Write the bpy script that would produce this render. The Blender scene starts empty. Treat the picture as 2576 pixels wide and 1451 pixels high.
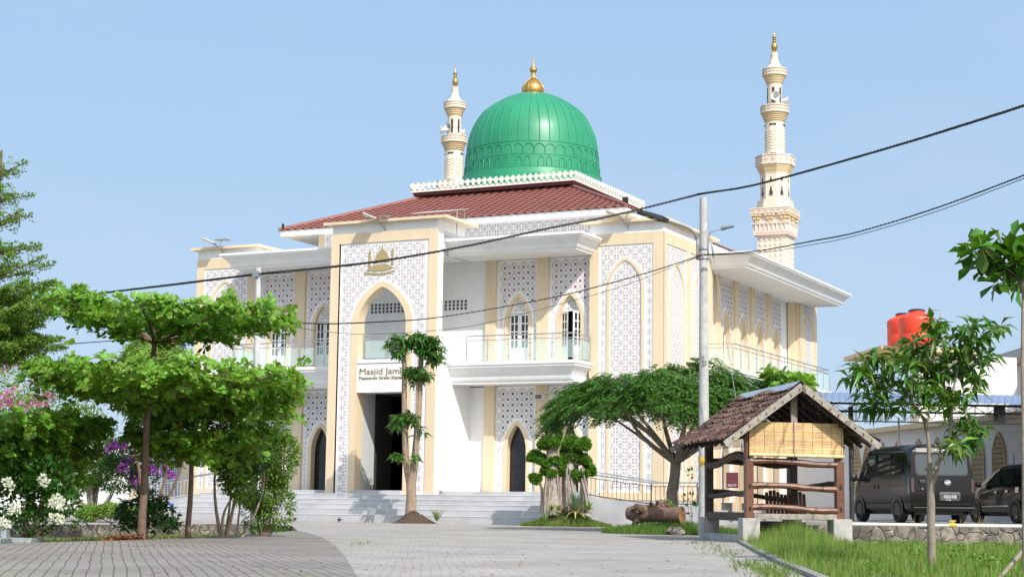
import bpy, bmesh, math, random
import numpy as np
from mathutils import Vector, Matrix
R = random.Random(7)
NR = np.random.default_rng(11)
S = bpy.context.scene
COL = S.collection
PI = math.pi
# ------------------------------------------------------------------ camera
F_PX, PITCH, ROLL, YAW, EYE = 4283.42, .126674, .0128332, .4554952, .72   # measured on a 2576 px wide view of the photo
fw = Vector((-math.sin(YAW) * math.cos(PITCH), math.cos(YAW) * math.cos(PITCH), math.sin(PITCH)))
rt0 = Vector((math.cos(YAW), math.sin(YAW), 0))
up0 = rt0.cross(fw)
rt = rt0 * math.cos(ROLL) + up0 * math.sin(ROLL)
up = up0 * math.cos(ROLL) - rt0 * math.sin(ROLL)
cam = bpy.data.cameras.new('camera'); camo = bpy.data.objects.new('camera', cam); COL.objects.link(camo)
cam.sensor_width = 36; cam.lens = F_PX / 2576 * 36; cam.clip_end = 3000; cam.clip_start = .5
M = Matrix((rt, up, -fw)).transposed().to_4x4(); M.translation = (0, 0, EYE)
camo.matrix_world = M
S.camera = camo
def ray(u, v): return fw + rt * ((u - 1288) / F_PX) - up * ((v - 725.5) / F_PX)
O = Vector((0, 0, EYE))
def onZ(u, v, z=0): d = ray(u, v); return O + d * ((z - EYE) / d.z)
def dep(u, v, D): return O + ray(u, v) * D
def gxy(u, D): p = dep(u, 1275, D); return (p.x, p.y)      # a ground position: image column and distance
# ------------------------------------------------------------------ light
S.view_settings.view_transform = 'Standard'; S.view_settings.look = 'None'; S.view_settings.exposure = 0; S.view_settings.gamma = 1
SUN = Vector((1.28, -1.0, 1.39)).normalized()
w = bpy.data.worlds.new('World'); S.world = w; w.use_nodes = True
nt = w.node_tree; bg = nt.nodes['Background']
sky = nt.nodes.new('ShaderNodeTexSky'); sky.sky_type = 'NISHITA'; sky.sun_disc = False
sky.sun_elevation = math.asin(SUN.z); sky.sun_rotation = math.atan2(SUN.x, SUN.y)
sky.altitude = 0; sky.air_density = 1.0; sky.dust_density = .6; sky.ozone_density = 2.2
# the physical sky, veiled by the pale even haze of a humid tropical morning
sm = nt.nodes.new('ShaderNodeVectorMath'); sm.operation = 'SCALE'; sm.inputs['Scale'].default_value = .13; nt.links.new(sky.outputs[0], sm.inputs[0])
tcw = nt.nodes.new('ShaderNodeTexCoord'); sx = nt.nodes.new('ShaderNodeSeparateXYZ'); nt.links.new(tcw.outputs['Generated'], sx.inputs[0])
cr_ = nt.nodes.new('ShaderNodeValToRGB'); nt.links.new(sx.outputs[2], cr_.inputs[0])
cr_.color_ramp.elements[0].position = 0; cr_.color_ramp.elements[0].color = (.545, .69, .885, 1)
cr_.color_ramp.elements[1].position = .32; cr_.color_ramp.elements[1].color = (.405, .635, .92, 1)
hz = nt.nodes.new('ShaderNodeTexNoise'); hz.inputs['Scale'].default_value = 2.2; hz.inputs['Detail'].default_value = 7; hz.inputs['Roughness'].default_value = .6
mpw = nt.nodes.new('ShaderNodeMapping'); mpw.inputs['Scale'].default_value = (1, 1, 3.2); nt.links.new(tcw.outputs['Generated'], mpw.inputs[0]); nt.links.new(mpw.outputs[0], hz.inputs['Vector'])
hr = nt.nodes.new('ShaderNodeMapRange'); hr.inputs[1].default_value = .48; hr.inputs[2].default_value = .78; hr.inputs[4].default_value = .34; nt.links.new(hz.outputs[0], hr.inputs[0])
hm = nt.nodes.new('ShaderNodeMix'); hm.data_type = 'RGBA'; nt.links.new(hr.outputs[0], hm.inputs[0]); nt.links.new(cr_.outputs[0], hm.inputs[6]); hm.inputs[7].default_value = (.72, .76, .86, 1)
wm_ = nt.nodes.new('ShaderNodeMix'); wm_.data_type = 'RGBA'; wm_.inputs[0].default_value = .85
nt.links.new(sm.outputs[0], wm_.inputs[6]); nt.links.new(hm.outputs[2], wm_.inputs[7]); # broad warm glow added around the sun, behind the viewer, to fill the shade
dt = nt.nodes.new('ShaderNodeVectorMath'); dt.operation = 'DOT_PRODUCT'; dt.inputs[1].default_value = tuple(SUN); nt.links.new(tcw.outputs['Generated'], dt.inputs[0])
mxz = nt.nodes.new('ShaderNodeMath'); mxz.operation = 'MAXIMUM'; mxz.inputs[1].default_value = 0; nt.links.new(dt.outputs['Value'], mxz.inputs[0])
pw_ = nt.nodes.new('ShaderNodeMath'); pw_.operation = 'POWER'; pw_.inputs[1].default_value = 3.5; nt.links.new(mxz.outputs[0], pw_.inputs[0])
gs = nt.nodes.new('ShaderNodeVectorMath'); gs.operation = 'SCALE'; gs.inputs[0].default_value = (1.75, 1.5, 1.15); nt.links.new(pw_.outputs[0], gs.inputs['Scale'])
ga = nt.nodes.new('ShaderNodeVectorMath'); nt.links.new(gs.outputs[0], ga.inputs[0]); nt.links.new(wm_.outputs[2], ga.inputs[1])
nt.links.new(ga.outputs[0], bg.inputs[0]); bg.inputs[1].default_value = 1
sl = bpy.data.lights.new('sun', 'SUN'); sl.energy = 4.7; sl.angle = math.radians(.5); sl.color = (1, .95, .87)
so = bpy.data.objects.new('sun', sl); COL.objects.link(so)
so.rotation_euler = (-SUN).to_track_quat('-Z', 'Y').to_euler()
# ------------------------------------------------------------------ materials
MATS = {}
def mat(name, col, rough=.6, var=.0, scale=3., metal=0., spec=.5, bump=0., bscale=40., col2=None, island=0., trans=0., emit=None, alpha=1., coat=0., det=5., streak=0.):
    if name in MATS: return MATS[name]
    m = bpy.data.materials.new(name); m.use_nodes = True; n = m.node_tree.nodes; L = m.node_tree.links
    b = n['Principled BSDF']; b.inputs['Roughness'].default_value = rough; b.inputs['Metallic'].default_value = metal
    b.inputs['Specular IOR Level'].default_value = spec; b.inputs['Coat Weight'].default_value = coat
    c = (*col, 1); b.inputs['Base Color'].default_value = c
    tc = n.new('ShaderNodeTexCoord')
    src = None
    if var or col2:
        t = n.new('ShaderNodeTexNoise'); t.inputs['Scale'].default_value = scale; t.inputs['Detail'].default_value = det; t.inputs['Roughness'].default_value = .65
        L.new(tc.outputs['Object'], t.inputs['Vector'])
        r = n.new('ShaderNodeValToRGB'); r.color_ramp.elements[0].position = .3; r.color_ramp.elements[1].position = .7
        d2 = col2 or tuple(x * (1 - var) for x in col)
        r.color_ramp.elements[0].color = (*d2, 1); r.color_ramp.elements[1].color = (*(tuple(min(1, x * (1 + var)) for x in col) if not col2 else col), 1)
        L.new(t.outputs[0], r.inputs[0]); src = r.outputs[0]
    if island:
        g = n.new('ShaderNodeNewGeometry'); h = n.new('ShaderNodeHueSaturation')
        if src: L.new(src, h.inputs['Color'])
        else: h.inputs['Color'].default_value = c
        mr = n.new('ShaderNodeMapRange'); mr.inputs[3].default_value = 1 - island; mr.inputs[4].default_value = 1 + island
        L.new(g.outputs['Random Per Island'], mr.inputs[0]); L.new(mr.outputs[0], h.inputs['Value'])
        m2 = n.new('ShaderNodeMath'); m2.operation = 'MULTIPLY_ADD'; m2.inputs[1].default_value = .05; m2.inputs[2].default_value = .475
        L.new(g.outputs['Random Per Island'], m2.inputs[0]); L.new(m2.outputs[0], h.inputs['Hue']); src = h.outputs[0]
    if streak:      # rain streaks and patchy ageing
        mp = n.new('ShaderNodeMapping'); mp.inputs['Scale'].default_value = (1.3, 1.3, .16); L.new(tc.outputs['Object'], mp.inputs[0])
        t3 = n.new('ShaderNodeTexNoise'); t3.inputs['Scale'].default_value = 1.6; t3.inputs['Detail'].default_value = 7; t3.inputs['Roughness'].default_value = .65; L.new(mp.outputs[0], t3.inputs['Vector'])
        r3 = n.new('ShaderNodeMapRange'); r3.inputs[1].default_value = .38; r3.inputs[2].default_value = .62; r3.inputs[3].default_value = 1 - streak; r3.inputs[4].default_value = 1.0; L.new(t3.outputs[0], r3.inputs[0])
        m3 = n.new('ShaderNodeMix'); m3.data_type = 'RGBA'; m3.blend_type = 'MULTIPLY'; m3.inputs[0].default_value = 1
        if src: L.new(src, m3.inputs[6])
        else: m3.inputs[6].default_value = c
        L.new(r3.outputs[0], m3.inputs[7]); src = m3.outputs[2]
    if src: L.new(src, b.inputs['Base Color'])
    if bump:
        t2 = n.new('ShaderNodeTexNoise'); t2.inputs['Scale'].default_value = bscale; t2.inputs['Detail'].default_value = 6
        L.new(tc.outputs['Object'], t2.inputs['Vector'])
        bp = n.new('ShaderNodeBump'); bp.inputs['Strength'].default_value = bump; bp.inputs['Distance'].default_value = .02
        L.new(t2.outputs[0], bp.inputs['Height']); L.new(bp.outputs[0], b.inputs['Normal'])
    if trans:
        out = n['Material Output']; tr = n.new('ShaderNodeBsdfTranslucent'); mx = n.new('ShaderNodeMixShader'); mx.inputs[0].default_value = trans
        h2 = n.new('ShaderNodeHueSaturation'); h2.inputs['Value'].default_value = 1.5; h2.inputs['Saturation'].default_value = 1.1; h2.inputs['Hue'].default_value = .48
        if src: L.new(src, h2.inputs['Color'])
        else: h2.inputs['Color'].default_value = c
        L.new(h2.outputs[0], tr.inputs[0]); L.new(b.outputs[0], mx.inputs[1]); L.new(tr.outputs[0], mx.inputs[2]); L.new(mx.outputs[0], out.inputs[0])
    if emit:
        b.inputs['Emission Color'].default_value = (*emit, 1); b.inputs['Emission Strength'].default_value = 1
    MATS[name] = m; return m
def glass(name, col, amount):
    if name in MATS: return MATS[name]
    m = bpy.data.materials.new(name); m.use_nodes = True; n = m.node_tree.nodes; L = m.node_tree.links
    b = n['Principled BSDF']; b.inputs['Base Color'].default_value = (*col, 1); b.inputs['Roughness'].default_value = .06
    t = n.new('ShaderNodeBsdfTransparent'); t.inputs[0].default_value = (.92, .97, .96, 1)
    mx = n.new('ShaderNodeMixShader'); mx.inputs[0].default_value = amount
    L.new(t.outputs[0], mx.inputs[1]); L.new(b.outputs[0], mx.inputs[2]); L.new(mx.outputs[0], n['Material Output'].inputs[0])
    MATS[name] = m; return m
def brickmat(name, c1, c2, mortar, bw, bh, ang, msize=.006, squash=1., rough=.85, moss=None, big=.25, bumpd=.01, mossamt=.5):
    m = bpy.data.materials.new(name); m.use_nodes = True; n = m.node_tree.nodes; L = m.node_tree.links
    b = n['Principled BSDF']; b.inputs['Roughness'].default_value = rough; b.inputs['Specular IOR Level'].default_value = .3
    tc = n.new('ShaderNodeTexCoord'); mp = n.new('ShaderNodeMapping'); mp.inputs['Rotation'].default_value = (0, 0, ang)
    L.new(tc.outputs['Object'], mp.inputs[0])
    # wobble so that the courses are not ruler-straight
    nz = n.new('ShaderNodeTexNoise'); nz.inputs['Scale'].default_value = .35; nz.inputs['Detail'].default_value = 3; L.new(mp.outputs[0], nz.inputs['Vector'])
    va = n.new('ShaderNodeVectorMath'); va.operation = 'MULTIPLY_ADD'; va.inputs[1].default_value = (.13, .13, 0)
    L.new(nz.outputs['Color'], va.inputs[0]); L.new(mp.outputs[0], va.inputs[2])
    br = n.new('ShaderNodeTexBrick'); br.inputs['Scale'].default_value = 1; br.inputs['Brick Width'].default_value = bw; br.inputs['Row Height'].default_value = bh
    br.inputs['Mortar Size'].default_value = msize; br.inputs['Mortar Smooth'].default_value = .3; br.inputs['Bias'].default_value = 0; br.offset = .5
    br.inputs['Color1'].default_value = (*c1, 1); br.inputs['Color2'].default_value = (*c2, 1); br.inputs['Mortar'].default_value = (*mortar, 1)
    L.new(va.outputs[0], br.inputs['Vector'])
    n2 = n.new('ShaderNodeTexNoise'); n2.inputs['Scale'].default_value = .5; n2.inputs['Detail'].default_value = 8; n2.inputs['Roughness'].default_value = .7; L.new(tc.outputs['Object'], n2.inputs['Vector'])
    mr = n.new('ShaderNodeMapRange'); mr.inputs[1].default_value = .3; mr.inputs[2].default_value = .7; mr.inputs[3].default_value = 1 - big; mr.inputs[4].default_value = 1 + big * .5
    L.new(n2.outputs[0], mr.inputs[0])
    mm = n.new('ShaderNodeMix'); mm.data_type = 'RGBA'; mm.blend_type = 'MULTIPLY'; mm.inputs[0].default_value = 1
    L.new(br.outputs[0], mm.inputs[6]); L.new(mr.outputs[0], mm.inputs[7])
    src = mm.outputs[2]
    n3 = n.new('ShaderNodeTexNoise'); n3.inputs['Scale'].default_value = 60; n3.inputs['Detail'].default_value = 4; L.new(tc.outputs['Object'], n3.inputs['Vector'])
    if moss:   # moss grows in the joints, in patches
        n4 = n.new('ShaderNodeTexNoise'); n4.inputs['Scale'].default_value = .45; n4.inputs['Detail'].default_value = 5; L.new(tc.outputs['Object'], n4.inputs['Vector'])
        r4 = n.new('ShaderNodeMapRange'); r4.inputs[1].default_value = mossamt; r4.inputs[2].default_value = mossamt + .18; L.new(n4.outputs[0], r4.inputs[0])
        b2 = n.new('ShaderNodeTexBrick'); 
        for k in ('Scale', 'Brick Width', 'Row Height'): b2.inputs[k].default_value = br.inputs[k].default_value
        b2.offset = .5; b2.inputs['Mortar Size'].default_value = msize * 2.6; b2.inputs['Mortar Smooth'].default_value = .6; L.new(va.outputs[0], b2.inputs['Vector'])
        mu = n.new('ShaderNodeMath'); mu.operation = 'MULTIPLY'; L.new(r4.outputs[0], mu.inputs[0]); L.new(b2.outputs['Fac'], mu.inputs[1])
        m5 = n.new('ShaderNodeMix'); m5.data_type = 'RGBA'; L.new(mu.outputs[0], m5.inputs[0]); L.new(src, m5.inputs[6]); m5.inputs[7].default_value = (*moss, 1); src = m5.outputs[2]
    L.new(src, b.inputs['Base Color'])
    ad = n.new('ShaderNodeMath'); ad.operation = 'MULTIPLY_ADD'; ad.inputs[1].default_value = -1; L.new(br.outputs['Fac'], ad.inputs[0]); L.new(n3.outputs[0], ad.inputs[2])
    bp = n.new('ShaderNodeBump'); bp.inputs['Strength'].default_value = .6; bp.inputs['Distance'].default_value = bumpd; L.new(ad.outputs[0], bp.inputs['Height']); L.new(bp.outputs[0], b.inputs['Normal'])
    MATS[name] = m; return m
# ------------------------------------------------------------------ mesh builder
LOCAL = set()      # things whose parts are modelled in the thing's own coordinates
def root(o):
    while o.parent: o = o.parent
    return o
def wm(o): return wm(o.parent) @ o.matrix_parent_inverse @ o.matrix_basis if o.parent else o.matrix_basis
def pinv(p): return Matrix() if root(p).name in LOCAL else wm(p).inverted()
class MB:
    def __init__(s): s.v = []; s.f = []; s.m = []; s.k = 0
    def add(s, vs, fs, k=None):
        o = len(s.v); s.v.extend([tuple(x) for x in vs]); s.f.extend([tuple(i + o for i in f) for f in fs]); s.m.extend([s.k if k is None else k] * len(fs)); return s
    def box(s, x0, x1, y0, y1, z0, z1, T=None, k=None):
        c = [(x, y, z) for z in (z0, z1) for y in (y0, y1) for x in (x0, x1)]
        if T: c = [T(*p) for p in c]
        return s.add(c, [(0, 2, 3, 1), (4, 5, 7, 6), (0, 1, 5, 4), (2, 6, 7, 3), (0, 4, 6, 2), (1, 3, 7, 5)], k)
    def quad(s, a, b, c, d, k=None): return s.add([a, b, c, d], [(0, 1, 2, 3)], k)
    def prism(s, pts, h, T=None, k=None):          # pts: 2D polygon in (u, z); extruded over h = (n0, n1); T(u, n, z)
        T = T or (lambda u, n_, z: (u, n_, z)); n = len(pts)
        a = [T(p[0], h[0], p[1]) for p in pts]; b = [T(p[0], h[1], p[1]) for p in pts]
        return s.add(a + b, [tuple(range(n)), tuple(range(2 * n - 1, n - 1, -1))] + [(i, (i + 1) % n, n + (i + 1) % n, n + i) for i in range(n)], k)
    def slab(s, pts, z0, z1, k=None):
        n = len(pts); return s.add([(p[0], p[1], z1) for p in pts] + [(p[0], p[1], z0) for p in pts], [tuple(range(n)), tuple(range(2 * n - 1, n - 1, -1))] + [(i, n + i, n + (i + 1) % n, (i + 1) % n) for i in range(n)], k)
    def tube(s, path, rad, n=8, k=None, cap=True, wob=0):
        P = [Vector(p) for p in path]; N = len(P); rs = rad if isinstance(rad, (list, tuple)) else [rad] * N
        vs = []; ref = None
        for i in range(N):
            t = (P[min(i + 1, N - 1)] - P[max(i - 1, 0)]); t = t.normalized() if t.length > 1e-9 else Vector((0, 0, 1))
            if ref is None: ref = Vector((1, 0, 0)) if abs(t.x) < .8 else Vector((0, 1, 0))
            a = (ref - t * ref.dot(t)).normalized(); ref = a; b = t.cross(a)
            for j in range(n):
                q = 2 * PI * j / n; r_ = rs[i] * (1 + (R.uniform(-wob, wob) if wob else 0)); vs.append(P[i] + (a * math.cos(q) + b * math.sin(q)) * r_)
        fs = [(i * n + j, i * n + (j + 1) % n, (i + 1) * n + (j + 1) % n, (i + 1) * n + j) for i in range(N - 1) for j in range(n)]
        if cap: fs += [tuple(range(n - 1, -1, -1)), tuple(range((N - 1) * n, N * n))]
        return s.add(vs, fs, k)
    def lathe(s, prof, c=(0, 0, 0), n=32, k=None, rot=0, cap=True):
        vs = [(c[0] + r * math.cos(2 * PI * j / n + rot), c[1] + r * math.sin(2 * PI * j / n + rot), c[2] + z) for r, z in prof for j in range(n)]
        N = len(prof)
        fs = [(i * n + j, i * n + (j + 1) % n, (i + 1) * n + (j + 1) % n, (i + 1) * n + j) for i in range(N - 1) for j in range(n)]
        if cap: fs += [tuple(range(n - 1, -1, -1)), tuple(range((N - 1) * n, N * n))]
        return s.add(vs, fs, k)
    def ell(s, c, r, n=12, m=8, k=None, noise=0):
        vs = [];
        for i in range(m + 1):
            t = PI * i / m
            for j in range(n):
                p = 2 * PI * j / n; q = 1 + (R.uniform(-noise, noise) if noise else 0)
                vs.append((c[0] + r[0] * math.sin(t) * math.cos(p) * q, c[1] + r[1] * math.sin(t) * math.sin(p) * q, c[2] + r[2] * math.cos(t) * q))
        return s.add(vs, [(i * n + j, (i + 1) * n + j, (i + 1) * n + (j + 1) % n, i * n + (j + 1) % n) for i in range(m) for j in range(n)], k)
    def sweep(s, path, prof, closed=False, k=None):
        # path: list of (point2D, outward 2D mitre vector); prof: list of (out, z)
        n = len(prof); vs = [(p[0] + o[0] * q, p[1] + o[1] * q, z) for p, o in path for q, z in prof]; N = len(path)
        fs = [(i * n + j, i * n + (j + 1) % n, ((i + 1) % N) * n + (j + 1) % n, ((i + 1) % N) * n + j) for i in range(N if closed else N - 1) for j in range(n)]
        if not closed: fs += [tuple(range(n - 1, -1, -1)), tuple(range((N - 1) * n, N * n))]
        return s.add(vs, fs, k)
    def build(s, name, mats, parent=None, smooth=False, bevel=0, fix=True, loc=None):
        me = bpy.data.meshes.new(name)
        vs = s.v if loc is None else [(a - loc[0], b - loc[1], c - loc[2]) for a, b, c in s.v]
        me.from_pydata(vs, [], s.f)
        for m_ in (mats if isinstance(mats, (list, tuple)) else [mats]): me.materials.append(m_)
        me.polygons.foreach_set('material_index', s.m)
        if fix or bevel:
            bm = bmesh.new(); bm.from_mesh(me)
            bmesh.ops.remove_doubles(bm, verts=bm.verts, dist=1e-5) if bevel else None
            bmesh.ops.recalc_face_normals(bm, faces=bm.faces)
            if bevel: bmesh.ops.bevel(bm, geom=[e for e in bm.edges if len(e.link_faces) == 2 and e.calc_face_angle(0) > .5], offset=bevel, segments=2, affect='EDGES', profile=.5)
            bm.to_mesh(me); bm.free()
        if smooth:
            me.polygons.foreach_set('use_smooth', [True] * len(me.polygons))
            if smooth != 'all': me.set_sharp_from_angle(angle=math.radians(38))
        me.update()
        o = bpy.data.objects.new(name, me); COL.objects.link(o)
        if loc is not None: o.location = loc
        if parent is not None: o.parent = parent; o.matrix_parent_inverse = pinv(parent)
        return o
def tag(o, label=None, cat=None, group=None, kind=None):
    if label: o['label'] = label
    if cat: o['category'] = cat
    if group: o['group'] = group
    if kind: o['kind'] = kind
    return o
def thing(name, label, cat, loc=(0, 0, 0), rz=0, group=None, local=False):
    o = bpy.data.objects.new(name, None); COL.objects.link(o); o.location = loc; o.rotation_euler = (0, 0, rz); o.empty_display_size = .2
    if local: LOCAL.add(o.name)
    return tag(o, label, cat, group)
def dup(o, parent=None):
    c = o.copy(); COL.objects.link(c)
    if parent is not None: c.parent = parent
    for ch in [x for x in S.objects if x.parent == o]: dup(ch, c)
    return c
# ------------------------------------------------------------------ foliage
LEAF = {   # (side, along, lift) outline + faces
 'obovate': ([(0, 0, 0), (0, .5, .0), (0, 1, -.07), (.2, .3, .06), (.5, .72, .09), (-.2, .3, .06), (-.5, .72, .09)], [(0, 3, 1), (3, 4, 1), (1, 4, 2), (0, 1, 5), (5, 1, 6), (1, 2, 6)]),
 'lance': ([(0, 0, 0), (0, .5, .03), (0, 1, -.2), (.5, .42, .12), (-.5, .42, .12)], [(0, 3, 1), (1, 3, 2), (0, 1, 4), (1, 2, 4)]),
 'oval': ([(0, 0, 0), (.5, .5, .08), (0, 1, 0), (-.5, .5, .08)], [(0, 1, 2), (0, 2, 3)]),
 'blade': ([(-.5, 0, 0), (.5, 0, 0), (.3, .6, .0), (-.3, .6, .0), (0, 1, -.15)], [(0, 1, 2, 3), (3, 2, 4)]),
}
def nrm(a): return a / np.maximum(np.linalg.norm(a, axis=1, keepdims=True), 1e-9)
def leaves(name, P, D, U, L, W, kind, mats, parent=None, midx=None, loc=None):
    P, D, U = np.asarray(P, float), nrm(np.asarray(D, float)), np.asarray(U, float)
    n = len(P); L = np.broadcast_to(np.asarray(L, float), (n,)); W = np.broadcast_to(np.asarray(W, float), (n,))
    Sd = nrm(np.cross(D, U)); N = np.cross(Sd, D)
    tv, tf = LEAF[kind]; tv = np.array(tv); k = len(tv)
    V = P[:, None, :] + D[:, None, :] * (tv[None, :, 1:2] * L[:, None, None]) + Sd[:, None, :] * (tv[None, :, 0:1] * W[:, None, None]) + N[:, None, :] * (tv[None, :, 2:3] * L[:, None, None])
    V = V.reshape(-1, 3)
    if loc is not None: V = V - np.array(loc)
    me = bpy.data.meshes.new(name)
    sizes = [len(f) for f in tf]; loops = np.concatenate([np.array(f) for f in tf]); nf = len(tf)
    allv = (loops[None, :] + (np.arange(n) * k)[:, None]).reshape(-1)
    tot = np.tile(sizes, n); start = np.concatenate([[0], np.cumsum(tot)[:-1]])
    me.vertices.add(n * k); me.vertices.foreach_set('co', V.astype(np.float32).reshape(-1))
    me.loops.add(len(allv)); me.loops.foreach_set('vertex_index', allv.astype(np.int32))
    me.polygons.add(n * nf); me.polygons.foreach_set('loop_start', start.astype(np.int32)); me.polygons.foreach_set('loop_total', tot.astype(np.int32))
    for m_ in (mats if isinstance(mats, (list, tuple)) else [mats]): me.materials.append(m_)
    if midx is not None: me.polygons.foreach_set('material_index', np.repeat(np.asarray(midx), nf).astype(np.int32))
    me.update(); me.validate()
    o = bpy.data.objects.new(name, me); COL.objects.link(o)
    if loc is not None: o.location = loc
    if parent is not None: o.parent = parent; o.matrix_parent_inverse = pinv(parent)
    return o
def rosettes(C, A, n, spread=1.0, jit=.25):
    """n leaves around each centre C with axis A; spread: 0 along the axis .. 1 flat .. >1 drooping"""
    C = np.asarray(C, float); A = nrm(np.asarray(A, float)); m = len(C)
    ref = np.where(np.abs(A[:, 2:3]) > .9, np.array([[1., 0, 0]]), np.array([[0, 0, 1.]]))
    X = nrm(np.cross(A, ref)); Y = np.cross(A, X)
    ph = (np.arange(n) / n * 2 * PI)[None, :] + NR.uniform(0, 6.28, (m, 1)) + NR.normal(0, .25, (m, n))
    sp = spread + NR.normal(0, jit, (m, n))
    D = (X[:, None] * np.cos(ph)[..., None] + Y[:, None] * np.sin(ph)[..., None]) * np.sin(sp * PI / 2)[..., None] + A[:, None] * np.cos(sp * PI / 2)[..., None]
    U = np.repeat(A[:, None], n, 1) + NR.normal(0, .2, D.shape)
    return np.repeat(C, n, 0) + D.reshape(-1, 3) * .015, D.reshape(-1, 3), U.reshape(-1, 3)
def inell(n, c, r, shell=0.):
    d = nrm(NR.normal(size=(n, 3))); q = NR.uniform(shell, 1, (n, 1)) ** (1 / 3.)
    return np.array(c) + d * q * np.array(r), d
# ================================================================== materials used in many places
WHITE = mat('white_paint', (.83, .83, .825), .55, var=.02, scale=.6, streak=.06)
BEIGE = mat('cream_paint', (.72, .585, .405), .6, var=.03, scale=.7, streak=.08)
LATW = mat('lattice_white', (.84, .83, .84), .5)
LATD = mat('lattice_hole', (.20, .13, .15), .8)
LATM = mat('lattice_maroon', (.27, .06, .055), .7)
LATG = mat('lattice_grey_hole', (.07, .07, .085), .8)
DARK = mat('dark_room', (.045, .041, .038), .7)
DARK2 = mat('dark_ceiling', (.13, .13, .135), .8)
MARBLE = mat('grey_marble', (.52, .52, .53), .38, scale=1.1, col2=(.38, .39, .415), det=9.)
STEEL = mat('stainless_steel', (.62, .62, .62), .25, metal=1)
GLASS = glass('balcony_glass', (.72, .84, .82), .22)
DGLASS = mat('dark_door_glass', (.012, .012, .013), .08, spec=.6)
PANE = mat('window_pane', (.03, .033, .04), .12, spec=.6)
GOLD = mat('gold_paint', (.58, .33, .10), .32, metal=.85)
GOLDF = mat('brushed_gold_sheet', (.46, .36, .17), .5, metal=.3)
CONC = mat('concrete', (.42, .41, .39), .85, var=.22, scale=3, bump=.3)
BLACK = mat('black_plastic', (.02, .02, .022), .45)
# ================================================================== ground
gr = MB(); gr.slab([(-900, -60), (900, -60), (900, 1500), (-900, 1500)], -1.2, -.62)
tag(gr.build('ground', mat('dry_soil', (.16, .13, .08), .95, scale=.4, col2=(.09, .11, .04))), kind='structure')
LIGHTPAV = brickmat('light_paver', (.40, .37, .34), (.335, .31, .285), (.20, .185, .17), .21, .105, YAW * -1 + math.radians(-3), msize=.005, moss=(.16, .17, .06), mossamt=.60)
GREYPAV = brickmat('grey_paver', (.285, .258, .236), (.24, .217, .20), (.10, .088, .075), .20, .13, math.radians(50.8), msize=.007, moss=(.15, .15, .04), mossamt=.53, big=.3)
ge = [onZ(*p) for p in ((770, 1336), (735, 1331))]
# edge of the grey paving towards the garden, and its curved border with the light paving
gfar = [onZ(-700, 1390), onZ(0, 1367), onZ(200, 1361), onZ(360, 1357), onZ(560, 1347), onZ(700, 1338), onZ(745, 1335)]
gbor = [onZ(775, 1339), onZ(812, 1352), onZ(842, 1370), onZ(868, 1398), onZ(900, 1452), onZ(960, 1560)]
P2 = lambda L: [(p[0], p[1]) for p in L]
curb = [onZ(1745, 1341), onZ(1800, 1349), onZ(1852, 1361), onZ(1905, 1390), onZ(1960, 1418), onZ(2038, 1452)]
cend = Vector(curb[-1]) + (Vector(curb[-1]) - Vector(curb[-2])).normalized() * 12
wallA = [onZ(-900, 1327), onZ(100, 1320), onZ(430, 1316.5), onZ(640, 1317), onZ(735, 1322)]      # top edge of the garden's stone wall
lp = P2([onZ(748, 1334)] + gbor) + [(-2, 6), (-2, -20), (14, -20)] + P2([cend] + curb[::-1]) + [(-14.5, 46), (-9, 62), (-9, 110), (-95, 130), (-95, 60)] + P2(wallA)
m = MB(); m.slab(lp, -.9, 0)
tag(m.build('light_paving', LIGHTPAV, fix=False), kind='structure')
m = MB(); m.slab(P2(gfar + [Vector((gbor[0].x, gbor[0].y, 0))] + gbor[1:]) + [(-3, 4), (-60, -20), (-90, 10)], -.9, .004)
tag(m.build('grey_paving', GREYPAV, fix=False), kind='structure')
# sunken garden between the grey paving and the stone wall
SOIL = mat('garden_soil', (.17, .13, .075), .95, scale=1.4, col2=(.10, .115, .03), bump=.5, bscale=12)
g = MB(); A = [Vector((p.x, p.y, -.03)) for p in gfar]; B = [Vector((p.x, p.y, -.36)) for p in wallA]
A2 = [A[0].lerp(A[-1], i / 12) if False else None for i in range(1)]
def along(L, t):
    t *= len(L) - 1; i = min(int(t), len(L) - 2); return L[i].lerp(L[i + 1], t - i)
NA = 14
vs = []
for i in range(NA + 1):
    a, b = along(A, i / NA), along(B, i / NA)
    for q in (0, .3, .65, 1): p = a.lerp(b, q); p.z += R.uniform(-.02, .03) if 0 < q < 1 else 0; vs.append(p)
g.add(vs, [(i * 4 + j, i * 4 + j + 1, i * 4 + j + 5, i * 4 + j + 4) for i in range(NA) for j in range(3)])
tag(g.build('garden_ground', SOIL), kind='structure')
STONE = None
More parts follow.
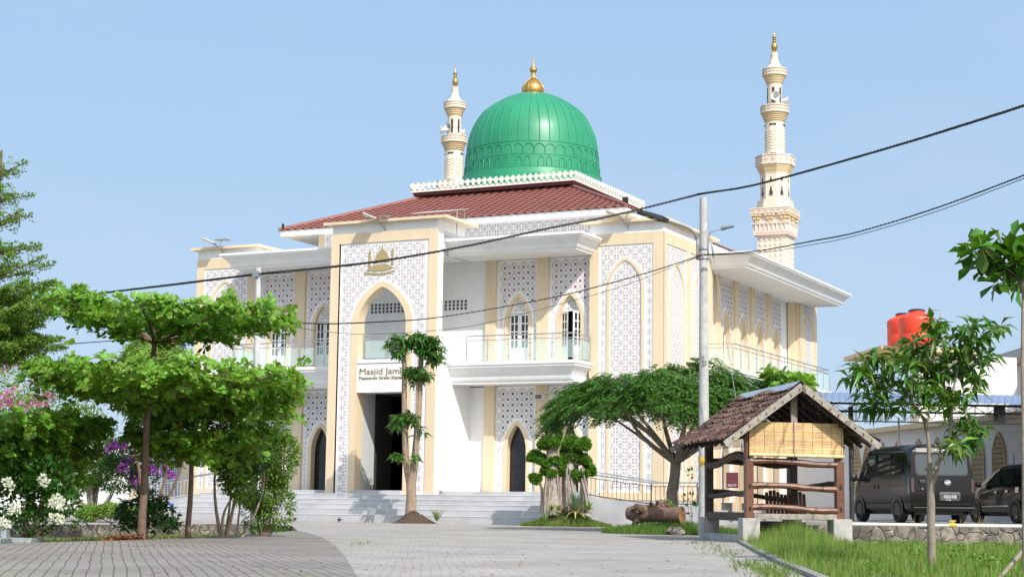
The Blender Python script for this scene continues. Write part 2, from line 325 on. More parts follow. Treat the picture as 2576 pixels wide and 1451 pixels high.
def stonemat():
    m_ = bpy.data.materials.new('rubble_stone'); m_.use_nodes = True; n = m_.node_tree.nodes; L = m_.node_tree.links; b = n['Principled BSDF']; b.inputs['Roughness'].default_value = .9
    tc = n.new('ShaderNodeTexCoord'); nz = n.new('ShaderNodeTexNoise'); nz.inputs['Scale'].default_value = 2.5; va = n.new('ShaderNodeVectorMath'); va.operation = 'MULTIPLY_ADD'; va.inputs[1].default_value = (.3, .3, .3)
    L.new(tc.outputs['Object'], nz.inputs[0]); L.new(nz.outputs['Color'], va.inputs[0]); L.new(tc.outputs['Object'], va.inputs[2])
    v1 = n.new('ShaderNodeTexVoronoi'); v1.inputs['Scale'].default_value = 3.2; v2 = n.new('ShaderNodeTexVoronoi'); v2.feature = 'DISTANCE_TO_EDGE'; v2.inputs['Scale'].default_value = 3.2
    L.new(va.outputs[0], v1.inputs[0]); L.new(va.outputs[0], v2.inputs[0])
    r = n.new('ShaderNodeValToRGB'); r.color_ramp.elements[0].color = (.10, .09, .085, 1); r.color_ramp.elements[1].color = (.33, .29, .24, 1)
    L.new(v1.outputs['Color'], r.inputs[0]); mr = n.new('ShaderNodeMapRange'); mr.inputs[2].default_value = .06; L.new(v2.outputs['Distance'], mr.inputs[0])
    mx = n.new('ShaderNodeMix'); mx.data_type = 'RGBA'; mx.inputs[6].default_value = (.36, .33, .29, 1); L.new(mr.outputs[0], mx.inputs[0]); L.new(r.outputs[0], mx.inputs[7])
    n2 = n.new('ShaderNodeTexNoise'); n2.inputs['Scale'].default_value = 7; n2.inputs['Detail'].default_value = 8; L.new(tc.outputs['Object'], n2.inputs[0])
    m2 = n.new('ShaderNodeMix'); m2.data_type = 'RGBA'; m2.blend_type = 'MULTIPLY'; m2.inputs[0].default_value = .8; r2 = n.new('ShaderNodeMapRange'); r2.inputs[1].default_value = .35; r2.inputs[2].default_value = .62; r2.inputs[3].default_value = .35; r2.inputs[4].default_value = 1.2
    L.new(n2.outputs[0], r2.inputs[0]); L.new(mx.outputs[2], m2.inputs[6]); L.new(r2.outputs[0], m2.inputs[7]); L.new(m2.outputs[2], b.inputs['Base Color'])
    bp = n.new('ShaderNodeBump'); bp.inputs['Distance'].default_value = .06; L.new(mr.outputs[0], bp.inputs['Height']); L.new(bp.outputs[0], b.inputs['Normal'])
    return m_
STONE = stonemat()
def wallstrip(name, line, z0, z1, th, mats, label, cat, cap=None):
    n = MB(); L = [Vector((p[0], p[1], 0)) for p in line]
    for i in range(len(L) - 1):
        a, b = L[i], L[i + 1]; d = (b - a).normalized(); o_ = Vector((d.y, -d.x, 0)) * th
        ns = max(2, int((b - a).length / .22)); nz = 4
        vs = [a.lerp(b, q / ns) + Vector((0, 0, z0 + (z1 - z0) * k / nz)) + o_ * (1 + (R.uniform(-.35, .25) if 0 < k < nz else 0)) for q in range(ns + 1) for k in range(nz + 1)]
        n.add(vs, [(q * (nz + 1) + k, (q + 1) * (nz + 1) + k, (q + 1) * (nz + 1) + k + 1, q * (nz + 1) + k + 1) for q in range(ns) for k in range(nz)], 0)
        n.quad(a + Vector((0, 0, z1 + .006)), b + Vector((0, 0, z1 + .006)), b + o_ + Vector((0, 0, z1 + .006)), a + o_ + Vector((0, 0, z1 + .006)), 1)
    return tag(n.build(name, mats, smooth='all'), label, cat)
wallstrip('retaining_wall', P2(wallA), -.7, .0, .12, [STONE, CONC], 'low mossy rubble stone retaining wall behind the left garden trees', 'wall')
# parking terrace on the right
HW = Vector((math.sin(math.radians(-35)), math.cos(math.radians(-35)), 0))        # heading shared by the cars and the school block
PWL, PWR = dep(2040, 1322, 38.6), dep(2800, 1326, 38.6)
LOTZ = .43
pk = MB(); a, b = Vector((PWL.x, PWL.y, 0)), Vector((PWR.x, PWR.y, 0))
pk.slab([(a.x - 1.5, a.y + .2), (b.x + 3, b.y + 1), (b.x + 10, b.y + 50), (a.x - 6, a.y + 60), (a.x - 3, a.y + 8)], -.8, LOTZ)
tag(pk.build('parking_lot', mat('lot_concrete', (.30, .29, .27), .85, var=.25, scale=.8)), kind='structure')
pd = (b - a).normalized(); wl = [a - pd * 1.5 + Vector((.0, .18, 0)), a, a.lerp(b, .3), a.lerp(b, .6), b, b + pd * 3]
wallstrip('stone_wall', [(p.x, p.y) for p in wl], -.7, LOTZ - .06, .14, [STONE, CONC], 'rough rubble stone wall below the parked black van', 'wall')
pp = MB(); o_ = Vector((pd.y, -pd.x, 0)) * .07
pp.tube([a + o_ + pd * (.8) + Vector((0, 0, LOTZ - .02)), a.lerp(b, .5) + o_ + Vector((0, 0, LOTZ - .025)), b + o_ + Vector((0, 0, LOTZ - .02))], .03, 10)
pv = tag(pp.build('water_pipe', mat('white_pvc', (.75, .74, .70), .4), smooth=True), 'long white plastic pipe lying along the top of the stone wall', 'pipe')
pp = MB(); q = a + o_ + pd * 3.2 + Vector((0, 0, LOTZ - .02)); pp.tube([q - pd * .09, q + pd * .09], .045, 10); pp.tube([q, q + Vector((0, 0, .09))], .02, 8); pp.box(-.07, .07, -.02, .02, 0, .03, T=lambda x, y, z: tuple(q + pd * x + Vector((0, y, z + .08))))
pp.build('valve', mat('yellow_valve', (.6, .42, .05), .5), parent=pv, smooth=True)
# lawn on the right, lower than the road
lw = MB(); curbv = [Vector((p.x, p.y, -.1)) for p in curb] + [Vector((cend.x, cend.y, -.1))]
far = [a - pd * 4 + Vector((0, 1, 0)), a - pd * 1.5, a, a.lerp(b, .4), b, b + pd * 3]; far = [Vector((p.x, p.y, -.20)) for p in far]
near = [curbv[0], curbv[1], curbv[2], curbv[3], curbv[4], curbv[-1]]
vs = []
for i in range(6):
    for q in (0, .2, .5, .8, 1): p = near[i].lerp(far[i], q); p.z += 0 if q in (0, 1) else R.uniform(-.05, .03); vs.append(p)
lw.add(vs, [(i * 5 + j, i * 5 + j + 1, i * 5 + j + 6, i * 5 + j + 5) for i in range(5) for j in range(4)])
e0 = near[-1]; e1 = far[-1]; lw.add([e0, e1, (30, 10, -.3), (6, 2, -.2)], [(0, 1, 2, 3)])
tag(lw.build('lawn', mat('lawn_soil', (.07, .085, .02), .95, scale=1.2, col2=(.10, .10, .035))), kind='structure')
# concrete kerb between the light paving and the lawn
kb = MB(); kc = curb + [cend]
path = [((p.x, p.y), None) for p in kc]
KP = []
for i, p in enumerate(kc):
    d = (Vector(kc[min(i + 1, len(kc) - 1)]) - Vector(kc[max(i - 1, 0)])); d.z = 0; d.normalize(); KP.append(((p.x, p.y), (-d.y, d.x)))
kb.sweep(KP, [(-.02, -.7), (.12, -.7), (.12, .03), (.105, .05), (-.01, .05), (-.02, .03)])
tag(kb.build('kerb', mat('kerb_concrete', (.30, .29, .27), .9, scale=2.5, col2=(.17, .165, .15), bump=.4)), 'weathered concrete kerb between the pale paving and the grass', 'kerb')
# ================================================================== MOSQUE
CX = -35.45
def TF(Y): return lambda u, n, z: (u, Y - n, z)
def TS(X): return lambda u, n, z: (X + n, u, z)
def arch(c, w_, zs, za, k=14):
    out = []
    for i in range(-k, k + 1):
        s = math.sin(i / k * PI / 2) if True else i / k
        out.append((c + w_ * s, zs + (za - zs) * max(0, 1 - abs(s) ** 1.3) ** .5))
    return out
def inarch(u, z, c, w_, zs, za):
    s = abs(u - c) / w_
    return s < 1 and z < zs + (za - zs) * max(0, 1 - s ** 1.3) ** .5
def arch_panel(B, T, u0, u1, z0, z1, c, w_, zb, zs, za, n0, n1, k=0, kr=None):
    kr = k if kr is None else kr
    q = lambda a, b, c_, d, kk: B.quad(T(a[0], n1, a[1]), T(b[0], n1, b[1]), T(c_[0], n1, c_[1]), T(d[0], n1, d[1]), kk)
    q((u0, z0), (c - w_, z0), (c - w_, z1), (u0, z1), k); q((c + w_, z0), (u1, z0), (u1, z1), (c + w_, z1), k)
    if zb > z0: q((c - w_, z0), (c + w_, z0), (c + w_, zb), (c - w_, zb), k)
    A = arch(c, w_, zs, za)
    for a, b in zip(A, A[1:]): q(a, b, (b[0], z1), (a[0], z1), k)
    pth = [(c - w_, zb)] + A + [(c + w_, zb)]
    for a, b in zip(pth, pth[1:]): B.quad(T(a[0], n0, a[1]), T(b[0], n0, b[1]), T(b[0], n1, b[1]), T(a[0], n1, a[1]), kr)
    for a, b in (((u0, z0), (u0, z1)), ((u0, z1), (u1, z1)), ((u1, z1), (u1, z0)), ((u1, z0), (u0, z0))): B.quad(T(a[0], n0, a[1]), T(b[0], n0, b[1]), T(b[0], n1, b[1]), T(a[0], n1, a[1]), k)
def arch_ring(B, T, c, wi, wo, zb, zs, zai, zao, n0, n1, k=0):
    I = [(c - wi, zb)] + arch(c, wi, zs, zai) + [(c + wi, zb)]; U = [(c - wo, zb)] + arch(c, wo, zs, zao) + [(c + wo, zb)]
    for i in range(len(I) - 1):
        for (a, na), (b, nb), (c_, nc), (d, nd) in ((( I[i], n1), (I[i + 1], n1), (U[i + 1], n1), (U[i], n1)), ((U[i], n0), (U[i + 1], n0), (U[i + 1], n1), (U[i], n1)), ((I[i], n0), (I[i + 1], n0), (I[i + 1], n1), (I[i], n1))):
            B.quad(T(a[0], na, a[1]), T(b[0], nb, b[1]), T(c_[0], nc, c_[1]), T(d[0], nd, d[1]), k)
# --- lattice cells -------------------------------------------------
def bar(x0, y0, x1, y1, t): d = math.hypot(x1 - x0, y1 - y0); nx, ny = -(y1 - y0) / d * t / 2, (x1 - x0) / d * t / 2; return [(x0 + nx, y0 + ny), (x1 + nx, y1 + ny), (x1 - nx, y1 - ny), (x0 - nx, y0 - ny)]
def dia(x, y, r): return [(x - r, y), (x, y - r), (x + r, y), (x, y + r)]
TA = []
for sx in (-1, 1):
    for sy in (-1, 1):
        TA += [(bar(sx * .07, sy * .09, sx * .31, sy * .09, .052), 0), (bar(sx * .09, sy * .11, sx * .09, sy * .31, .052), 0), (dia(sx * .19, sy * .19, .045), 0), (dia(sx * .28, sy * .28, .055), 0), (dia(sx * .385, sy * .385, .062), 0), (dia(sx * .5, sy * .385, .04), 0)]
    TA += [(bar(sx * .06, .5, sx * .24, .5, .05), 1), (dia(sx * .26, .5, .06), 1), (bar(.5, sx * .06, .5, sx * .24, .05), 0), (dia(.5, sx * .26, .06), 0), (dia(sx * .385, .5, .03), 0)]
TA += [(dia(.5, .5, .05), 0)]
TB = []
ca, cb = .43, .465
for ox, oy in ((0, 0), (.5 * ca, .5 * cb)):
    TB.append(([(ox + (.066 if j % 2 == 0 else .048) * math.cos(j * PI / 8), oy + (.066 if j % 2 == 0 else .048) * math.sin(j * PI / 8)) for j in range(16)], 1))
    for j in range(8):
        a_ = (j + .5) * PI / 4; TB.append((bar(ox + .082 * math.cos(a_), oy + .082 * math.sin(a_), ox + .112 * math.cos(a_), oy + .115 * math.sin(a_), .02), 0))
for ox, oy in ((.5 * ca, 0), (0, .5 * cb)):
    for sx in (-1, 1):
        for sy in (-1, 1): TB.append((bar(ox + sx * .016, oy + sy * .018, ox + sx * .06, oy + sy * .066, .032), 0))
        TB.append((dia(ox + sx * .085, oy, .014), 0)); TB.append((dia(ox, oy + sx * .09, .014), 0))
for sx in (-1, 1):
    for sy in (-1, 1): TB += [(bar(sx * .13, sy * .085, sx * .1075, sy * .117, .022), 0), (bar(sx * .1075, sy * .117, sx * .13, sy * .15, .022), 0), (bar(sx * .085, sy * .13, sx * .1075, sy * .117, .022), 0)]
def lattice(B, T, u0, u1, z0, z1, n, style, excl=None, cu=None, k0=1, k1=2, sc=1.):
    cells, pu, pz = (TA, .41, .41) if style == 'A' else (TB, ca, cb); pu *= sc; pz *= sc; f = .41 * sc if style == 'A' else sc
    cu = (u0 + u1) / 2 if cu is None else cu; iu0 = int((u0 - cu) / pu) - 2; iu1 = int((u1 - cu) / pu) + 2
    for i in range(iu0, iu1 + 1):
        for j in range(-2, int((z1 - z0) / pz) + 2):
            for poly, kk in cells:
                P = [(cu + i * pu + x * f, z1 - j * pz + y * f) for x, y in poly]
                if min(p[0] for p in P) < u0 or max(p[0] for p in P) > u1 or min(p[1] for p in P) < z0 or max(p[1] for p in P) > z1: continue
                if excl and any(excl(*p) for p in P): continue
                B.add([T(x, n, y) for x, y in P], [tuple(range(len(P)))], k1 if kk else k0)
MQ = thing('mosque', 'white and cream two-storey mosque with a green dome and red tiled roof', 'mosque', (CX, 60.2, 0))
LAT = [LATW, LATD, LATM]; LATLOW = [LATW, LATG, LATG]; LATS = [LATW, LATD, LATD]
def obj(name, B, m_, p=MQ, **k): return B.build(name, m_, parent=p, **k)
ZP, ZL = 1.12, 1.27           # platform, landing
# --- foundation and steps
B = MB()
B.box(-43.8, -27.2, 60.0, 86, -.3, ZP); B.box(-44.2, -26.8, 61.0, 63.0, ZP - .2, ZL)
obj('platform', B, MARBLE)
lv = [ZP - .002, .93, .74, .54, .30]; st = MB(); sn = MB()
for i, z in enumerate(lv[1:], 1):
    e = .33 * i; z0 = lv[i + 1] if i < 4 else -.2
    st.box(CX - 8.45 - e, CX + 8.45 + e, 59.75 - e, 60.02, z0 - .3, z)
    sn.box(CX - 8.46 - e, CX + 8.46 + e, 59.735 - e, 59.80 - e, z - .028, z + .003)
st.box(CX - 8.45, CX + 8.45, 59.75, 60.05, .5, ZP - .003); sn.box(CX - 8.46, CX + 8.46, 59.735, 59.8, ZP - .028, ZP + .001)
s_ = obj('steps', st, MARBLE); obj('step_nosing', sn, mat('pale_nosing', (.62, .62, .63), .4), s_)
for i, x in enumerate((-38.2, -36.1)): 
    q = MB(); q.tube([(x, 58.45, .09), (x, 58.3, .09)], .045, 10); obj('drain_pipe', q, BLACK)
# --- portal
T = TF(60.18); pl, pr, pc = -37.95, -32.87, -35.43
B = MB(); B.box(pl + .02, -37.5, 60.23, 60.72, ZP, 11.88); B.box(-33.3, pr - .02, 60.23, 60.72, ZP, 11.88); B.box(-37.5, -33.3, 60.4, 60.72, 11.4, 11.88); B.box(pl + .03, pr - .03, 60.21, 62.6, 11.88, 12.27)
B.box(pl + .03, pl + .25, 60.72, 63.3, ZL, 6.45); B.box(pr - .25, pr - .03, 60.72, 63.3, ZL, 6.45)
obj('portal_wall', B, WHITE)
B = MB(); B.box(pl, -37.57, 60.18, 60.225, ZP, 11.9); B.box(-33.29, pr, 60.18, 60.225, ZP, 11.9); B.box(-37.57, -33.29, 60.18, 60.225, 11.47, 11.9)
obj('portal_frame', B, BEIGE)
B = MB(); arch_panel(B, T, -37.57, -33.29, ZP, 11.47, pc, 1.13, ZP, 8.1, 9.6, -.54, -.05, 0, 3)
lattice(B, T, -37.45, -33.41, ZP + .04, 11.38, -.046, 'A', lambda u, z: inarch(u, z, pc, 1.53, 8.1, 9.95) , pc)
obj('portal_lattice', B, LAT + [BEIGE])
B = MB(); arch_ring(B, T, pc, 1.13, 1.45, ZP, 8.1, 9.6, 9.85, -.05, -.005); obj('portal_arch', B, BEIGE)
B = MB(); B.box(pl - .26, pr + .5, 59.92, 62.8, 12.27, 12.38); obj('portal_cap', B, BEIGE)
B = MB(); B.box(-36.565, -34.29, 60.2, 61.0, 5.25, 6.43); B.box(-36.57, -34.28, 60.165, 61.0, 6.45, 6.6); obj('name_panel', B, WHITE)
def text(body, size, ext, name, m_, parent, mtx, width=None, bold=0.):
    cu = bpy.data.curves.new(name, 'FONT'); cu.body = body; cu.size = size; cu.extrude = ext; cu.offset = bold; cu.resolution_u = 3
    o = bpy.data.objects.new(name + '_tmp', cu); COL.objects.link(o); dg = bpy.context.evaluated_depsgraph_get(); me = bpy.data.meshes.new_from_object(o.evaluated_get(dg)); bpy.data.objects.remove(o)
    xs = [v.co.x for v in me.vertices]; sc = width / (max(xs) - min(xs)) if width else 1; x0 = min(xs)
    for v in me.vertices: v.co = mtx @ Vector(((v.co.x - x0) * sc, v.co.y, v.co.z))
    me.materials.clear(); me.materials.append(m_); me.name = name
    o = bpy.data.objects.new(name, me); COL.objects.link(o)
    if parent is not None: o.parent = parent; o.matrix_parent_inverse = pinv(parent)
    return o
FMT = lambda x, y, z: Matrix(((1, 0, 0, x), (0, 0, -1, y), (0, 1, 0, z), (0, 0, 0, 1)))
GOLDT = mat('gold_letters', (.26, .17, .04), .45, metal=.3)
text("Masjid Jami'", .37, .008, 'letters', GOLDT, MQ, FMT(-36.43, 60.19, 5.99), 2.06, 0)
text("Pesantren Gratis Klaten", .18, .012, 'letters', GOLDT, MQ, FMT(-36.44, 60.19, 5.785), 2.08, 0)
# gold mosque emblem
E_ = MB(); ex, ez, f = pc - .05, 10.05, .0106   # metres per emblem unit
emb = lambda pts, n=.0: E_.prism([(ex + (x - 90) * f, ez + (y) * f) for x, y in pts], (n - .04, n), TF(60.2))
emb([(8, 12), (40, 8), (90, 4), (145, 14), (148, 20), (90, 11), (40, 15), (8, 19)])
emb([(18, 24), (60, 21), (90, 20), (143, 29), (118, 43), (104, 48), (80, 48), (58, 45), (38, 38)])
dm = [(53, 50), (54, 60), (57, 71), (63, 82), (72, 93), (80, 101), (88, 105), (95, 104), (104, 98), (112, 88), (117, 76), (119, 64), (121, 52), (105, 55), (88, 56), (70, 54)]
emb(dm); emb([(86, 105), (94, 105), (91, 113), (90, 121), (88, 113)])
emb([(27, 35), (36, 40), (37, 92), (35, 95), (35, 100), (30, 100), (30, 95), (28, 92)]); emb([(132, 44), (139, 40), (139, 68), (138, 68), (140, 72), (139, 99), (141, 101), (137, 110), (132, 101), (133, 99), (132, 72), (133, 68)])
em = obj('emblem', E_, GOLDF)
# portal upper room: floor, ceiling; vestibule
B = MB(); B.box(pl + .25, pr - .25, 60.75, 63.3, 5.3, 6.5); obj('portal_floor', B, WHITE); B = MB(); B.box(pl + .25, pr - .25, 60.74, 63.4, 10.91, 11.2); obj('portal_ceiling', B, WHITE)
B = MB(); B.box(-36.57, -34.29, 59.98, 64, ZP - .1, ZL); obj('landing', B, MARBLE)
for a, b in ((-36.75, -36.575), (-34.285, -34.1)): B = MB(); B.box(a, b, 60.73, 61.75, ZL, 5.3); obj('vestibule_wall', B, mat('inner_grey_wall', (.55, .56, .57), .6))
# dark prayer hall
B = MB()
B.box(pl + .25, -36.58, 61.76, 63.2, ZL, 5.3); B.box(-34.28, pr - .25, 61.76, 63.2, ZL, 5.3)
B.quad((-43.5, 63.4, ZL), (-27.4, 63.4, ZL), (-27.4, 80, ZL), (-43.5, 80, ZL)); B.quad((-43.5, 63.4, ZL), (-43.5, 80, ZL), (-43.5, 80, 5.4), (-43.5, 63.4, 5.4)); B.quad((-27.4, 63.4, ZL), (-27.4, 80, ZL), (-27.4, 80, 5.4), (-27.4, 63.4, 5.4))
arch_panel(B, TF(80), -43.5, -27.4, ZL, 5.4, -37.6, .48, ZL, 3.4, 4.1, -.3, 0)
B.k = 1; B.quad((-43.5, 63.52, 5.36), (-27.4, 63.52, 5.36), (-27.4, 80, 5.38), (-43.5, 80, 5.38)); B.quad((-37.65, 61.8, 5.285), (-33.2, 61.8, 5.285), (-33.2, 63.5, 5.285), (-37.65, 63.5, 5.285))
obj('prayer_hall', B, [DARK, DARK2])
# --- bays on both sides of the portal: facade wall at Y 63.28
T = TF(63.28)
def mirror(x): return 2 * CX - x
def bay(sgn):
    X = (lambda x: x) if sgn > 0 else mirror
    lo, hi = lambda a, b: min(X(a), X(b)), lambda a, b: max(X(a), X(b))
    bx = lambda B_, a, b, y0, y1, z0, z1, k=None: B_.box(lo(a, b), hi(a, b), y0, y1, z0, z1, k=k)
    B = MB(); bx(B, -34.9 if sgn > 0 else -35.2, -32.15, 63.28, 63.5, 6.5, 10.9); bx(B, -33.2, -32.15, 63.285, 63.5, ZL, 5.6)
    obj('wall', B, WHITE)
    B = MB()
    for a, b in ((-32.15, -31.68), (-29.78, -29.26)):
        for z0, z1 in ((ZL, 5.66), (6.47, 10.9)): B = MB(); bx(B, a, b, 63.12, 63.4, z0, z1); obj('pilaster', B, BEIGE)
    V = MB()
    if True:      # star-holed ventilation grille high on the white wall
        for j in range(9):
            for r_ in range(3):
                cx_, cz_ = X(-33.06 - .1 - j * .19), 8.95 + r_ * .15; V.add([TF(63.28)(cx_ + (.08 if q % 2 else .055) * math.cos(q * PI / 4), .006, cz_ + (.08 if q % 2 else .055) * math.sin(q * PI / 4)) for q in range(8)], [tuple(range(8))], 0)
        obj('vent_grille', V, LATG)
    for pi_, (a, b, c) in enumerate(((-31.68, -29.78, -30.69), (-29.26, -27.33, -28.32))):
        u0, u1, c = lo(a, b), hi(a, b), X(c)
        B = MB(); arch_panel(B, T, u0, u1, 6.5, 10.88, c, .47, 6.5, 8.25, 9.31, -.3, 0, 0, 3)
        lattice(B, T, u0 + .07, u1 - .07, 6.56, 10.80, .004, 'B', lambda u, z: inarch(u, z, c, .70, 8.25, 9.58), c)
        obj('lattice_panel', B, LAT + [BEIGE])
        B = MB(); arch_ring(B, T, c, .47, .62, 6.5, 8.25, 9.31, 9.47, 0, .05); obj('window_frame', B, BEIGE)
        B = MB(); arch_panel(B, T, u0, u1, ZL, 5.62, c, .44, ZL, 2.95, 4.02, -.34, 0, 0, 3)
        lattice(B, T, u0 + .07, u1 - .07, ZL + .06, 5.54, .004, 'B', lambda u, z: inarch(u, z, c, .70, 2.95, 4.32), c)
        obj('lattice_panel', B, LATLOW + [BEIGE])
        B = MB(); arch_ring(B, T, c, .44, .61, ZL, 2.95, 4.02, 4.2, 0, .05); obj('door_frame', B, BEIGE)
        # lower door: dark glass with a slim frame
        D_ = MB(); D_.prism([(c - .44, ZL)] + arch(c, .44, 2.95, 4.02) + [(c + .44, ZL)], (-.33, -.30), T); d = obj('door', D_, DGLASS)
        D_ = MB(); D_.box(c - .44, c - .40, 63.56, 63.6, ZL, 3.0); D_.box(c + .40, c + .44, 63.56, 63.6, ZL, 3.0); D_.box(c - .4, c + .4, 63.56, 63.6, ZL, ZL + .07); D_.box(c - .4, c + .4, 63.565, 63.6, 2.34, 2.37); obj('door_rail', D_, mat('dark_bronze', (.035, .03, .028), .3, metal=.6), d)
        # upper window-door
        opened = (sgn > 0 and pi_ == 1)
        W_ = MB(); W_.prism([(c - .47, 8.66)] + [p for p in arch(c, .47, 8.25, 9.31) if p[1] > 8.66] + [(c + .47, 8.66)], (-.2, -.15), T)
        lattice(W_, T, c - .36, c + .36, 8.70, 9.2, -.146, 'A', lambda u, z: not inarch(u, z, c, .40, 8.25, 9.22), c, 1, 1, .8)
        wv = obj('window', W_, [WHITE, LATG])
        def leafshut(hx, sg, ang):
            Lf = MB(); W2 = .47; cs, sn_ = math.cos(ang), math.sin(ang)
            def Tl(u, n, z): uu, nn = u * cs - n * sg * 0, u * sn_ + n * cs; return T(hx + sg * (u * cs), -.17 + u * sn_ + n * cs, z)
            cols = (.06, .2, .25, .39); 
            Lf.box(0, W2 - .01, -.02, .02, 6.52, 7.22, Tl); Lf.box(0, W2 - .01, -.02, .02, 8.56, 8.64, Tl)
            for x0, x1 in ((0, .07), (.2, .25), (.385, W2 - .01)): Lf.box(x0, x1, -.02, .02, 7.22, 8.56, Tl)
            for i in range(1, 4): 
                z = 7.22 + 1.34 * i / 4
                for x0, x1 in ((.07, .2), (.25, .385)): Lf.box(x0, x1, -.02, .02, z - .025, z + .025, Tl)
            sh = obj('shutter', Lf, WHITE, wv)
            G_ = MB()
            for x0, x1 in ((.07, .2), (.25, .385)): G_.box(x0, x1, -.008, .004, 7.22, 8.56, Tl)
            obj('pane', G_, PANE, wv)
        if opened:
            leafshut(c - .47, 1, .55); leafshut(c + .47, -1, 1.0)
        else:
            leafshut(c - .47, 1, 0); leafshut(c + .47, -1, 0)
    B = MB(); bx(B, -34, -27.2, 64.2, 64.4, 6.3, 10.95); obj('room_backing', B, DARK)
    return
bay(1); bay(-1)
# --- profiles
CAN = [(-.32, 10.88), (0, 10.88), (0, 10.935), (.03, 10.945), (.07, 11.0), (.10, 11.07), (.115, 11.13), (.115, 11.16), (.145, 11.165), (.145, 11.205), (.17, 11.215), (.20, 11.27), (.26, 11.34), (.34, 11.40), (.38, 11.42), (.38, 11.49), (.43, 11.50), (.43, 11.6), (-.32, 11.6)]
CAN0 = CAN; CAN = [(o_, 10.87 + (z - 10.88) * .64 / .72) for o_, z in CAN0]
BAL = [(o_ - .40, 5.61 + (z - 10.88) * .86 / .72) for o_, z in CAN0]
BAL[0] = (-.72, 5.61); BAL[-1] = (-.72, 6.47)
def fascia(name, path, prof, p=MQ):
    B = MB(); n = len(path); P = []
    for i, q in enumerate(path):
        d0 = (Vector(path[i]) - Vector(path[i - 1])).normalized() if i else None; d1 = (Vector(path[i + 1]) - Vector(path[i])).normalized() if i < n - 1 else None
        n0 = Vector((d0.y, -d0.x)) if d0 else None; n1 = Vector((d1.y, -d1.x)) if d1 else None
        o_ = n0 if n1 is None else n1 if n0 is None else (n0 + n1) / (1 + n0.dot(n1)); P.append((tuple(q), tuple(o_)))
    B.sweep(P, prof); return B
Yc = 61.25
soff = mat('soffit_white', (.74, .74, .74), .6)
def down(B, x, y, z): B.lathe([(.07, -.012), (.07, .0)], (x, y, z), 12, k=1)
for sg in (1, -1):
    a, b = (pr - .03, -27.2); X = (lambda x: x) if sg > 0 else mirror
    path = [(a, Yc), (b, Yc), (b, 63.0)] if sg > 0 else [(X(b), 63.0), (X(b), Yc), (pl + .03, Yc)]
    B = fascia('canopy', path, CAN); x0, x1 = (a, b - .3) if sg > 0 else (X(b) + .3, pl + .03)
    B.box(x0, x1, Yc + .3, 63.5, 10.895, 11.47)
    for i in range(3): down(B, x0 + (x1 - x0) * (i + .5) / 3, 62.3, 10.9)
    obj('canopy', B, [WHITE, soff], smooth=True)
    B = fascia('balcony', path, BAL); B.box(x0, x1, Yc + .7, 63.4, 5.64, 6.46); obj('balcony', B, WHITE, smooth=True)
STL = STEEL
def railing(name, pts, z0, posts, ends=(1, 1), p=MQ):
    B = MB(); L = [Vector((x, y, 0)) for x, y in pts]
    for i in range(len(L) - 1):
        a, b = L[i], L[i + 1]
        for z, r_ in ((1.07, .028), (.89, .018)): B.tube([a + Vector((0, 0, z0 + z)), b + Vector((0, 0, z0 + z))], r_, 8)
    rl = obj(name, B, STL, p, smooth=True)
    for i in range(len(L) - 1):
        a, b = L[i], L[i + 1]; n = posts[i]; d = (b - a).normalized()
        for k in range(n + 1):
            if i and k == 0: continue
            q = a.lerp(b, k / n); P_ = MB(); P_.tube([q + Vector((0, 0, z0)), q + Vector((0, 0, z0 + 1.06))], .024, 8); P_.lathe([(.05, 0), (.05, .015)], (q.x, q.y, z0), 10)
            for zz in (.22, .72): P_.tube([q + d * -.09 + Vector((0, 0, z0 + zz)), q + d * .09 + Vector((0, 0, z0 + zz))], .014, 6)
            obj('post', P_, STL, rl, smooth=True)
        for k in range(n):
            q0, q1 = a.lerp(b, (k + .06) / n), a.lerp(b, (k + .94) / n); nx = Vector((d.y, -d.x, 0)) * .006; G_ = MB()
            V = [q0 - nx, q1 - nx, q1 + nx, q0 + nx]; G_.add([v + Vector((0, 0, z0 + .1)) for v in V] + [v + Vector((0, 0, z0 + .82)) for v in V], [(0, 1, 2, 3), (7, 6, 5, 4), (0, 1, 5, 4), (1, 2, 6, 5), (2, 3, 7, 6), (3, 0, 4, 7)])
            obj('glass_panel', G_, GLASS, rl)
    return rl
yr = 61.37
railing('railing', [(pr - .03, 60.75), (-32.1, 61.37), (-27.3, yr), (-27.3, 62.95)], 6.47, (1, 5, 2))
railing('railing', [(mirror(-27.3), 62.95), (mirror(-27.3), yr), (pl + .05, yr)], 6.47, (2, 5))
railing('railing', [(-36.5, 60.62), (-34.35, 60.62)], 6.6, (2,))
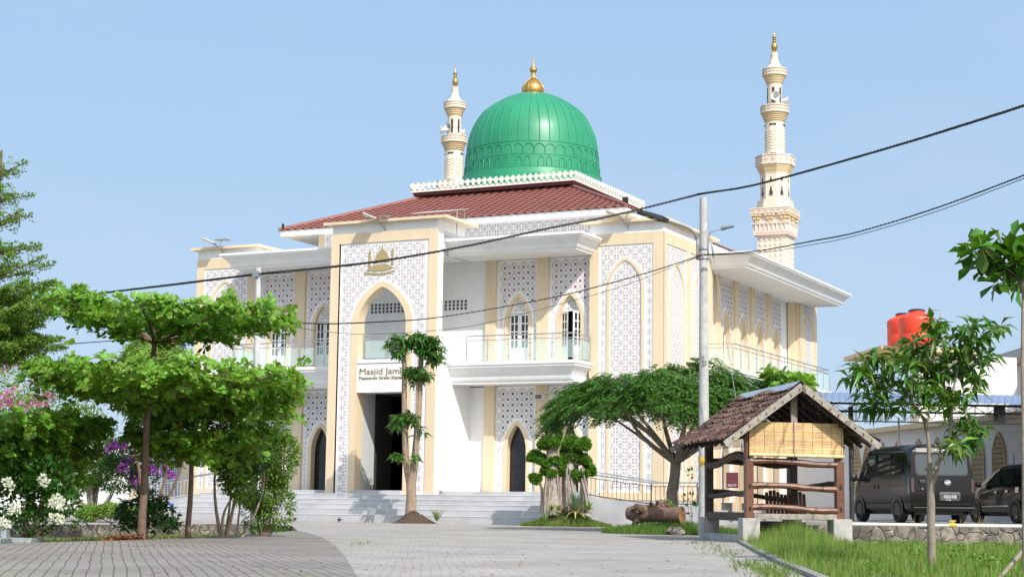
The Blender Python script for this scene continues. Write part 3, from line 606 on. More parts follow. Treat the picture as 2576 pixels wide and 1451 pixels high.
# --- corner towers
def tower(x0, x1, y0, y1, faceS, blind=True):
    B = MB(); B.box(x0 + .06, x1 - .06, y0 + .06, y1 - .06, ZP, 11.66); B.box(x0 + .02, x1 - .02, y0 + .02, y1 - .02, 11.66, 12.09)
    B.k = 1; B.box(x0 - .03, x1 + .03, y0 - .03, y1 + .03, -.2, ZP - .12); B.k = 0; t_ = obj('tower', B, [WHITE, MARBLE])
    def face(T, u0, u1, panels):
        F = MB(); F.box(u0, u1, -.05, 0, 11.22, 11.68, T); F.box(u0, u1, -.05, 0, ZP, 1.3, T); F.box(u0 - .02, u1 + .02, -.05, .05, ZP - .12, ZP, T)
        e = u0
        for a, b, c, w_, zs, za in panels: F.box(e, a, -.05, 0, 1.3, 11.22, T); e = b
        F.box(e, u1, -.05, 0, 1.3, 11.22, T); obj('cream_frame', F, BEIGE, t_)
        for a, b, c, w_, zs, za in panels:
            P_ = MB(); P_.box(a, b, -.055, -.045, 1.3, 11.22, T)
            ring = lambda u, z: inarch(u, z, c, w_ + .17, zs, za + .15) and not inarch(u, z, c, w_ - .03, zs, za - .04)
            lattice(P_, T, a + .08, b - .05, 1.36, 11.14, -.04, 'A', ring, c); arch_ring(P_, T, c, w_, w_ + .13, 1.3, zs, za, za + .13, -.045, .01, 3)
            obj('lattice_panel', P_, LAT + [BEIGE], t_)
    face(TF(y0), x0, x1, [(x0 + .4, x1 - .47, (x0 + .4 + x1 - .47) / 2, .68, 9.5, 10.57)])
    if faceS:
        if y1 - y0 < 4: face(TS(x1), y0 + .003, y1, [(y0 + .75, y1 - .62, (y0 + .75 + y1 - .62) / 2, .62, 9.3, 10.35)]); return
        h = (y1 - y0 - 1.26) / 2
        face(TS(x1), y0 + .003, y1, [(y0 + .38, y0 + .38 + h, y0 + .38 + h / 2, .72, 9.4, 10.45), (y0 + .82 + h, y0 + .82 + 2 * h, y0 + .82 + 1.5 * h, .72, 9.4, 10.45)])
    C_ = MB(); C_.box(x0 - .24, x1 + .24, y0 - .24, y1 + .24, 12.09, 12.2); obj('tower_cap', C_, BEIGE, t_)
tower(-27.35, -24.13, 62.98, 68.82, True); tower(mirror(-24.0), mirror(-27.25), 62.98, 68.82, False)
# far tower on the right flank
tower(-27.35, -24.13, 81.75, 84.85, True)
# --- right flank: recessed wall with windows, canopy and balcony
XS = -24.62; T = TS(XS)
B = MB(); B.box(-25, XS - .1, 80.3, 82.0, ZL, 11); B.box(-25.2, XS - .3, 68.8, 82.0, -.2, ZL - .1, k=1); B.box(-27.3, XS - .4, 68.82, 69.0, 5.6, 11.6); B.box(-25.2, XS - .32, 68.8, 82, 10.85, 11.5); obj('wall', B, [WHITE, MARBLE])
pil = [(70.35, 70.9), (72.9, 73.45), (75.25, 75.8), (77.75, 78.3)]
for a, b in pil + [(81.5, 82.0)]: B = MB(); B.box(a, b, -.05, .14 if b < 80 else .3, .6, 10.9, T); obj('pilaster', B, BEIGE)
cur = [(68.9, 70.35, 69.6)] + [(pil[i][1], pil[i + 1][0] if i < 3 else 80.35, None) for i in range(4)]
for a, b, c in cur:
    c = (a + b) / 2
    B = MB(); wz = .5 if b - a > 1.6 else .001
    arch_panel(B, T, a, b, 6.5, 10.88, c, wz, 6.5, 8.15, 9.3, -.3, 0, 0, 3); lattice(B, T, a + .06, b - .06, 6.56, 10.8, .004, 'B', lambda u, z: inarch(u, z, c, wz + .26, 8.15, 9.6), c); obj('lattice_panel', B, LATS + [BEIGE])
    B = MB(); arch_panel(B, T, a, b, ZL - .3, 5.62, c, wz, ZL - .3, 2.8, 3.9, -.3, 0, 0, 3); obj('lower_wall', B, [WHITE, LATD, LATM, BEIGE])
    if wz > .1:
        B = MB(); arch_ring(B, T, c, wz, wz + .15, 6.5, 8.15, 9.3, 9.46, 0, .07); obj('window_frame', B, BEIGE)
        W_ = MB(); W_.prism([(c - wz, 6.5)] + arch(c, wz, 8.15, 9.3) + [(c + wz, 6.5)], (-.26, -.2), T)
        lattice(W_, T, c - .38, c + .38, 8.60, 9.2, -.196, 'A', lambda u, z: not inarch(u, z, c, .42, 8.15, 9.2), c, 1, 1, .8); wv = obj('window', W_, [WHITE, LATG])
        G_ = MB()
        for x0 in (-.38, -.2, .08, .26):
            for i in range(4): G_.box(c + x0, c + x0 + .13, -.2, -.192, 7.2 + i * .34, 7.2 + i * .34 + .29, T)
        obj('pane', G_, PANE, wv)
        D_ = MB(); D_.prism([(c - wz, ZL - .3)] + arch(c, wz, 2.8, 3.9) + [(c + wz, ZL - .3)], (-.3, -.27), T); obj('door', D_, DGLASS)
path = [(-24.3, 68.65), (-22.56, 68.65), (-22.56, 83.73), (-24.3, 83.73)]
B = fascia('c', path, CAN); B.box(-25, -22.85, 68.95, 83.4, 10.895, 11.47)
for i in range(6): down(B, -23.6, 69.6 + i * 2.6, 10.9)
obj('canopy', B, [WHITE, soff], smooth=True)
path = [(-24.3, 67.42), (-22.7, 67.42), (-22.7, 82.3), (-24.3, 82.3)]
B = fascia('b', path, BAL); B.box(-25, -23.4, 68.0, 81.8, 5.64, 6.46); obj('balcony', B, WHITE, smooth=True)
railing('railing', [(-24.1, 67.52), (-22.8, 67.52), (-22.8, 82.2), (-24.1, 82.2)], 6.47, (1, 14, 1))
# --- body, clerestory and roof
B = MB(); B.box(-45.4, -25.3, 63.6, 85.4, 5.55, 5.6); B.box(mirror(-25.3), -25.4, 63.7, 85, 11.05, 11.5); B.box(mirror(-25.3), mirror(-25.3) + .2, 63.6, 85, 0, 11.4); B.box(-44, -26, 84.6, 84.9, 5.5, 11.4); obj('wall', B, WHITE)
ye0, ye1, xe0, xe1 = 65.62, 83.1, CX - 8.72, CX + 8.60
cw = (xe0 + 1.5, xe1 - 1.0, ye0 + .95, ye1 - .95)
B = MB(); B.box(cw[0], cw[1], cw[2], cw[3], 11.3, 13.15); lattice(B, TF(cw[2]), cw[0] + .35, cw[1] - .35, 11.55, 13.08, .004, 'A', None, CX); lattice(B, TS(cw[1]), cw[2] + .35, cw[3] - .35, 11.55, 13.08, .004, 'A')
obj('clerestory', B, LATS)
B = MB(); 
for a, b in ((cw[0], cw[0] + .3), (cw[1] - .3, cw[1])): B.box(a, b, cw[2] - .03, cw[2] + .2, 11.3, 13.12)
B.box(cw[1] - .2, cw[1] + .03, cw[2], cw[2] + .3, 11.3, 13.12); obj('corner_post', B, BEIGE)
FAS = [(-.03, 12.92), (.0, 12.92), (.02, 13.24), (-.1, 13.24), (-.1, 12.96)]
rect = [(xe0, ye0), (xe1, ye0), (xe1, ye1), (xe0, ye1)]; ov = [(-1, -1), (1, -1), (1, 1), (-1, 1)]
B = MB(); B.sweep(list(zip(rect, ov)), [(-1.2, 13.16), (0, 12.99), (.02, 13.25), (-.1, 13.25), (-1.2, 13.22)], closed=True); obj('fascia', B, WHITE)
TILE = mat('roof_tile', (.245, .092, .074), .55, var=.16, scale=5, bump=.1)
xt0, xt1, yt0, yt1, zt, ze = -39.0, -31.85, 70.75, 77.95, 15.42, 13.26
def roofslope(a0, a1, b0, b1):       # eave a0->a1, top b0->b1
    B = MB(); a0, a1, b0, b1 = map(Vector, (a0, a1, b0, b1)); ud = (a1 - a0).normalized(); W_ = (a1 - a0).length
    nrow = 17; step = .055; nor = ud.cross((b0 - a0)).normalized(); nor = nor if nor.z > 0 else -nor
    for r_ in range(nrow):
        for e in (0, 1):
            pass
        rows = []
        for v, lift in ((r_ / nrow, step), ((r_ + 1) / nrow, .004)):
            l, rr = a0.lerp(b0, v), a1.lerp(b1, v); s0, s1 = (l - a0).dot(ud), (rr - a0).dot(ud); n = int(W_ / .075); pts = []
            for i in range(n + 1):
                s = min(max(W_ * i / n, s0), s1); q = l + ud * (s - s0); ph = s / .42 * 2 * PI
                pts.append(q + nor * (lift + .028 * math.sin(ph)) + (b0 - a0).normalized() * (.02 * math.cos(ph) if lift > .01 else 0))
            rows.append(pts)
        lo_ = [p - nor * step * .9 for p in rows[0]]; n = len(lo_)
        B.add(lo_ + rows[0] + rows[1], [(i, i + 1, n + i + 1, n + i) for i in range(n - 1)] + [(n + i, n + i + 1, 2 * n + i + 1, 2 * n + i) for i in range(n - 1)])
    return B
e4 = [(xe0 - .06, ye0 - .08, ze), (xe1 + .06, ye0 - .08, ze), (xe1 + .06, ye1 + .08, ze), (xe0 - .06, ye1 + .08, ze)]; t4 = [(xt0, yt0, zt), (xt1, yt0, zt), (xt1, yt1, zt), (xt0, yt1, zt)]
rf = MB()
for i in range(4): q = roofslope(e4[i], e4[(i + 1) % 4], t4[i], t4[(i + 1) % 4]); rf.add(q.v, q.f)
roof = obj('roof', rf, TILE, fix=False)
for i in range(4):
    q = MB(); q.tube([Vector(e4[i]).lerp(Vector(t4[i]), t_) + Vector((0, 0, .05)) for t_ in (0, .33, .66, 1)], .09, 8); obj('ridge_cap', q, TILE, roof, smooth=True)
# crown slab and crenels
kx0, kx1, ky0, ky1 = -39.80, -31.19, 70.0, 78.75
B = MB(); B.box(kx0 + .12, kx1 - .12, ky0 + .12, ky1 - .12, 15.36, 15.50); obj('crown_underside', B, mat('maroon_trim', (.12, .04, .035), .6))
MINC = mat('warm_ivory', (.76, .66, .53), .55, var=.03); IVW = mat('ivory_white', (.68, .59, .47), .55)
B = MB(); B.box(kx0, kx1, ky0, ky1, 15.50, 15.56); B.box(kx0 + .03, kx1 - .03, ky0 + .03, ky1 - .03, 15.56, 15.64)
cr = [(-.05, 0), (-.05, .07), (-.13, .15), (-.145, .2), (0, .33), (.145, .2), (.13, .15), (.05, .07), (.05, 0)]
cren = MB()
for (p0, p1) in (((kx0, ky0), (kx1, ky0)), ((kx1, ky0), (kx1, ky1)), ((kx0, ky1), (kx1, ky1)), ((kx0, ky0), (kx0, ky1))):
    p0, p1 = Vector(p0), Vector(p1); n = 29; d = (p1 - p0).normalized(); o_ = Vector((d.y, -d.x))
    for i in range(n):
        c = p0.lerp(p1, (i + .5) / n); cren.prism(cr, (-.03, .03), lambda u, n_, z: (c.x + d.x * u + o_.x * n_, c.y + d.y * u + o_.y * n_, 15.64 + z))
CRW = mat('crown_white', (.77, .73, .67), .55); crown = obj('crown', B, CRW); obj('crenellation', cren, CRW, crown)
# --- dome
DC = (-35.4, 74.35, 0); GREEN = mat('green_dome', (.021, .24, .118), .38, spec=.5, var=.12, scale=.8)
prof = [(3.42, 15.6), (3.42, 16.55), (3.40, 16.60), (3.33, 16.62), (3.30, 17.2), (3.28, 17.22), (3.25, 17.63), (3.19, 18.17), (3.085, 18.71), (2.88, 19.23), (2.56, 19.75), (2.25, 20.04), (1.9, 20.28), (1.53, 20.52), (.95, 20.78), (.5, 20.90)]
def rz(z):
    for (r0, z0), (r1, z1) in zip(prof, prof[1:]):
        if z0 <= z <= z1 and z1 > z0: return r0 + (r1 - r0) * (z - z0) / (z1 - z0)
    return .5
# smooth the upper shell by interpolating with a fine Catmull-Rom
def cat(P, k=5):
    out = []
    for i in range(len(P) - 1):
        p0, p1, p2, p3 = [Vector(P[min(max(j, 0), len(P) - 1)]) for j in (i - 1, i, i + 1, i + 2)]
        for q in range(k):
            t_ = q / k; out.append(tuple(.5 * ((2 * p1) + (p2 - p0) * t_ + (2 * p0 - 5 * p1 + 4 * p2 - p3) * t_ ** 2 + (3 * p1 - p0 - 3 * p2 + p3) * t_ ** 3)))
    return out + [tuple(P[-1])]
prof = prof[:6] + cat(prof[6:])
B = MB(); B.lathe(prof, DC, 120)
B.lathe([(3.56, 15.6), (3.56, 16.25), (3.45, 16.32)], DC, 8, rot=PI / 8 + .1)
NRIB = 40
def onD(a, z, off=.0): r_ = rz(z) + off; return (DC[0] + r_ * math.cos(a), DC[1] + r_ * math.sin(a), z)
zs_ = [17.88 + (20.88 - 17.88) * i / 16 for i in range(17)]
for i in range(NRIB):
    a = 2 * PI * (i + .5) / NRIB
    B.tube([onD(a, z, .0) for z in zs_], [.032] * 10 + [.028, .025, .022, .018, .014, .010, .008], 5)
    h = PI / NRIB * .96
    B.tube([onD(a - h, 17.22, .01)] + [onD(a - h * math.cos(t_ * PI), 17.48 + .26 * math.sin(t_ * PI), .01) for t_ in [q / 8 for q in range(9)]] + [onD(a + h, 17.22, .01)], .028, 5)
    if True:
        a2 = 2 * PI * (i + .5 + (.12 if i % 2 else -.12)) / NRIB; h2 = h * .52
        if i % 2 == 0 or True: B.tube([onD(a2 - h2, 16.66, .01)] + [onD(a2 - h2 * math.cos(t_ * PI), 16.95 + .15 * math.sin(t_ * PI), .01) for t_ in [q / 6 for q in range(7)]] + [onD(a2 + h2, 16.66, .01)], .026, 5)
for z, q in ((17.21, .025), (17.86, .018), (16.6, .03)): B.tube([onD(2 * PI * j / 100, z, .005) for j in range(101)], q, 5, cap=False)
dome = obj('dome', B, GREEN, smooth=True)
B = MB(); gp = cat([(.50, 20.83), (.55, 21.0), (.55, 21.17), (.49, 21.33), (.37, 21.5), (.22, 21.63), (.14, 21.74), (.105, 21.85), (.10, 21.96), (.12, 22.0), (.18, 22.06), (.19, 22.13), (.16, 22.22), (.1, 22.26), (.09, 22.29), (.065, 22.32), (.035, 22.5), (.008, 22.9)], 4); B.lathe(gp, DC, 28)
for j in range(12): a = 2 * PI * j / 12; B.tube([(DC[0] + r_ * math.cos(a), DC[1] + r_ * math.sin(a), z) for r_, z in gp[2:26]], .009, 4)
obj('finial', B, GOLD, dome, smooth=True)
# --- minarets
MIN = [IVW, mat('corbel_ochre', (.64, .50, .30), .6), mat('pinkish_band', (.66, .54, .47), .6)]
def minaret(c, side):
    def z1(y): d_ = ray(1948, (80 + y / 2.902) * .67083); return EYE + d_.z * 84 / d_.y
    def z2(y): return z1(y + 1364)
    B = MB(); cx_, cy_ = c; P0 = (cx_, cy_, 0)
    B.box(cx_ - .74, cx_ + .74, cy_ - .74, cy_ + .74, 10, z2(985))
    for T_, sgn in ((lambda u, n, z: (cx_ + u, cy_ - .74 - n, z), 0), (lambda u, n, z: (cx_ + .74 + n, cy_ + u, z), 0), (lambda u, n, z: (cx_ - .74 - n, cy_ + u, z), 0)):
        for i in range(5):
            for j in range(18):
                u, z = (i - 2) * .275, z2(1030) - j * .275
                B.add([T_(u - .12, 0.002, z - .12), T_(u + .12, 0.002, z - .12), T_(u + .12, 0.002, z + .12), T_(u - .12, 0.002, z + .12), T_(u, .07, z)], [(0, 1, 4), (1, 2, 4), (2, 3, 4), (3, 0, 4)])
    # pleated band and square gallery
    B.k = 2; B.box(cx_ - .9, cx_ + .9, cy_ - .9, cy_ + .9, z2(975), z2(865)); B.box(cx_ - .98, cx_ + .98, cy_ - .98, cy_ + .98, z2(868), z2(855)); B.box(cx_ - .93, cx_ + .93, cy_ - .93, cy_ + .93, z2(985), z2(970))
    for T_ in (lambda u, n, z: (cx_ + u, cy_ - .9 - n, z), lambda u, n, z: (cx_ + .9 + n, cy_ + u, z), lambda u, n, z: (cx_ - .9 - n, cy_ + u, z)):
        for i in range(8):
            u = -.9 + (i + .5) * .225; za, zb = z2(868), z2(962); B.add([T_(u - .11, .004, za), T_(u + .11, .004, za), T_(u, .004, zb), T_(u, .075, za), ], [(0, 3, 2), (3, 1, 2), (0, 1, 3)])
            B.add([T_(u + .1125 - .11, .004, zb), T_(u + .1125 + .11, .004, zb), T_(u + .1125, .06, zb)], [(0, 1, 2)])
    B.k = 0; B.box(cx_ - .86, cx_ + .86, cy_ - .86, cy_ + .86, z2(857), z2(750))
    mina = obj('minaret', B, MIN)
    C_ = MB(); C_.k = 1
    for T_ in (lambda u, n, z: (cx_ + u, cy_ - .86 - n, z), lambda u, n, z: (cx_ + .86 + n, cy_ + u, z), lambda u, n, z: (cx_ - .86 - n, cy_ + u, z)):
        for g_ in (-.72, 0, .72):
            for r_, nn in enumerate((3, 2, 1)):
                for q in range(nn): u = g_ + (q - (nn - 1) / 2) * .2; zz = z2(752) - r_ * .16; C_.box(u - .085, u + .085, 0, .15 - r_ * .05, zz - .14, zz, T_)
    obj('corbel', C_, MIN, mina)
    def balus(n, r_, zb, zt, rot, nm='gallery'):
        G_ = MB(); G_.lathe([(r_ - .08, zb), (r_ - .02, zb), (r_ - .02, zt - .03), (r_ - .08, zt - .03)], P0, n, k=2, rot=rot); G_.lathe([(r_ - .03, zb - .02), (r_ + .02, zb - .02), (r_ + .02, zb + .04), (r_ - .03, zb + .04)], P0, n, k=0, rot=rot); G_.lathe([(r_ - .1, zt - .05), (r_ + .02, zt - .05), (r_ + .02, zt), (r_ - .1, zt)], P0, n, k=0, rot=rot)
        m_ = max(n, 16) if n > 8 else n
        ns = 20 if n > 8 else n * 2 if n == 8 else 24
        for i in range(ns):
            if n > 8: a = 2 * PI * i / ns; ca_, sa_ = math.cos(a), math.sin(a); rr = r_ - .005
            else:
                s = (i + .5) / ns * n; e = int(s); t_ = s - e; p, q = [Vector((math.cos(2 * PI * j / n + rot), math.sin(2 * PI * j / n + rot))) * r_ for j in (e, e + 1)]; v = p.lerp(q, t_); rr = v.length - .004; ca_, sa_ = v.x / v.length, v.y / v.length
                a = math.atan2((p + q).y, (p + q).x); 
            o_ = Vector((ca_, sa_, 0)) * rr + Vector(P0); tx = Vector((-math.sin(a), math.cos(a), 0)); zm = (zb + zt) / 2; hh = (zt - zb) / 2
            ex_ = Vector((math.cos(a), math.sin(a), 0)) * .012
            for an in range(4): 
                q0, q1 = an * PI / 2, (an + 1) * PI / 2; G_.tube([o_ + ex_ + tx * .055 * math.cos(q0) + Vector((0, 0, zm + .055 * math.sin(q0))), o_ + ex_ + tx * .055 * math.cos(q1) + Vector((0, 0, zm + .055 * math.sin(q1)))], .012, 4, k=0)
            for s_ in (-1, 1): G_.tube([o_ + ex_ + Vector((0, 0, zm + s_ * .055)), o_ + ex_ + Vector((0, 0, zm + s_ * hh))], .012, 4, k=0); G_.tube([o_ + ex_ + tx * s_ * .055 + Vector((0, 0, zm)), o_ + ex_ + tx * s_ * .13 + Vector((0, 0, zm))], .012, 4, k=0)
        return G_
    G_ = balus(4, 1.02 * math.sqrt(2), z2(750), z2(692), PI / 4); obj('gallery', G_, MIN, mina)
    # octagonal drum
    B = MB(); o8 = PI / 8; q8 = 1 / math.cos(PI / 8)
    B.lathe([(.89 * q8, z2(700)), (.89 * q8, z2(645)), (.86 * q8, z2(640)), (.86 * q8, z2(600)), (.71 * q8, z2(598)), (.71 * q8, z2(318)), (.73 * q8, z2(312)), (.73 * q8, z2(300))], P0, 8, rot=o8)
    dr = obj('octagonal_drum', B, MIN, mina)
    W_ = MB()
    for j in range(8):
        a = j * PI / 4 + PI / 8 * 0; n_ = Vector((math.cos(a), math.sin(a), 0)); t_ = Vector((-math.sin(a), math.cos(a), 0)); Tq = lambda u, n, z: tuple(Vector(P0) + n_ * (.71 + n) + t_ * u + Vector((0, 0, z)))
        for zc, hh, w_ in ((z2(555), .5, .09), (z2(400), .25, .055)):
            kh = [(-w_, 0), (w_, 0), (w_, hh * .42), (w_ * .5, hh * .55), (w_ * .5, hh * .85), (0, hh), (-w_ * .5, hh * .85), (-w_ * .5, hh * .55), (-w_, hh * .42)]
            W_.prism([(x * 1.45, zc - .03 + z * 1.07) for x, z in kh], (.0, .012), Tq, k=0); W_.prism([(x, zc + z) for x, z in kh], (.012, .018), Tq, k=1)
    obj('window', W_, [IVW, DARK], mina)
    def corb(zb, zt, rb, rt_, n, rot, rows):
        G2 = MB()
        for i in range(rows):
            t0, t1 = i / rows, (i + 1) / rows; r0 = rb + (rt_ - rb) * (i + .5) / rows; za, zb_ = zb + (zt - zb) * t0, zb + (zt - zb) * t1
            G2.lathe([(rb * .9, za), (r0 - .03, za), (r0 + .02, zb_ - .03), (r0 + .035, zb_ - .025), (r0 + .035, zb_), (rb * .9, zb_)], P0, n, rot=rot, k=1)
        return G2
    obj('corbel', corb(z2(300), z2(215), .74 * q8, .94 * q8, 8, o8, 3), MIN, mina, smooth=False)
    obj('gallery', balus(8, .955 * q8, z2(215), z2(115), o8), MIN, mina)
    B = MB(); B.lathe([(.5, z2(140)), (.5, z1(1110)), (.49, z1(1100))], P0, 40)
    for row in range(7):      # chevron relief
        for i in range(24):
            a0, a1 = 2 * PI * i / 24, 2 * PI * (i + 1) / 24; zz = z1(1200) - row * .15; d0, d1 = (0, .1) if i % 2 else (.1, 0)
            B.tube([(cx_ + .5 * math.cos(a0), cy_ + .5 * math.sin(a0), zz - d0), (cx_ + .5 * math.cos(a1), cy_ + .5 * math.sin(a1), zz - d1)], .034, 4)
    B.k = 0; sh_ = obj('shaft', B, MIN, mina, smooth=True)
    W_ = MB()
    for zz in (z1(1140), z2(97)):
        for j in range(4):
            a = -PI / 2 + .1 + j * PI / 2; n_ = Vector((math.cos(a), math.sin(a), 0)); t_ = Vector((-math.sin(a), math.cos(a), 0)); W_.prism([(-.17, -.045), (.17, -.045), (.17, .045), (-.17, .045)], (.42, .545), lambda u, n, z: tuple(Vector(P0) + n_ * (n if abs(u) < .01 else n - .03) + t_ * u + Vector((0, 0, zz + z))))
    obj('slot', W_, DARK, mina)
    obj('corbel', corb(z1(1108), z1(1005), .51, .68, 36, 0, 5), MIN, mina, smooth=True)
    obj('gallery', balus(36, .725, z1(1005), z1(930), 0), MIN, mina, smooth=True)
    B = MB(); B.lathe([(.385, z1(1000)), (.385, z1(690))], P0, 36); obj('lantern', B, MIN, mina, smooth=True)
    W_ = MB()
    for j in range(6):
        a = -PI / 2 + .13 + j * PI / 3; n_ = Vector((math.cos(a), math.sin(a), 0)); t_ = Vector((-math.sin(a), math.cos(a), 0)); zb = z1(900); hh = .85; w_ = .09
        kh = [(-w_ * .7, 0), (w_ * .7, 0), (w_ * .7, hh * .3), (w_, hh * .36), (w_, hh * .42), (w_ * .75, hh * .45), (w_ * .75, hh * .9), (0, hh), (-w_ * .75, hh * .9), (-w_ * .75, hh * .45), (-w_, hh * .42), (-w_, hh * .36), (-w_ * .7, hh * .3)]
        Tq = lambda u, n, z: tuple(Vector(P0) + n_ * (.36 + n) + t_ * u + Vector((0, 0, zb + z))); W_.prism([(x * 1.3, -.03 + z * 1.05) for x, z in kh], (0, .018), Tq, k=0); W_.prism(kh, (.0, .026), Tq, k=1)
    obj('window', W_, [IVW, DARK], mina)
    obj('corbel', corb(z1(692), z1(598), .41, .58, 36, 0, 4), MIN, mina, smooth=True)
    obj('gallery', balus(36, .615, z1(598), z1(525), 0), MIN, mina, smooth=True)
    B = MB(); B.lathe([(.6, z1(560)), (.56, z1(528)), (.45, z1(510)), (.34, z1(488)), (.32, z1(484)), (.32, z1(476)), (.29, z1(472)), (.29, z1(462)), (.25, z1(456)), (.25, z1(448)), (.215, z1(440)), (.18, z1(385)), (.2, z1(378)), (.2, z1(370)), (.185, z1(366)), (.2, z1(358)), (.2, z1(348)), (.12, z1(342))], P0, 32); obj('spire', B, MIN, mina, smooth=True)
    B = MB(); B.lathe(cat([(.06, z1(345)), (.07, z1(335)), (.12, z1(318)), (.165, z1(290)), (.165, z1(272)), (.13, z1(248)), (.07, z1(233)), (.1, z1(225)), (.1, z1(215)), (.06, z1(208)), (.1, z1(200)), (.1, z1(194)), (.07, z1(188)), (.11, z1(182)), (.11, z1(176)), (.06, z1(165)), (.03, z1(128)), (.012, z1(118)), (.004, z1(30))], 3), P0, 20); obj('finial', B, GOLD, mina, smooth=True)
    return mina
mina = minaret((-26.03, 84.0), 1)
m2_ = dup(mina); m2_.location = (-44.94 + 26.03, 0, 0)
# ================================================================== GAZEBO (local coordinates, aligned with the car park)
HR = math.radians(35)
WOOD = mat('varnished_wood', (.18, .072, .04), .42, scale=6, col2=(.085, .032, .02), bump=.35, bscale=30)
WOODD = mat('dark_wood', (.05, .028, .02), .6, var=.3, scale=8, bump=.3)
WOODG = mat('grey_weathered_wood', (.40, .36, .31), .85, scale=9, col2=(.20, .175, .15), bump=.5, bscale=50)
STRAW = mat('bamboo', (.74, .53, .27), .5, var=.25, scale=4, island=.16)
g0 = dep(1884, 1364, 36.4)
GZ = thing('gazebo', 'small open timber gazebo with old clay tile roof and rolled bamboo blind', 'gazebo', (g0.x, g0.y, 0), HR, local=True)
def lob(name, B, m_, p, **k): return B.build(name, m_, parent=p, **k)
def rough_log(a, b, r0, sag=.03, n=10, k=8):
    a, b = Vector(a), Vector(b); pts = [a.lerp(b, i / n) + Vector((R.uniform(-.008, .008), R.uniform(-.01, .01), sag * math.sin(i / n * PI * 1.6 + .3) + R.uniform(-.006, .006))) for i in range(n + 1)]
    B = MB(); B.tube(pts, [r0 * R.uniform(.85, 1.15) for _ in pts], k); return B
GW, GD = 2.03, 3.15
for x, y in ((0, 0), (GW, 0), (0, GD), (GW, GD)):
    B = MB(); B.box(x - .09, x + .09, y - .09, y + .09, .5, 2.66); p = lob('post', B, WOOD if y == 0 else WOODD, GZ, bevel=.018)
    if y == 0:
        for z in (.72, 1.2): q = MB(); q.box(x - .028, x + .028, y - .094, y - .08, z - .05, z + .05); lob('mortise', q, mat('mortise_dark', (.03, .02, .015), .9), p)
        q = MB(); q.box(x + .0, x + .07, y - .10, y - .05, 1.74, 1.86); lob('peg', q, WOODG, p)
    B = MB(); w0 = .19 if x == 0 else .21; B.box(x - w0, x + w0, y - w0, y + w0, -.6, .52); lob('footing', B, CONC, GZ, bevel=.012)
B = MB(); B.box(-.19, .19, .2, 2.9, -.3, .16); lob('footing_beam', B, CONC, GZ)
for z in (.74, 1.2, 1.72): lob('rail', rough_log((.05, -.03, z), (GW - .05, -.03, z - .02), .068, .03), WOOD, GZ, smooth=True)
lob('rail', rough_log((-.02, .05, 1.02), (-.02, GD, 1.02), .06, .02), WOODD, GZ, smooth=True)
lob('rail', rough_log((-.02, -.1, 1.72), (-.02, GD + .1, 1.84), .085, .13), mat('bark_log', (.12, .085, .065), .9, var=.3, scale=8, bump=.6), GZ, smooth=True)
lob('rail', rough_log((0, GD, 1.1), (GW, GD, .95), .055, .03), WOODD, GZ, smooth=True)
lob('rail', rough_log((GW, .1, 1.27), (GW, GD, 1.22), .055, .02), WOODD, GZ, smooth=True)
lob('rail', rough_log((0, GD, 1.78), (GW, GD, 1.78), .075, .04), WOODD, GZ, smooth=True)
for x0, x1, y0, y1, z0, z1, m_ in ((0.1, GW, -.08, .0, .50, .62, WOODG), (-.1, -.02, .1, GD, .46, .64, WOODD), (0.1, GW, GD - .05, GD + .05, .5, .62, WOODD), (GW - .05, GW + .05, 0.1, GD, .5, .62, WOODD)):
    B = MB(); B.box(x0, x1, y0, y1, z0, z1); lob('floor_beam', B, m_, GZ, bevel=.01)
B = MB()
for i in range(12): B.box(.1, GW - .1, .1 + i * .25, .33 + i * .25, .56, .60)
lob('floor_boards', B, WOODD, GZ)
for y in (0, GD):
    B = MB(); B.box(-.75, GW + .75, y - .06, y + .06, 2.28, 2.42) if False else B.box(-.45, GW + .45, y - .06, y + .06, 2.34, 2.48); lob('tie_beam', B, WOOD, GZ, bevel=.01)
    B = MB(); B.box(GW / 2 - .07, GW / 2 + .07, y - .05, y + .05, 2.48, 3.24); lob('king_post', B, WOODG, GZ, bevel=.01)
for x in (0, GW): B = MB(); B.box(x - .06, x + .06, -.45, GD + .6, 2.48, 2.6); lob('wall_plate', B, WOODD, GZ, bevel=.01)
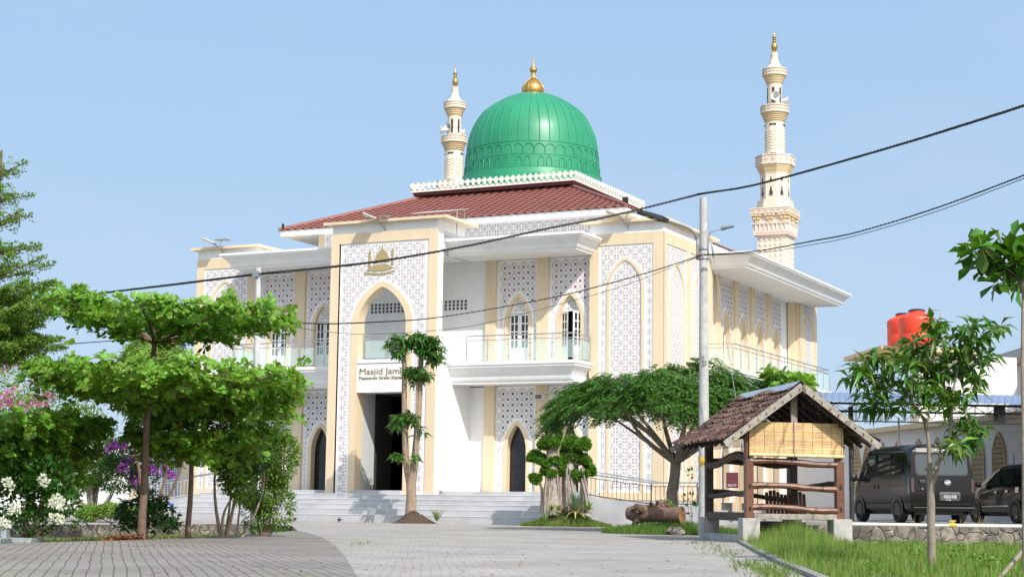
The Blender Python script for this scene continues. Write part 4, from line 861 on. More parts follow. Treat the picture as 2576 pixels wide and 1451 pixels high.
# roof: apex 3.40, eaves 2.16 at +-1.68 from the ridge
RX, RZ0, EH, EX, RY0, RY1 = GW / 2 + .03, 3.36, 2.17, 1.66, -.50, 4.0
CLAY = mat('old_clay_tile', (.17, .085, .062), .85, scale=4.5, col2=(.06, .042, .036), island=.5, bump=.4)
CLAYD = mat('mossy_clay_tile', (.10, .09, .08), .9, scale=4, col2=(.05, .045, .04), island=.4, bump=.4)
for sd in (-1, 1):
    B = MB(); sl_ = Vector((sd * EX, 0, EH - RZ0)); L_ = sl_.length; d = sl_.normalized(); nr_ = Vector((-d.z * sd, 0, d.x * sd)); nr_ = nr_ if nr_.z > 0 else -nr_
    rows, colw = 9, .19; rl = L_ / rows
    for r_ in range(rows):
        for c in range(int((RY1 - RY0) / colw)):
            y = RY0 + c * colw + R.uniform(-.015, .015); s0, s1 = r_ * rl - .05 + R.uniform(-.015, .015), (r_ + 1) * rl + .04 + R.uniform(-.02, .02); lift0, lift1 = .015, .055 + R.uniform(-.008, .022); tw = R.uniform(-.012, .012)
            sag = .05 * math.sin(PI * min(1, max(0, (r_ + .5) / rows))) + .02 * math.sin(c * .5)
            prof_ = [(0, .03), (.25, .0), (.5, -.005), (.75, .03), (1.0, .045), (1.12, .02)]
            va = []; vb = []; vc = []
            for u, h in prof_:
                for lst, s_, lf in ((va, s0, lift0), (vb, s1, lift1), (vc, s1, lift1 - .025)):
                    q = Vector((RX, 0, RZ0)) + d * s_ + nr_ * (lf + h - sag + tw * (u - .5)); lst.append((q.x, y + u * colw, q.z))
            n = len(prof_); B.add(va + vb + vc, [(i, i + 1, n + i + 1, n + i) for i in range(n - 1)] + [(n + i, n + i + 1, 2 * n + i + 1, 2 * n + i) for i in range(n - 1)])
    lob('roof_tiles', B, CLAY if sd < 0 else CLAYD, GZ, fix=False)
    for y in (RY0 - .04, RY1 + .01):
        B = MB(); a = Vector((RX, y, RZ0 - .03)); b = Vector((RX + sd * (EX + .06), y, EH - .10)); e = nr_ * .075
        B.add([a - e, a + e, b + e * .9, b - e * .9, a - e + Vector((0, .035, 0)), a + e + Vector((0, .035, 0)), b + e * .9 + Vector((0, .035, 0)), b - e * .9 + Vector((0, .035, 0))], [(0, 1, 2, 3), (7, 6, 5, 4), (0, 4, 5, 1), (1, 5, 6, 2), (2, 6, 7, 3), (3, 7, 4, 0)]); lob('barge_board', B, WOODG, GZ)
    B = MB()
    for i in range(8):
        y = RY0 + .15 + i * .55
        a = Vector((RX, y, RZ0 - .07)); b = Vector((RX + sd * EX * .97, y, EH - .06)); B.add([a, b, b + Vector((0, .06, 0)), a + Vector((0, .06, 0)), a - nr_ * .07, b - nr_ * .07, b - nr_ * .07 + Vector((0, .06, 0)), a - nr_ * .07 + Vector((0, .06, 0))], [(0, 1, 2, 3), (7, 6, 5, 4), (0, 4, 5, 1), (1, 5, 6, 2), (2, 6, 7, 3), (3, 7, 4, 0)])
    lob('rafters', B, WOODD, GZ)
    B = MB()
    for s_ in [.1 + .21 * i for i in range(9)]:
        q = Vector((RX, 0, RZ0)) + d * s_ * L_ / 1.9 - nr_ * .035; B.tube([(q.x, RY0 - .09, q.z), (q.x, RY1, q.z)], .018, 6)
    lob('battens', B, WOODG, GZ)
B = MB(); q0, q1 = .16, .05
B.add([(RX - .24, RY0 + .1, RZ0 - .08), (RX, RY0 + .1, RZ0 + .10), (RX + .2, RY0 + .1, RZ0 - .05), (RX - .24, RY1, RZ0 - .08), (RX, RY1, RZ0 + .10), (RX + .2, RY1, RZ0 - .05)], [(0, 1, 4, 3), (1, 2, 5, 4)]); lob('ridge_sheet', B, mat('zinc_sheet', (.40, .46, .54), .4, metal=.4), GZ)
# bamboo blind
B = MB(); nb = 30
for i in range(nb):
    z = 2.56 - i * .0232; w_ = .012; pts = [(-.02 + (GW + .07) * j / 6, -.135 + R.uniform(-.003, .003), z + R.uniform(-.002, .002) - .008 * (j / 6)) for j in range(7)]; B.tube(pts, .0115, 5)
for x in [.1 + .215 * j for j in range(10)]: B.tube([(x, -.15, 2.57), (x, -.151, 1.90)], .003, 4, k=1)
bl = lob('bamboo_blind', B, [STRAW, mat('thread', (.16, .09, .04), .9)], GZ)
B = MB(); B.tube([(-.03, -.15, 1.875), (GW + .06, -.15, 1.855)], .038, 10); lob('blind_roll', B, STRAW, bl, smooth=True)
B = MB(); B.tube([(GW / 2 - .05, -.165, 2.62), (GW / 2 - .045, -.2, 1.84), (GW / 2 - .1, -.1, 1.68)], .007, 5); lob('cord', B, mat('blue_cord', (.10, .12, .35), .8), bl)
B = MB()
for i in range(14): B.tube([(-.06, .15, 2.36 - i * .024), (-.06, GD - .1, 2.38 - i * .024)], .006, 4)
lob('side_blind', B, WOODD, GZ)
# slatted reclining bench inside
SB = thing('slatted_bench', 'dark slatted wooden bench back leaning inside the timber gazebo', 'bench', (g0.x, g0.y, 0), HR, local=True)
for i in range(11):
    x = .98 + i * .088; B = MB(); z1 = 1.10 + .05 * math.sin(i); B.add([(x, 1.9, .63), (x + .074, 1.9, .63), (x + .074, 1.92, .63), (x, 1.92, .63), (x + .09, 2.25, z1), (x + .164, 2.25, z1), (x + .164, 2.27, z1), (x + .09, 2.27, z1)], [(3, 2, 1, 0), (4, 5, 6, 7), (0, 1, 5, 4), (1, 2, 6, 5), (2, 3, 7, 6), (3, 0, 4, 7)]); lob('slat', B, WOODD if i % 3 else WOOD, SB)
B = MB(); B.box(.95, 1.98, 1.55, 1.95, .60, .63); lob('seat', B, WOODD, SB)
# ================================================================== VEHICLES
def paint(n, c, metal=.5, rough=.22): return mat(n, c, rough, metal=metal, coat=1, spec=.6)
VGLASS = mat('tinted_glass', (.012, .013, .015), .04, spec=.9)
CHROME = mat('chrome', (.75, .75, .76), .12, metal=1)
RUB = mat('tyre_rubber', (.018, .018, .018), .8); REDL = mat('red_lens', (.35, .01, .012), .15, coat=1); DRED = mat('dark_red_lens', (.05, .006, .008), .15, coat=1)
TRIM = mat('black_trim', (.015, .015, .016), .4)
def wheel(V, sx, y, r_, w_, hx, spokes=5):
    B = MB(); s = sx; x0 = s * (hx - w_)
    prof_ = [(r_ * .62, 0), (r_ * .9, 0), (r_, .03), (r_, w_ - .03), (r_ * .93, w_), (r_ * .66, w_ - .005), (r_ * .64, w_ - .05)]
    n = 28; vs = [(x0 + s * z, y + rr * math.cos(2 * PI * j / n), r_ + rr * math.sin(2 * PI * j / n)) for rr, z in prof_ for j in range(n)]
    N = len(prof_); B.add(vs, [(i * n + j, i * n + (j + 1) % n, ((i + 1) % N) * n + (j + 1) % n, ((i + 1) % N) * n + j) for i in range(N) for j in range(n)])
    wv = lob('wheel', B, RUB, V, smooth=True)
    Q = MB(); xo = s * (hx - .035)
    for k in range(spokes):
        a = 2 * PI * k / spokes + .3
        for da in (-.14, .14): Q.add([(xo + s * q, y + rr * math.cos(a + da * e), r_ + rr * math.sin(a + da * e)) for rr, e, q in ((r_ * .16, -1.2, .01), (r_ * .16, 1.2, .01), (r_ * .63, 1.35, 0), (r_ * .63, .45, 0))], [(0, 1, 2, 3)])
    Q.add([(xo + s * .014, y + r_ * .2 * math.cos(2 * PI * j / 14), r_ + r_ * .2 * math.sin(2 * PI * j / 14)) for j in range(14)], [tuple(range(14))])
    for rr0, rr1 in ((r_ * .6, r_ * .66),): Q.add([(xo, y + rr * math.cos(2 * PI * j / n), r_ + rr * math.sin(2 * PI * j / n)) for rr in (rr0, rr1) for j in range(n)], [(j, (j + 1) % n, n + (j + 1) % n, n + j) for j in range(n)])
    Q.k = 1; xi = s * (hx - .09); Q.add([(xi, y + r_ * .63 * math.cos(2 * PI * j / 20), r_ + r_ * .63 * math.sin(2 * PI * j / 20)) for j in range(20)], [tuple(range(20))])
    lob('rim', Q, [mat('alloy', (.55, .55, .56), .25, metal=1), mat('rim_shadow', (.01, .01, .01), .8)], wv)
class Shell:
    def __init__(s, secs): s.S = secs          # list of (y, [(x, z, dy)...])
    def pt(s, y, t, off=0, sx=-1):
        i = 0
        while i < len(s.S) - 2 and s.S[i + 1][0] < y: i += 1
        (y0, A), (y1, B) = s.S[i], s.S[i + 1]; f = (y - y0) / (y1 - y0); k = min(int(t), len(A) - 2); g = t - k
        def L(a, b, q): return tuple(a[j] + (b[j] - a[j]) * q for j in range(3))
        p = L(L(A[k], A[k + 1], g), L(B[k], B[k + 1], g), f); return Vector((sx * (p[0] + off), y + p[2], p[1]))
    def body(s, name, m_, V, sub=3):
        B = MB(); n = len(s.S[0][1]); ys = []
        for i in range(len(s.S) - 1): ys += [s.S[i][0] + (s.S[i + 1][0] - s.S[i][0]) * q / sub for q in range(sub)]
        ys.append(s.S[-1][0]); ts = [i + q / 2 for i in range(n - 1) for q in range(2)] + [n - 1]
        for sx in (-1, 1):
            g = [[s.pt(y, t, 0, sx) for t in ts] for y in ys]; m2 = len(ts)
            B.add([p for r_ in g for p in r_], [(i * m2 + j, i * m2 + j + 1, (i + 1) * m2 + j + 1, (i + 1) * m2 + j) for i in range(len(ys) - 1) for j in range(m2 - 1)])
        for ye in (ys[0], ys[-1]):      # end caps
            rows = [[s.pt(ye, t, 0, -1).lerp(s.pt(ye, t, 0, 1), q / 6) - Vector((0, (.06 if ye == ys[0] else -.1) * (1 - (q / 3 - 1) ** 2), 0)) for q in range(7)] for t in ts]
            B.add([p for r_ in rows for p in r_], [(i * 7 + j, i * 7 + j + 1, (i + 1) * 7 + j + 1, (i + 1) * 7 + j) for i in range(len(ts) - 1) for j in range(6)])
        bm_o = B.build(name, m_, parent=V, smooth=True)
        bm = bmesh.new(); bm.from_mesh(bm_o.data); bmesh.ops.remove_doubles(bm, verts=bm.verts, dist=.004); bmesh.ops.recalc_face_normals(bm, faces=bm.faces); bm.to_mesh(bm_o.data); bm.free(); bm_o.data.set_sharp_from_angle(angle=math.radians(50))
        return bm_o
    def patch(s, name, pts, m_, V, off=.006, sx=-1, n=6):     # pts: 4 corners (y, t) ; curved skin patch
        B = MB(); P = []
        for i in range(n + 1):
            for j in range(n + 1):
                u, v = i / n, j / n; a = [pts[0][k] + (pts[1][k] - pts[0][k]) * u for k in (0, 1)]; b = [pts[3][k] + (pts[2][k] - pts[3][k]) * u for k in (0, 1)]; P.append(s.pt(a[0] + (b[0] - a[0]) * v, a[1] + (b[1] - a[1]) * v, off, sx))
        B.add(P, [(i * (n + 1) + j, (i + 1) * (n + 1) + j, (i + 1) * (n + 1) + j + 1, i * (n + 1) + j + 1) for i in range(n) for j in range(n)]); return lob(name, B, m_, V, smooth=True)
    def rear(s, x, t, off=.006):
        a, b = s.pt(s.S[0][0], t, 0, -1), s.pt(s.S[0][0], t, 0, 1); q = (x - a.x) / (b.x - a.x); return a.lerp(b, q) - Vector((0, .06 * (1 - (2 * q - 1) ** 2) + off, 0))
    def rpatch(s, name, x0, x1, t0, t1, m_, V, off=.006, n=8, rnd=0.):
        B = MB(); P = []
        for i in range(n + 1):
            for j in range(n + 1):
                v = j / n; ins = rnd * (1 - math.sqrt(max(0, 1 - max(0, abs(2 * v - 1) * 1.0 - .6) ** 2 / .16))) if rnd else 0
                P.append(s.rear((x0 + ins) + (x1 - x0 - 2 * ins) * i / n, t0 + (t1 - t0) * v, off))
        B.add(P, [(i * (n + 1) + j, (i + 1) * (n + 1) + j, (i + 1) * (n + 1) + j + 1, i * (n + 1) + j + 1) for i in range(n) for j in range(n)]); return lob(name, B, m_, V, smooth=True)
def disc(V, name, x, y, z, r_, m_, sx, half=False):
    B = MB(); n = 28; pts = [(x, y + r_ * math.cos(2 * PI * j / n), z + r_ * math.sin(2 * PI * j / n)) for j in range(n)]; pts = [(a, b, max(c, .2)) for a, b, c in pts]; B.add(pts, [tuple(range(n))]); return lob(name, B, m_, V)
def lerpsec(*rows): return list(rows)
# --- van
vb = dep(2372, 1312, 40.6)
VAN = thing('parked_van', 'dark metallic minivan parked with its rear to the stone wall', 'van', (vb.x, vb.y, LOTZ), HR, local=True)
full = [(.74, .24, 0), (.81, .34, 0), (.832, .70, 0), (.822, 1.06, 0), (.745, 1.66, 0), (.69, 1.80, 0), (.56, 1.875, 0), (0, 1.905, 0)]
rear_ = [(.72, .28, .05), (.80, .36, .0), (.82, .70, -.02), (.805, 1.06, 0), (.715, 1.66, .09), (.66, 1.79, .13), (.54, 1.865, .17), (0, 1.895, .16)]
fr = lambda zs, xs: [(x, z, 0) for x, z in zip(xs, zs)]
VS = Shell([(0, rear_), (.3, full), (1.3, full), (2.3, full), (2.95, [(a, z - (.01 if i > 4 else 0), d) for i, (a, z, d) in enumerate(full)]),
   (3.4, fr([.24, .34, .70, 1.04, 1.40, 1.45, 1.48, 1.49], [.74, .81, .83, .82, .76, .72, .58, 0])), (3.75, fr([.24, .34, .70, .98, 1.08, 1.10, 1.12, 1.13], [.73, .80, .81, .79, .76, .72, .58, 0])), (3.98, fr([.26, .34, .62, .82, .88, .91, .93, .94], [.66, .72, .74, .72, .68, .62, .5, 0])), (4.05, fr([.3, .36, .55, .66, .70, .72, .74, .75], [.55, .62, .64, .62, .58, .5, .4, 0]))])
VP = mat('van_paint', (.010, .0095, .0098), .14, spec=.28)
VS.body('body', VP, VAN)
for sx in (-1, 1):
    for y in (.78, 3.33): disc(VAN, 'wheel_arch', sx * .838, y, .30, .37, TRIM, sx); wheel(VAN, sx, y, .29, .2, .845)
    VS.patch('side_window', [(.42, 3.18), (1.18, 3.16), (1.18, 3.88), (.50, 3.86)], VGLASS, VAN, sx=sx)
    VS.patch('side_window', [(1.27, 3.15), (2.12, 3.15), (2.12, 3.88), (1.27, 3.88)], VGLASS, VAN, sx=sx)
    VS.patch('side_window', [(2.33, 3.14), (3.42, 3.14), (2.98, 3.86), (2.33, 3.88)], VGLASS, VAN, sx=sx)
    VS.patch('rain_visor', [(1.30, 3.86), (2.14, 3.86), (2.14, 4.05), (1.30, 4.05)], TRIM, VAN, off=.02, sx=sx)
    VS.patch('rain_visor', [(2.33, 3.86), (3.0, 3.84), (2.9, 4.05), (2.33, 4.05)], TRIM, VAN, off=.02, sx=sx)
    for y in (1.23, 2.24, 3.36): VS.patch('door_gap', [(y, 1.1), (y + .012, 1.1), (y + .012, 3.1 if y > 3 else 3.95), (y, 3.1 if y > 3 else 3.95)], TRIM, VAN, off=.003, sx=sx)
    VS.patch('door_track', [(.40, 2.48), (1.22, 2.48), (1.22, 2.56), (.40, 2.56)], TRIM, VAN, off=.008, sx=sx)
    VS.patch('sill', [(1.2, .9), (2.9, .9), (2.9, 1.1), (1.2, 1.1)], TRIM, VAN, off=.004, sx=sx)
    for y in (2.02, 2.30): VS.patch('door_handle', [(y, 2.36), (y + .09, 2.36), (y + .09, 2.66), (y, 2.66)], TRIM, VAN, off=.03, sx=sx)
    B = MB(); B.ell((sx * 1.0, 3.28, 1.12), (.1, .06, .11), 12, 8); B.tube([(sx * .8, 3.3, 1.05), (sx * .96, 3.28, 1.08)], .025, 8); lob('mirror', B, TRIM, VAN, smooth=True)
    VS.patch('tail_light', [(.0, 2.05), (.1, 2.05), (.1, 3.05), (.03, 3.05)], DRED, VAN, off=.012, sx=sx); VS.rpatch('tail_light', sx * .72, sx * .79, 2.1, 3.0, DRED, VAN, off=.012)
VS.rpatch('rear_window', -.64, .64, 3.16, 3.92, mat('rear_glass', (.055, .068, .078), .14, spec=.5), VAN, off=.008, rnd=.05)
VS.rpatch('window_seal', -.66, .66, 3.12, 3.96, TRIM, VAN, off=.004, rnd=.05)
VS.rpatch('tailgate_gap', -.70, .70, 1.28, 1.31, TRIM, VAN, off=.008)
VS.rpatch('bumper', -.80, .80, .2, 1.02, VP, VAN, off=.07); VS.rpatch('bumper_strip', -.76, .76, 1.02, 1.07, CHROME, VAN, off=.075)
VS.rpatch('brake_light', -.17, .17, 4.55, 4.75, mat('brake_lens', (.5, .5, .5), .2), VAN, off=.03)
VS.rpatch('spoiler', -.62, .62, 4.2, 4.95, TRIM, VAN, off=.02)
VS.rpatch('plate_garnish', -.12, .42, 1.52, 2.12, mat('dark_chrome', (.22, .22, .24), .25, metal=1), VAN, off=.02, rnd=.03)
pl_ = VS.rpatch('number_plate', -.08, .32, 1.60, 1.95, mat('plate_grey', (.09, .09, .095), .5), VAN, off=.032)
pw = mat('plate_letters', (.75, .75, .75), .5); zz_ = VS.rear(.1, 1.7, .04)
rm = lambda x, y, z: Matrix(((1, 0, 0, x), (0, 0, -1, y), (0, 1, 0, z), (0, 0, 0, 1)))
text('1026 KIB', .10, .001, 'plate_letters', pw, pl_, rm(.0, zz_.y - .002, .60), .30); text('01-26', .04, .001, 'plate_letters', pw, pl_, rm(.04, zz_.y - .002, .545), .12)
e = VS.rear(.10, 2.75, .02); B = MB(); rg = [(e.x + .075 * math.cos(a), e.y, e.z + .055 * math.sin(a)) for a in [2 * PI * j / 20 for j in range(21)]]; B.tube(rg, .012, 6, cap=False); B.add([(e.x - .055, e.y, e.z - .02), (e.x + .03, e.y, e.z - .03), (e.x + .055, e.y, e.z + .02), (e.x - .03, e.y, e.z + .03)], [(0, 1, 2, 3)]); B.tube([(e.x - .06, e.y, e.z - .012), (e.x + .06, e.y, e.z + .012)], .01, 5); lob('emblem', B, CHROME, VAN, smooth=True)
q = VS.rear(-.52, 2.75, .015); B = MB(); B.box(q.x - .08, q.x + .08, q.y - .02, q.y + .02, q.z - .045, q.z + .045); lob('tailgate_handle', B, TRIM, VAN, bevel=.012)
q = VS.rear(-.52, 2.3, .01); B = MB(); B.ell((q.x, q.y, q.z), (.02, .012, .02), 10, 6); lob('lock', B, CHROME, VAN, smooth=True)
B = MB(); B.prism([(0.1, 1.88), (.3, 1.89), (.16, 1.97)], (-.02, .02), lambda u, n, z: (n, u, z)); lob('roof_fin', B, TRIM, VAN)
B = MB(); B.box(-.6, .6, .25, 3.6, .2, .34); lob('underbody', B, TRIM, VAN)
# --- hatchback
hb = dep(2660, 1312, 42.2)
HAT = thing('parked_hatchback', 'black hatchback parked right of the van and cut by the picture edge', 'car', (hb.x, hb.y, LOTZ), HR, local=True)
hf = lambda xs, zs, dy=0: [(x, z, dy) for x, z in zip(xs, zs)]
HS = Shell([(0, hf([.66, .72, .76, .74, .60, .52, .42, 0], [.3, .38, .66, .98, 1.36, 1.42, 1.45, 1.46])), (.25, hf([.72, .79, .81, .79, .64, .57, .46, 0], [.22, .3, .66, .97, 1.40, 1.455, 1.48, 1.49])), (.9, hf([.74, .81, .825, .80, .66, .59, .48, 0], [.2, .28, .64, .94, 1.43, 1.49, 1.51, 1.52])), (1.7, hf([.74, .81, .825, .80, .655, .59, .48, 0], [.2, .28, .62, .91, 1.42, 1.48, 1.50, 1.51])),
  (2.3, hf([.74, .81, .825, .80, .69, .63, .5, 0], [.2, .28, .60, .88, 1.24, 1.29, 1.31, 1.32])), (2.85, hf([.73, .80, .82, .79, .74, .7, .56, 0], [.2, .28, .58, .85, .95, .97, .98, .99])), (3.35, hf([.70, .76, .77, .74, .68, .62, .5, 0], [.24, .3, .52, .74, .80, .83, .85, .86])), (3.58, hf([.55, .6, .62, .6, .55, .5, .4, 0], [.28, .33, .45, .55, .6, .63, .65, .66]))])
HP = mat('hatch_paint', (.006, .006, .007), .08, spec=.3); HS.body('body', HP, HAT)
for sx in (-1, 1):
    for y in (.62, 3.0): disc(HAT, 'wheel_arch', sx * .83, y, .29, .36, TRIM, sx); wheel(HAT, sx, y, .285, .19, .838, 8)
    HS.patch('side_window', [(.5, 3.2), (.72, 3.12), (.72, 3.9), (.62, 3.86)], VGLASS, HAT, sx=sx)
    HS.patch('side_window', [(.78, 3.12), (1.42, 3.12), (1.42, 3.9), (.80, 3.9)], VGLASS, HAT, sx=sx); HS.patch('side_window', [(1.52, 3.12), (2.62, 3.14), (1.98, 3.86), (1.52, 3.9)], VGLASS, HAT, sx=sx)
    for y in (.85, 1.47, 2.6): HS.patch('door_gap', [(y, 1.1), (y + .012, 1.1), (y + .012, 3.0), (y, 3.0)], TRIM, HAT, off=.003, sx=sx)
    HS.patch('chrome_strip', [(.98, 1.42), (2.58, 1.42), (2.58, 1.5), (.98, 1.5)], CHROME, HAT, off=.012, sx=sx)
    for y in (.98, 1.6): HS.patch('door_handle', [(y, 2.5), (y + .14, 2.48), (y + .14, 2.68), (y, 2.7)], CHROME, HAT, off=.03, sx=sx)
    HS.patch('fuel_flap', [(.42, 2.4), (.6, 2.4), (.6, 2.85), (.42, 2.85)], CHROME, HAT, off=.006, sx=sx)
    HS.patch('tail_light', [(.0, 2.5), (.18, 2.55), (.10, 3.4), (.0, 3.5)], REDL, HAT, off=.012, sx=sx)
    B = MB(); B.ell((sx * .93, 2.5, .98), (.09, .07, .07), 12, 8); lob('mirror', B, HP, HAT, smooth=True)
HS.rpatch('rear_window', -.5, .5, 3.2, 3.9, VGLASS, HAT, off=.006); HS.rpatch('tail_light', -.78, -.60, 2.4, 3.2, REDL, HAT, off=.01); HS.rpatch('tail_light', .60, .78, 2.4, 3.2, REDL, HAT, off=.01)
B = MB(); B.box(-.6, .6, .3, 3.2, .18, .3); lob('underbody', B, TRIM, HAT)
# ================================================================== SCHOOL BLOCK, CARPORT, UPPER BLOCK
PALEW = mat('school_white', (.66, .66, .67), .65, var=.05, scale=.8); TAN = mat('tan_lattice', (.46, .34, .19), .7); TAND = mat('tan_dark', (.10, .07, .04), .9)
A0 = dep(2576, 1275, 49.6); A0.z = 0
nW = Vector((-HW.y, HW.x, 0))                 # towards the car park (left of the heading)
T = lambda u, n, z: tuple(A0 + HW * u + nW * n + Vector((0, 0, z)))      # u: along the wall away from the camera
SC = thing('school_block', 'low white school block with arched tan lattice windows behind the parked cars', 'building', (A0.x, A0.y, 0))
B = MB(); B.box(-3, 22, -6, 0, 0, 3.45, T); sob = obj('wall', B, PALEW, SC)
B = MB(); B.box(-3, 22, -6.2, .35, 3.45, 3.62, T); obj('roof_slab', B, mat('tan_edge', (.55, .44, .28), .6), SC)
u_of = []
for px in (2518, 2465, 2410, 2362, 2314, 2262, 2222, 2186, 2156):
    d = ray(px, 1275); k = Vector((d.x, d.y)); a = Matrix(((k.x, -HW.x), (k.y, -HW.y))); s_ = a.inverted() @ Vector((A0.x, A0.y)); u = (k * s_[0] - Vector((A0.x, A0.y))).dot(Vector((HW.x, HW.y))); u_of.append(u)
for u in u_of:
    B = MB(); B.k = 0; B.prism([(u - .42, .95)] + arch(u, .42, 2.35, 3.08, 8) + [(u + .42, .95)], (.005, .03), T, k=1)
    arch_ring(B, T, u, .38, .46, .95, 2.35, 3.02, 3.12, 0, .06)
    for i in range(-4, 5):
        for j in range(14):
            cx_, cz_ = u + i * .105, 1.02 + j * .152
            for p0, p1 in (((0, 0), (.105, .152)), ((.105, 0), (0, .152)), ((.05, 0), (.05, .152))):
                if abs(cx_ + .05 - u) < .40 and inarch(cx_ + .05, cz_ + .1, u, .40, 2.35, 3.02): 
                    bq = bar(cx_ + p0[0], cz_ + p0[1], cx_ + p1[0], cz_ + p1[1], .034); B.add([T(x, .045, z) for x, z in bq], [(0, 1, 2, 3)])
    obj('lattice_window', B, [TAN, TAND], SC, fix=False)
u_s = u_of[0] - .95; B = MB(); B.box(u_s - .10, u_s + .10, .0, .012, 1.86, 2.02, T); sg = obj('door_sign', B, mat('sign_blue', (.10, .14, .40), .5), SC)
B = MB(); B.box(u_s - .03, u_s + .03, 0, .012, 2.12, 2.34, T); B.add([T(u_s + .035 * math.cos(a), .012, 2.39 + .035 * math.sin(a)) for a in [2 * PI * j / 12 for j in range(12)]], [tuple(range(12))]); obj('pictogram', B, mat('sign_blue', (.1, .14, .4)), sg)
B = MB(); B.box(u_s - 2.0, u_s - .75, 0, .04, 0.4, 2.9, T); obj('door', B, mat('grey_door', (.28, .28, .31), .5), SC)
for u, z in ((u_of[5] + .9, 2.6),): B = MB(); B.box(u - .3, u + .3, 0, .05, z - .3, z + .3, T); obj('window', B, mat('dark_shutter', (.12, .11, .11), .6), SC)
# carport
CP = thing('carport', 'long blue metal carport roof carried on dark lattice trusses', 'carport', tuple(dep(2330, 1310, 45)[:2]) + (LOTZ,))
f0, f1 = dep(1990, 1008, 45.0), dep(2760, 1022.5, 45.0); b0, b1 = dep(1990, 986.5, 51.5), dep(2760, 999, 51.5)
B = MB(); nx = 220
rows = []
for i in range(nx + 1):
    a, b = f0.lerp(f1, i / nx), b0.lerp(b1, i / nx); h = .03 * (abs(math.sin(i / nx * PI * 46)) ** .5); rows += [a + Vector((0, 0, h)), a.lerp(b, .5) + Vector((0, 0, h)), b + Vector((0, 0, h))]
B.add(rows, [(i * 3 + j, i * 3 + j + 1, i * 3 + j + 4, i * 3 + j + 3) for i in range(nx) for j in range(2)])
obj('roof_sheet', B, mat('blue_metal_sheet', (.20, .26, .38), .45, metal=.2, var=.1), CP, fix=False)
IRON = mat('dark_iron', (.035, .032, .030), .6)
def truss(a, b, h, n, p):
    B = MB(); z = Vector((0, 0, 1))
    for q in (0, -h * .42, -h): B.tube([a + z * q, b + z * q], .022 if q > -h else .018, 4)
    for i in range(n):
        p0, p1 = a.lerp(b, i / n), a.lerp(b, (i + 1) / n)
        B.tube([p0, p1 - z * h], .009, 4); B.tube([p0 - z * h, p1], .009, 4); B.tube([p0, p0 - z * h], .009, 4); B.tube([p0 + (p1 - p0) * .06, p0 + (p1 - p0) * .06 - z * h], .009, 4)
    return obj('truss', B, IRON, p)
off = Vector((0, 0, -.06)); truss(f0.lerp(f1, .06) + off + fw * .3, f1 + off + fw * .3, .46, 12, CP); truss(b0.lerp(b1, .1) + Vector((0, 0, -.1)), b1 + Vector((0, 0, -.1)), .46, 10, CP)
for px, D_ in ((2143, 46), (2700, 46), (2264, 51)):
    p = dep(px, 1275, D_); B = MB(); B.tube([(p.x, p.y, LOTZ), (p.x, p.y, 3.5)], .07 if D_ == 46 else .03, 10); obj('post', B, IRON if D_ == 46 else STEEL, CP, smooth=True)
p = dep(2298, 1043, 45.3); B = MB(); B.tube([p + Vector((0, 0, .32)), p], .01, 6); B.ell(tuple(p), (.06, .06, .1), 10, 8); obj('hanging_lamp', B, mat('dusty_lamp', (.25, .25, .25), .4), CP, smooth=True)
p = dep(2515, 1052, 45.4); B = MB(); B.box(p.x - .14, p.x + .14, p.y - .1, p.y + .1, p.z - .12, p.z + .3); obj('loudspeaker_box', B, BLACK, CP)
# upper block with flat canopy; tanks on it
UB = thing('classroom_block', 'taller pale building with cream edged roof behind the blue carport', 'building', tuple(dep(2450, 1275, 72)[:2]) + (0,))
w0, w1 = dep(2400, 935, 84), dep(2640, 896, 69); d_ = Vector((w1.x - w0.x, w1.y - w0.y, 0)).normalized(); nn = Vector((-d_.y, d_.x, 0)); nn = nn if nn.dot(Vector((0, -1, 0))) < 0 else nn
def Tub(o): return lambda u, n, z: tuple(Vector((o.x, o.y, 0)) + d_ * u - nn * n + Vector((0, 0, z)))
zt_ = w0.z; Lw = (Vector((w1.x - w0.x, w1.y - w0.y, 0))).length + 6
sgn_n = 1 if Vector(Tub(w0)(0, 1, 0)).length < Vector(Tub(w0)(0, 0, 0)).length else -1
Tb = lambda u, n, z: Tub(w0)(u, n * sgn_n, z)
B = MB(); B.box(-4, Lw, -8, 0, 0, zt_ - .55, Tb); obj('wall', B, PALEW, UB)
B = MB(); B.box(-4, Lw, -8, .5, zt_ - .42, zt_, Tb); obj('grey_gutter', B, mat('grey_edge', (.36, .37, .40), .5), UB); B = MB(); B.box(-4, Lw, -8, .42, zt_ - .56, zt_ - .42, Tb); obj('tan_edge', B, mat('tan_edge', (.55, .44, .28)), UB)
# tank platform
c0 = dep(2217, 868, 66.0); zc = c0.z
TP = thing('tank_tower', 'flat cream edged concrete roof slab carrying the red water tanks', 'building', (c0.x, c0.y, 0))
fl = onZ(2122, 907, zc - .14); fr_ = onZ(2330, 873, zc); bk = Vector((fl.x, fl.y, 0)) - Vector((c0.x, c0.y, 0)); rv = Vector((fr_.x - c0.x, fr_.y - c0.y, 0)).normalized() * 4.5
c0g = Vector((c0.x, c0.y, 0)); B = MB(); Q = [c0g, c0g + rv, c0g + rv + bk, c0g + bk]; B.slab([(p.x, p.y) for p in Q], zc - .16, zc); obj('slab_edge', B, mat('tan_edge', (.55, .44, .28)), TP)
B = MB(); m0 = c0g + rv.normalized() * 1.9 + bk.normalized() * .9; B.slab([(p.x, p.y) for p in (m0, m0 + rv, m0 + rv + bk * .3, m0 + bk * .2)], 0, zc - .17); obj('wall', B, PALEW, TP)
ORANGE = mat('red_tank_plastic', (.72, .06, .025), .38, var=.04)
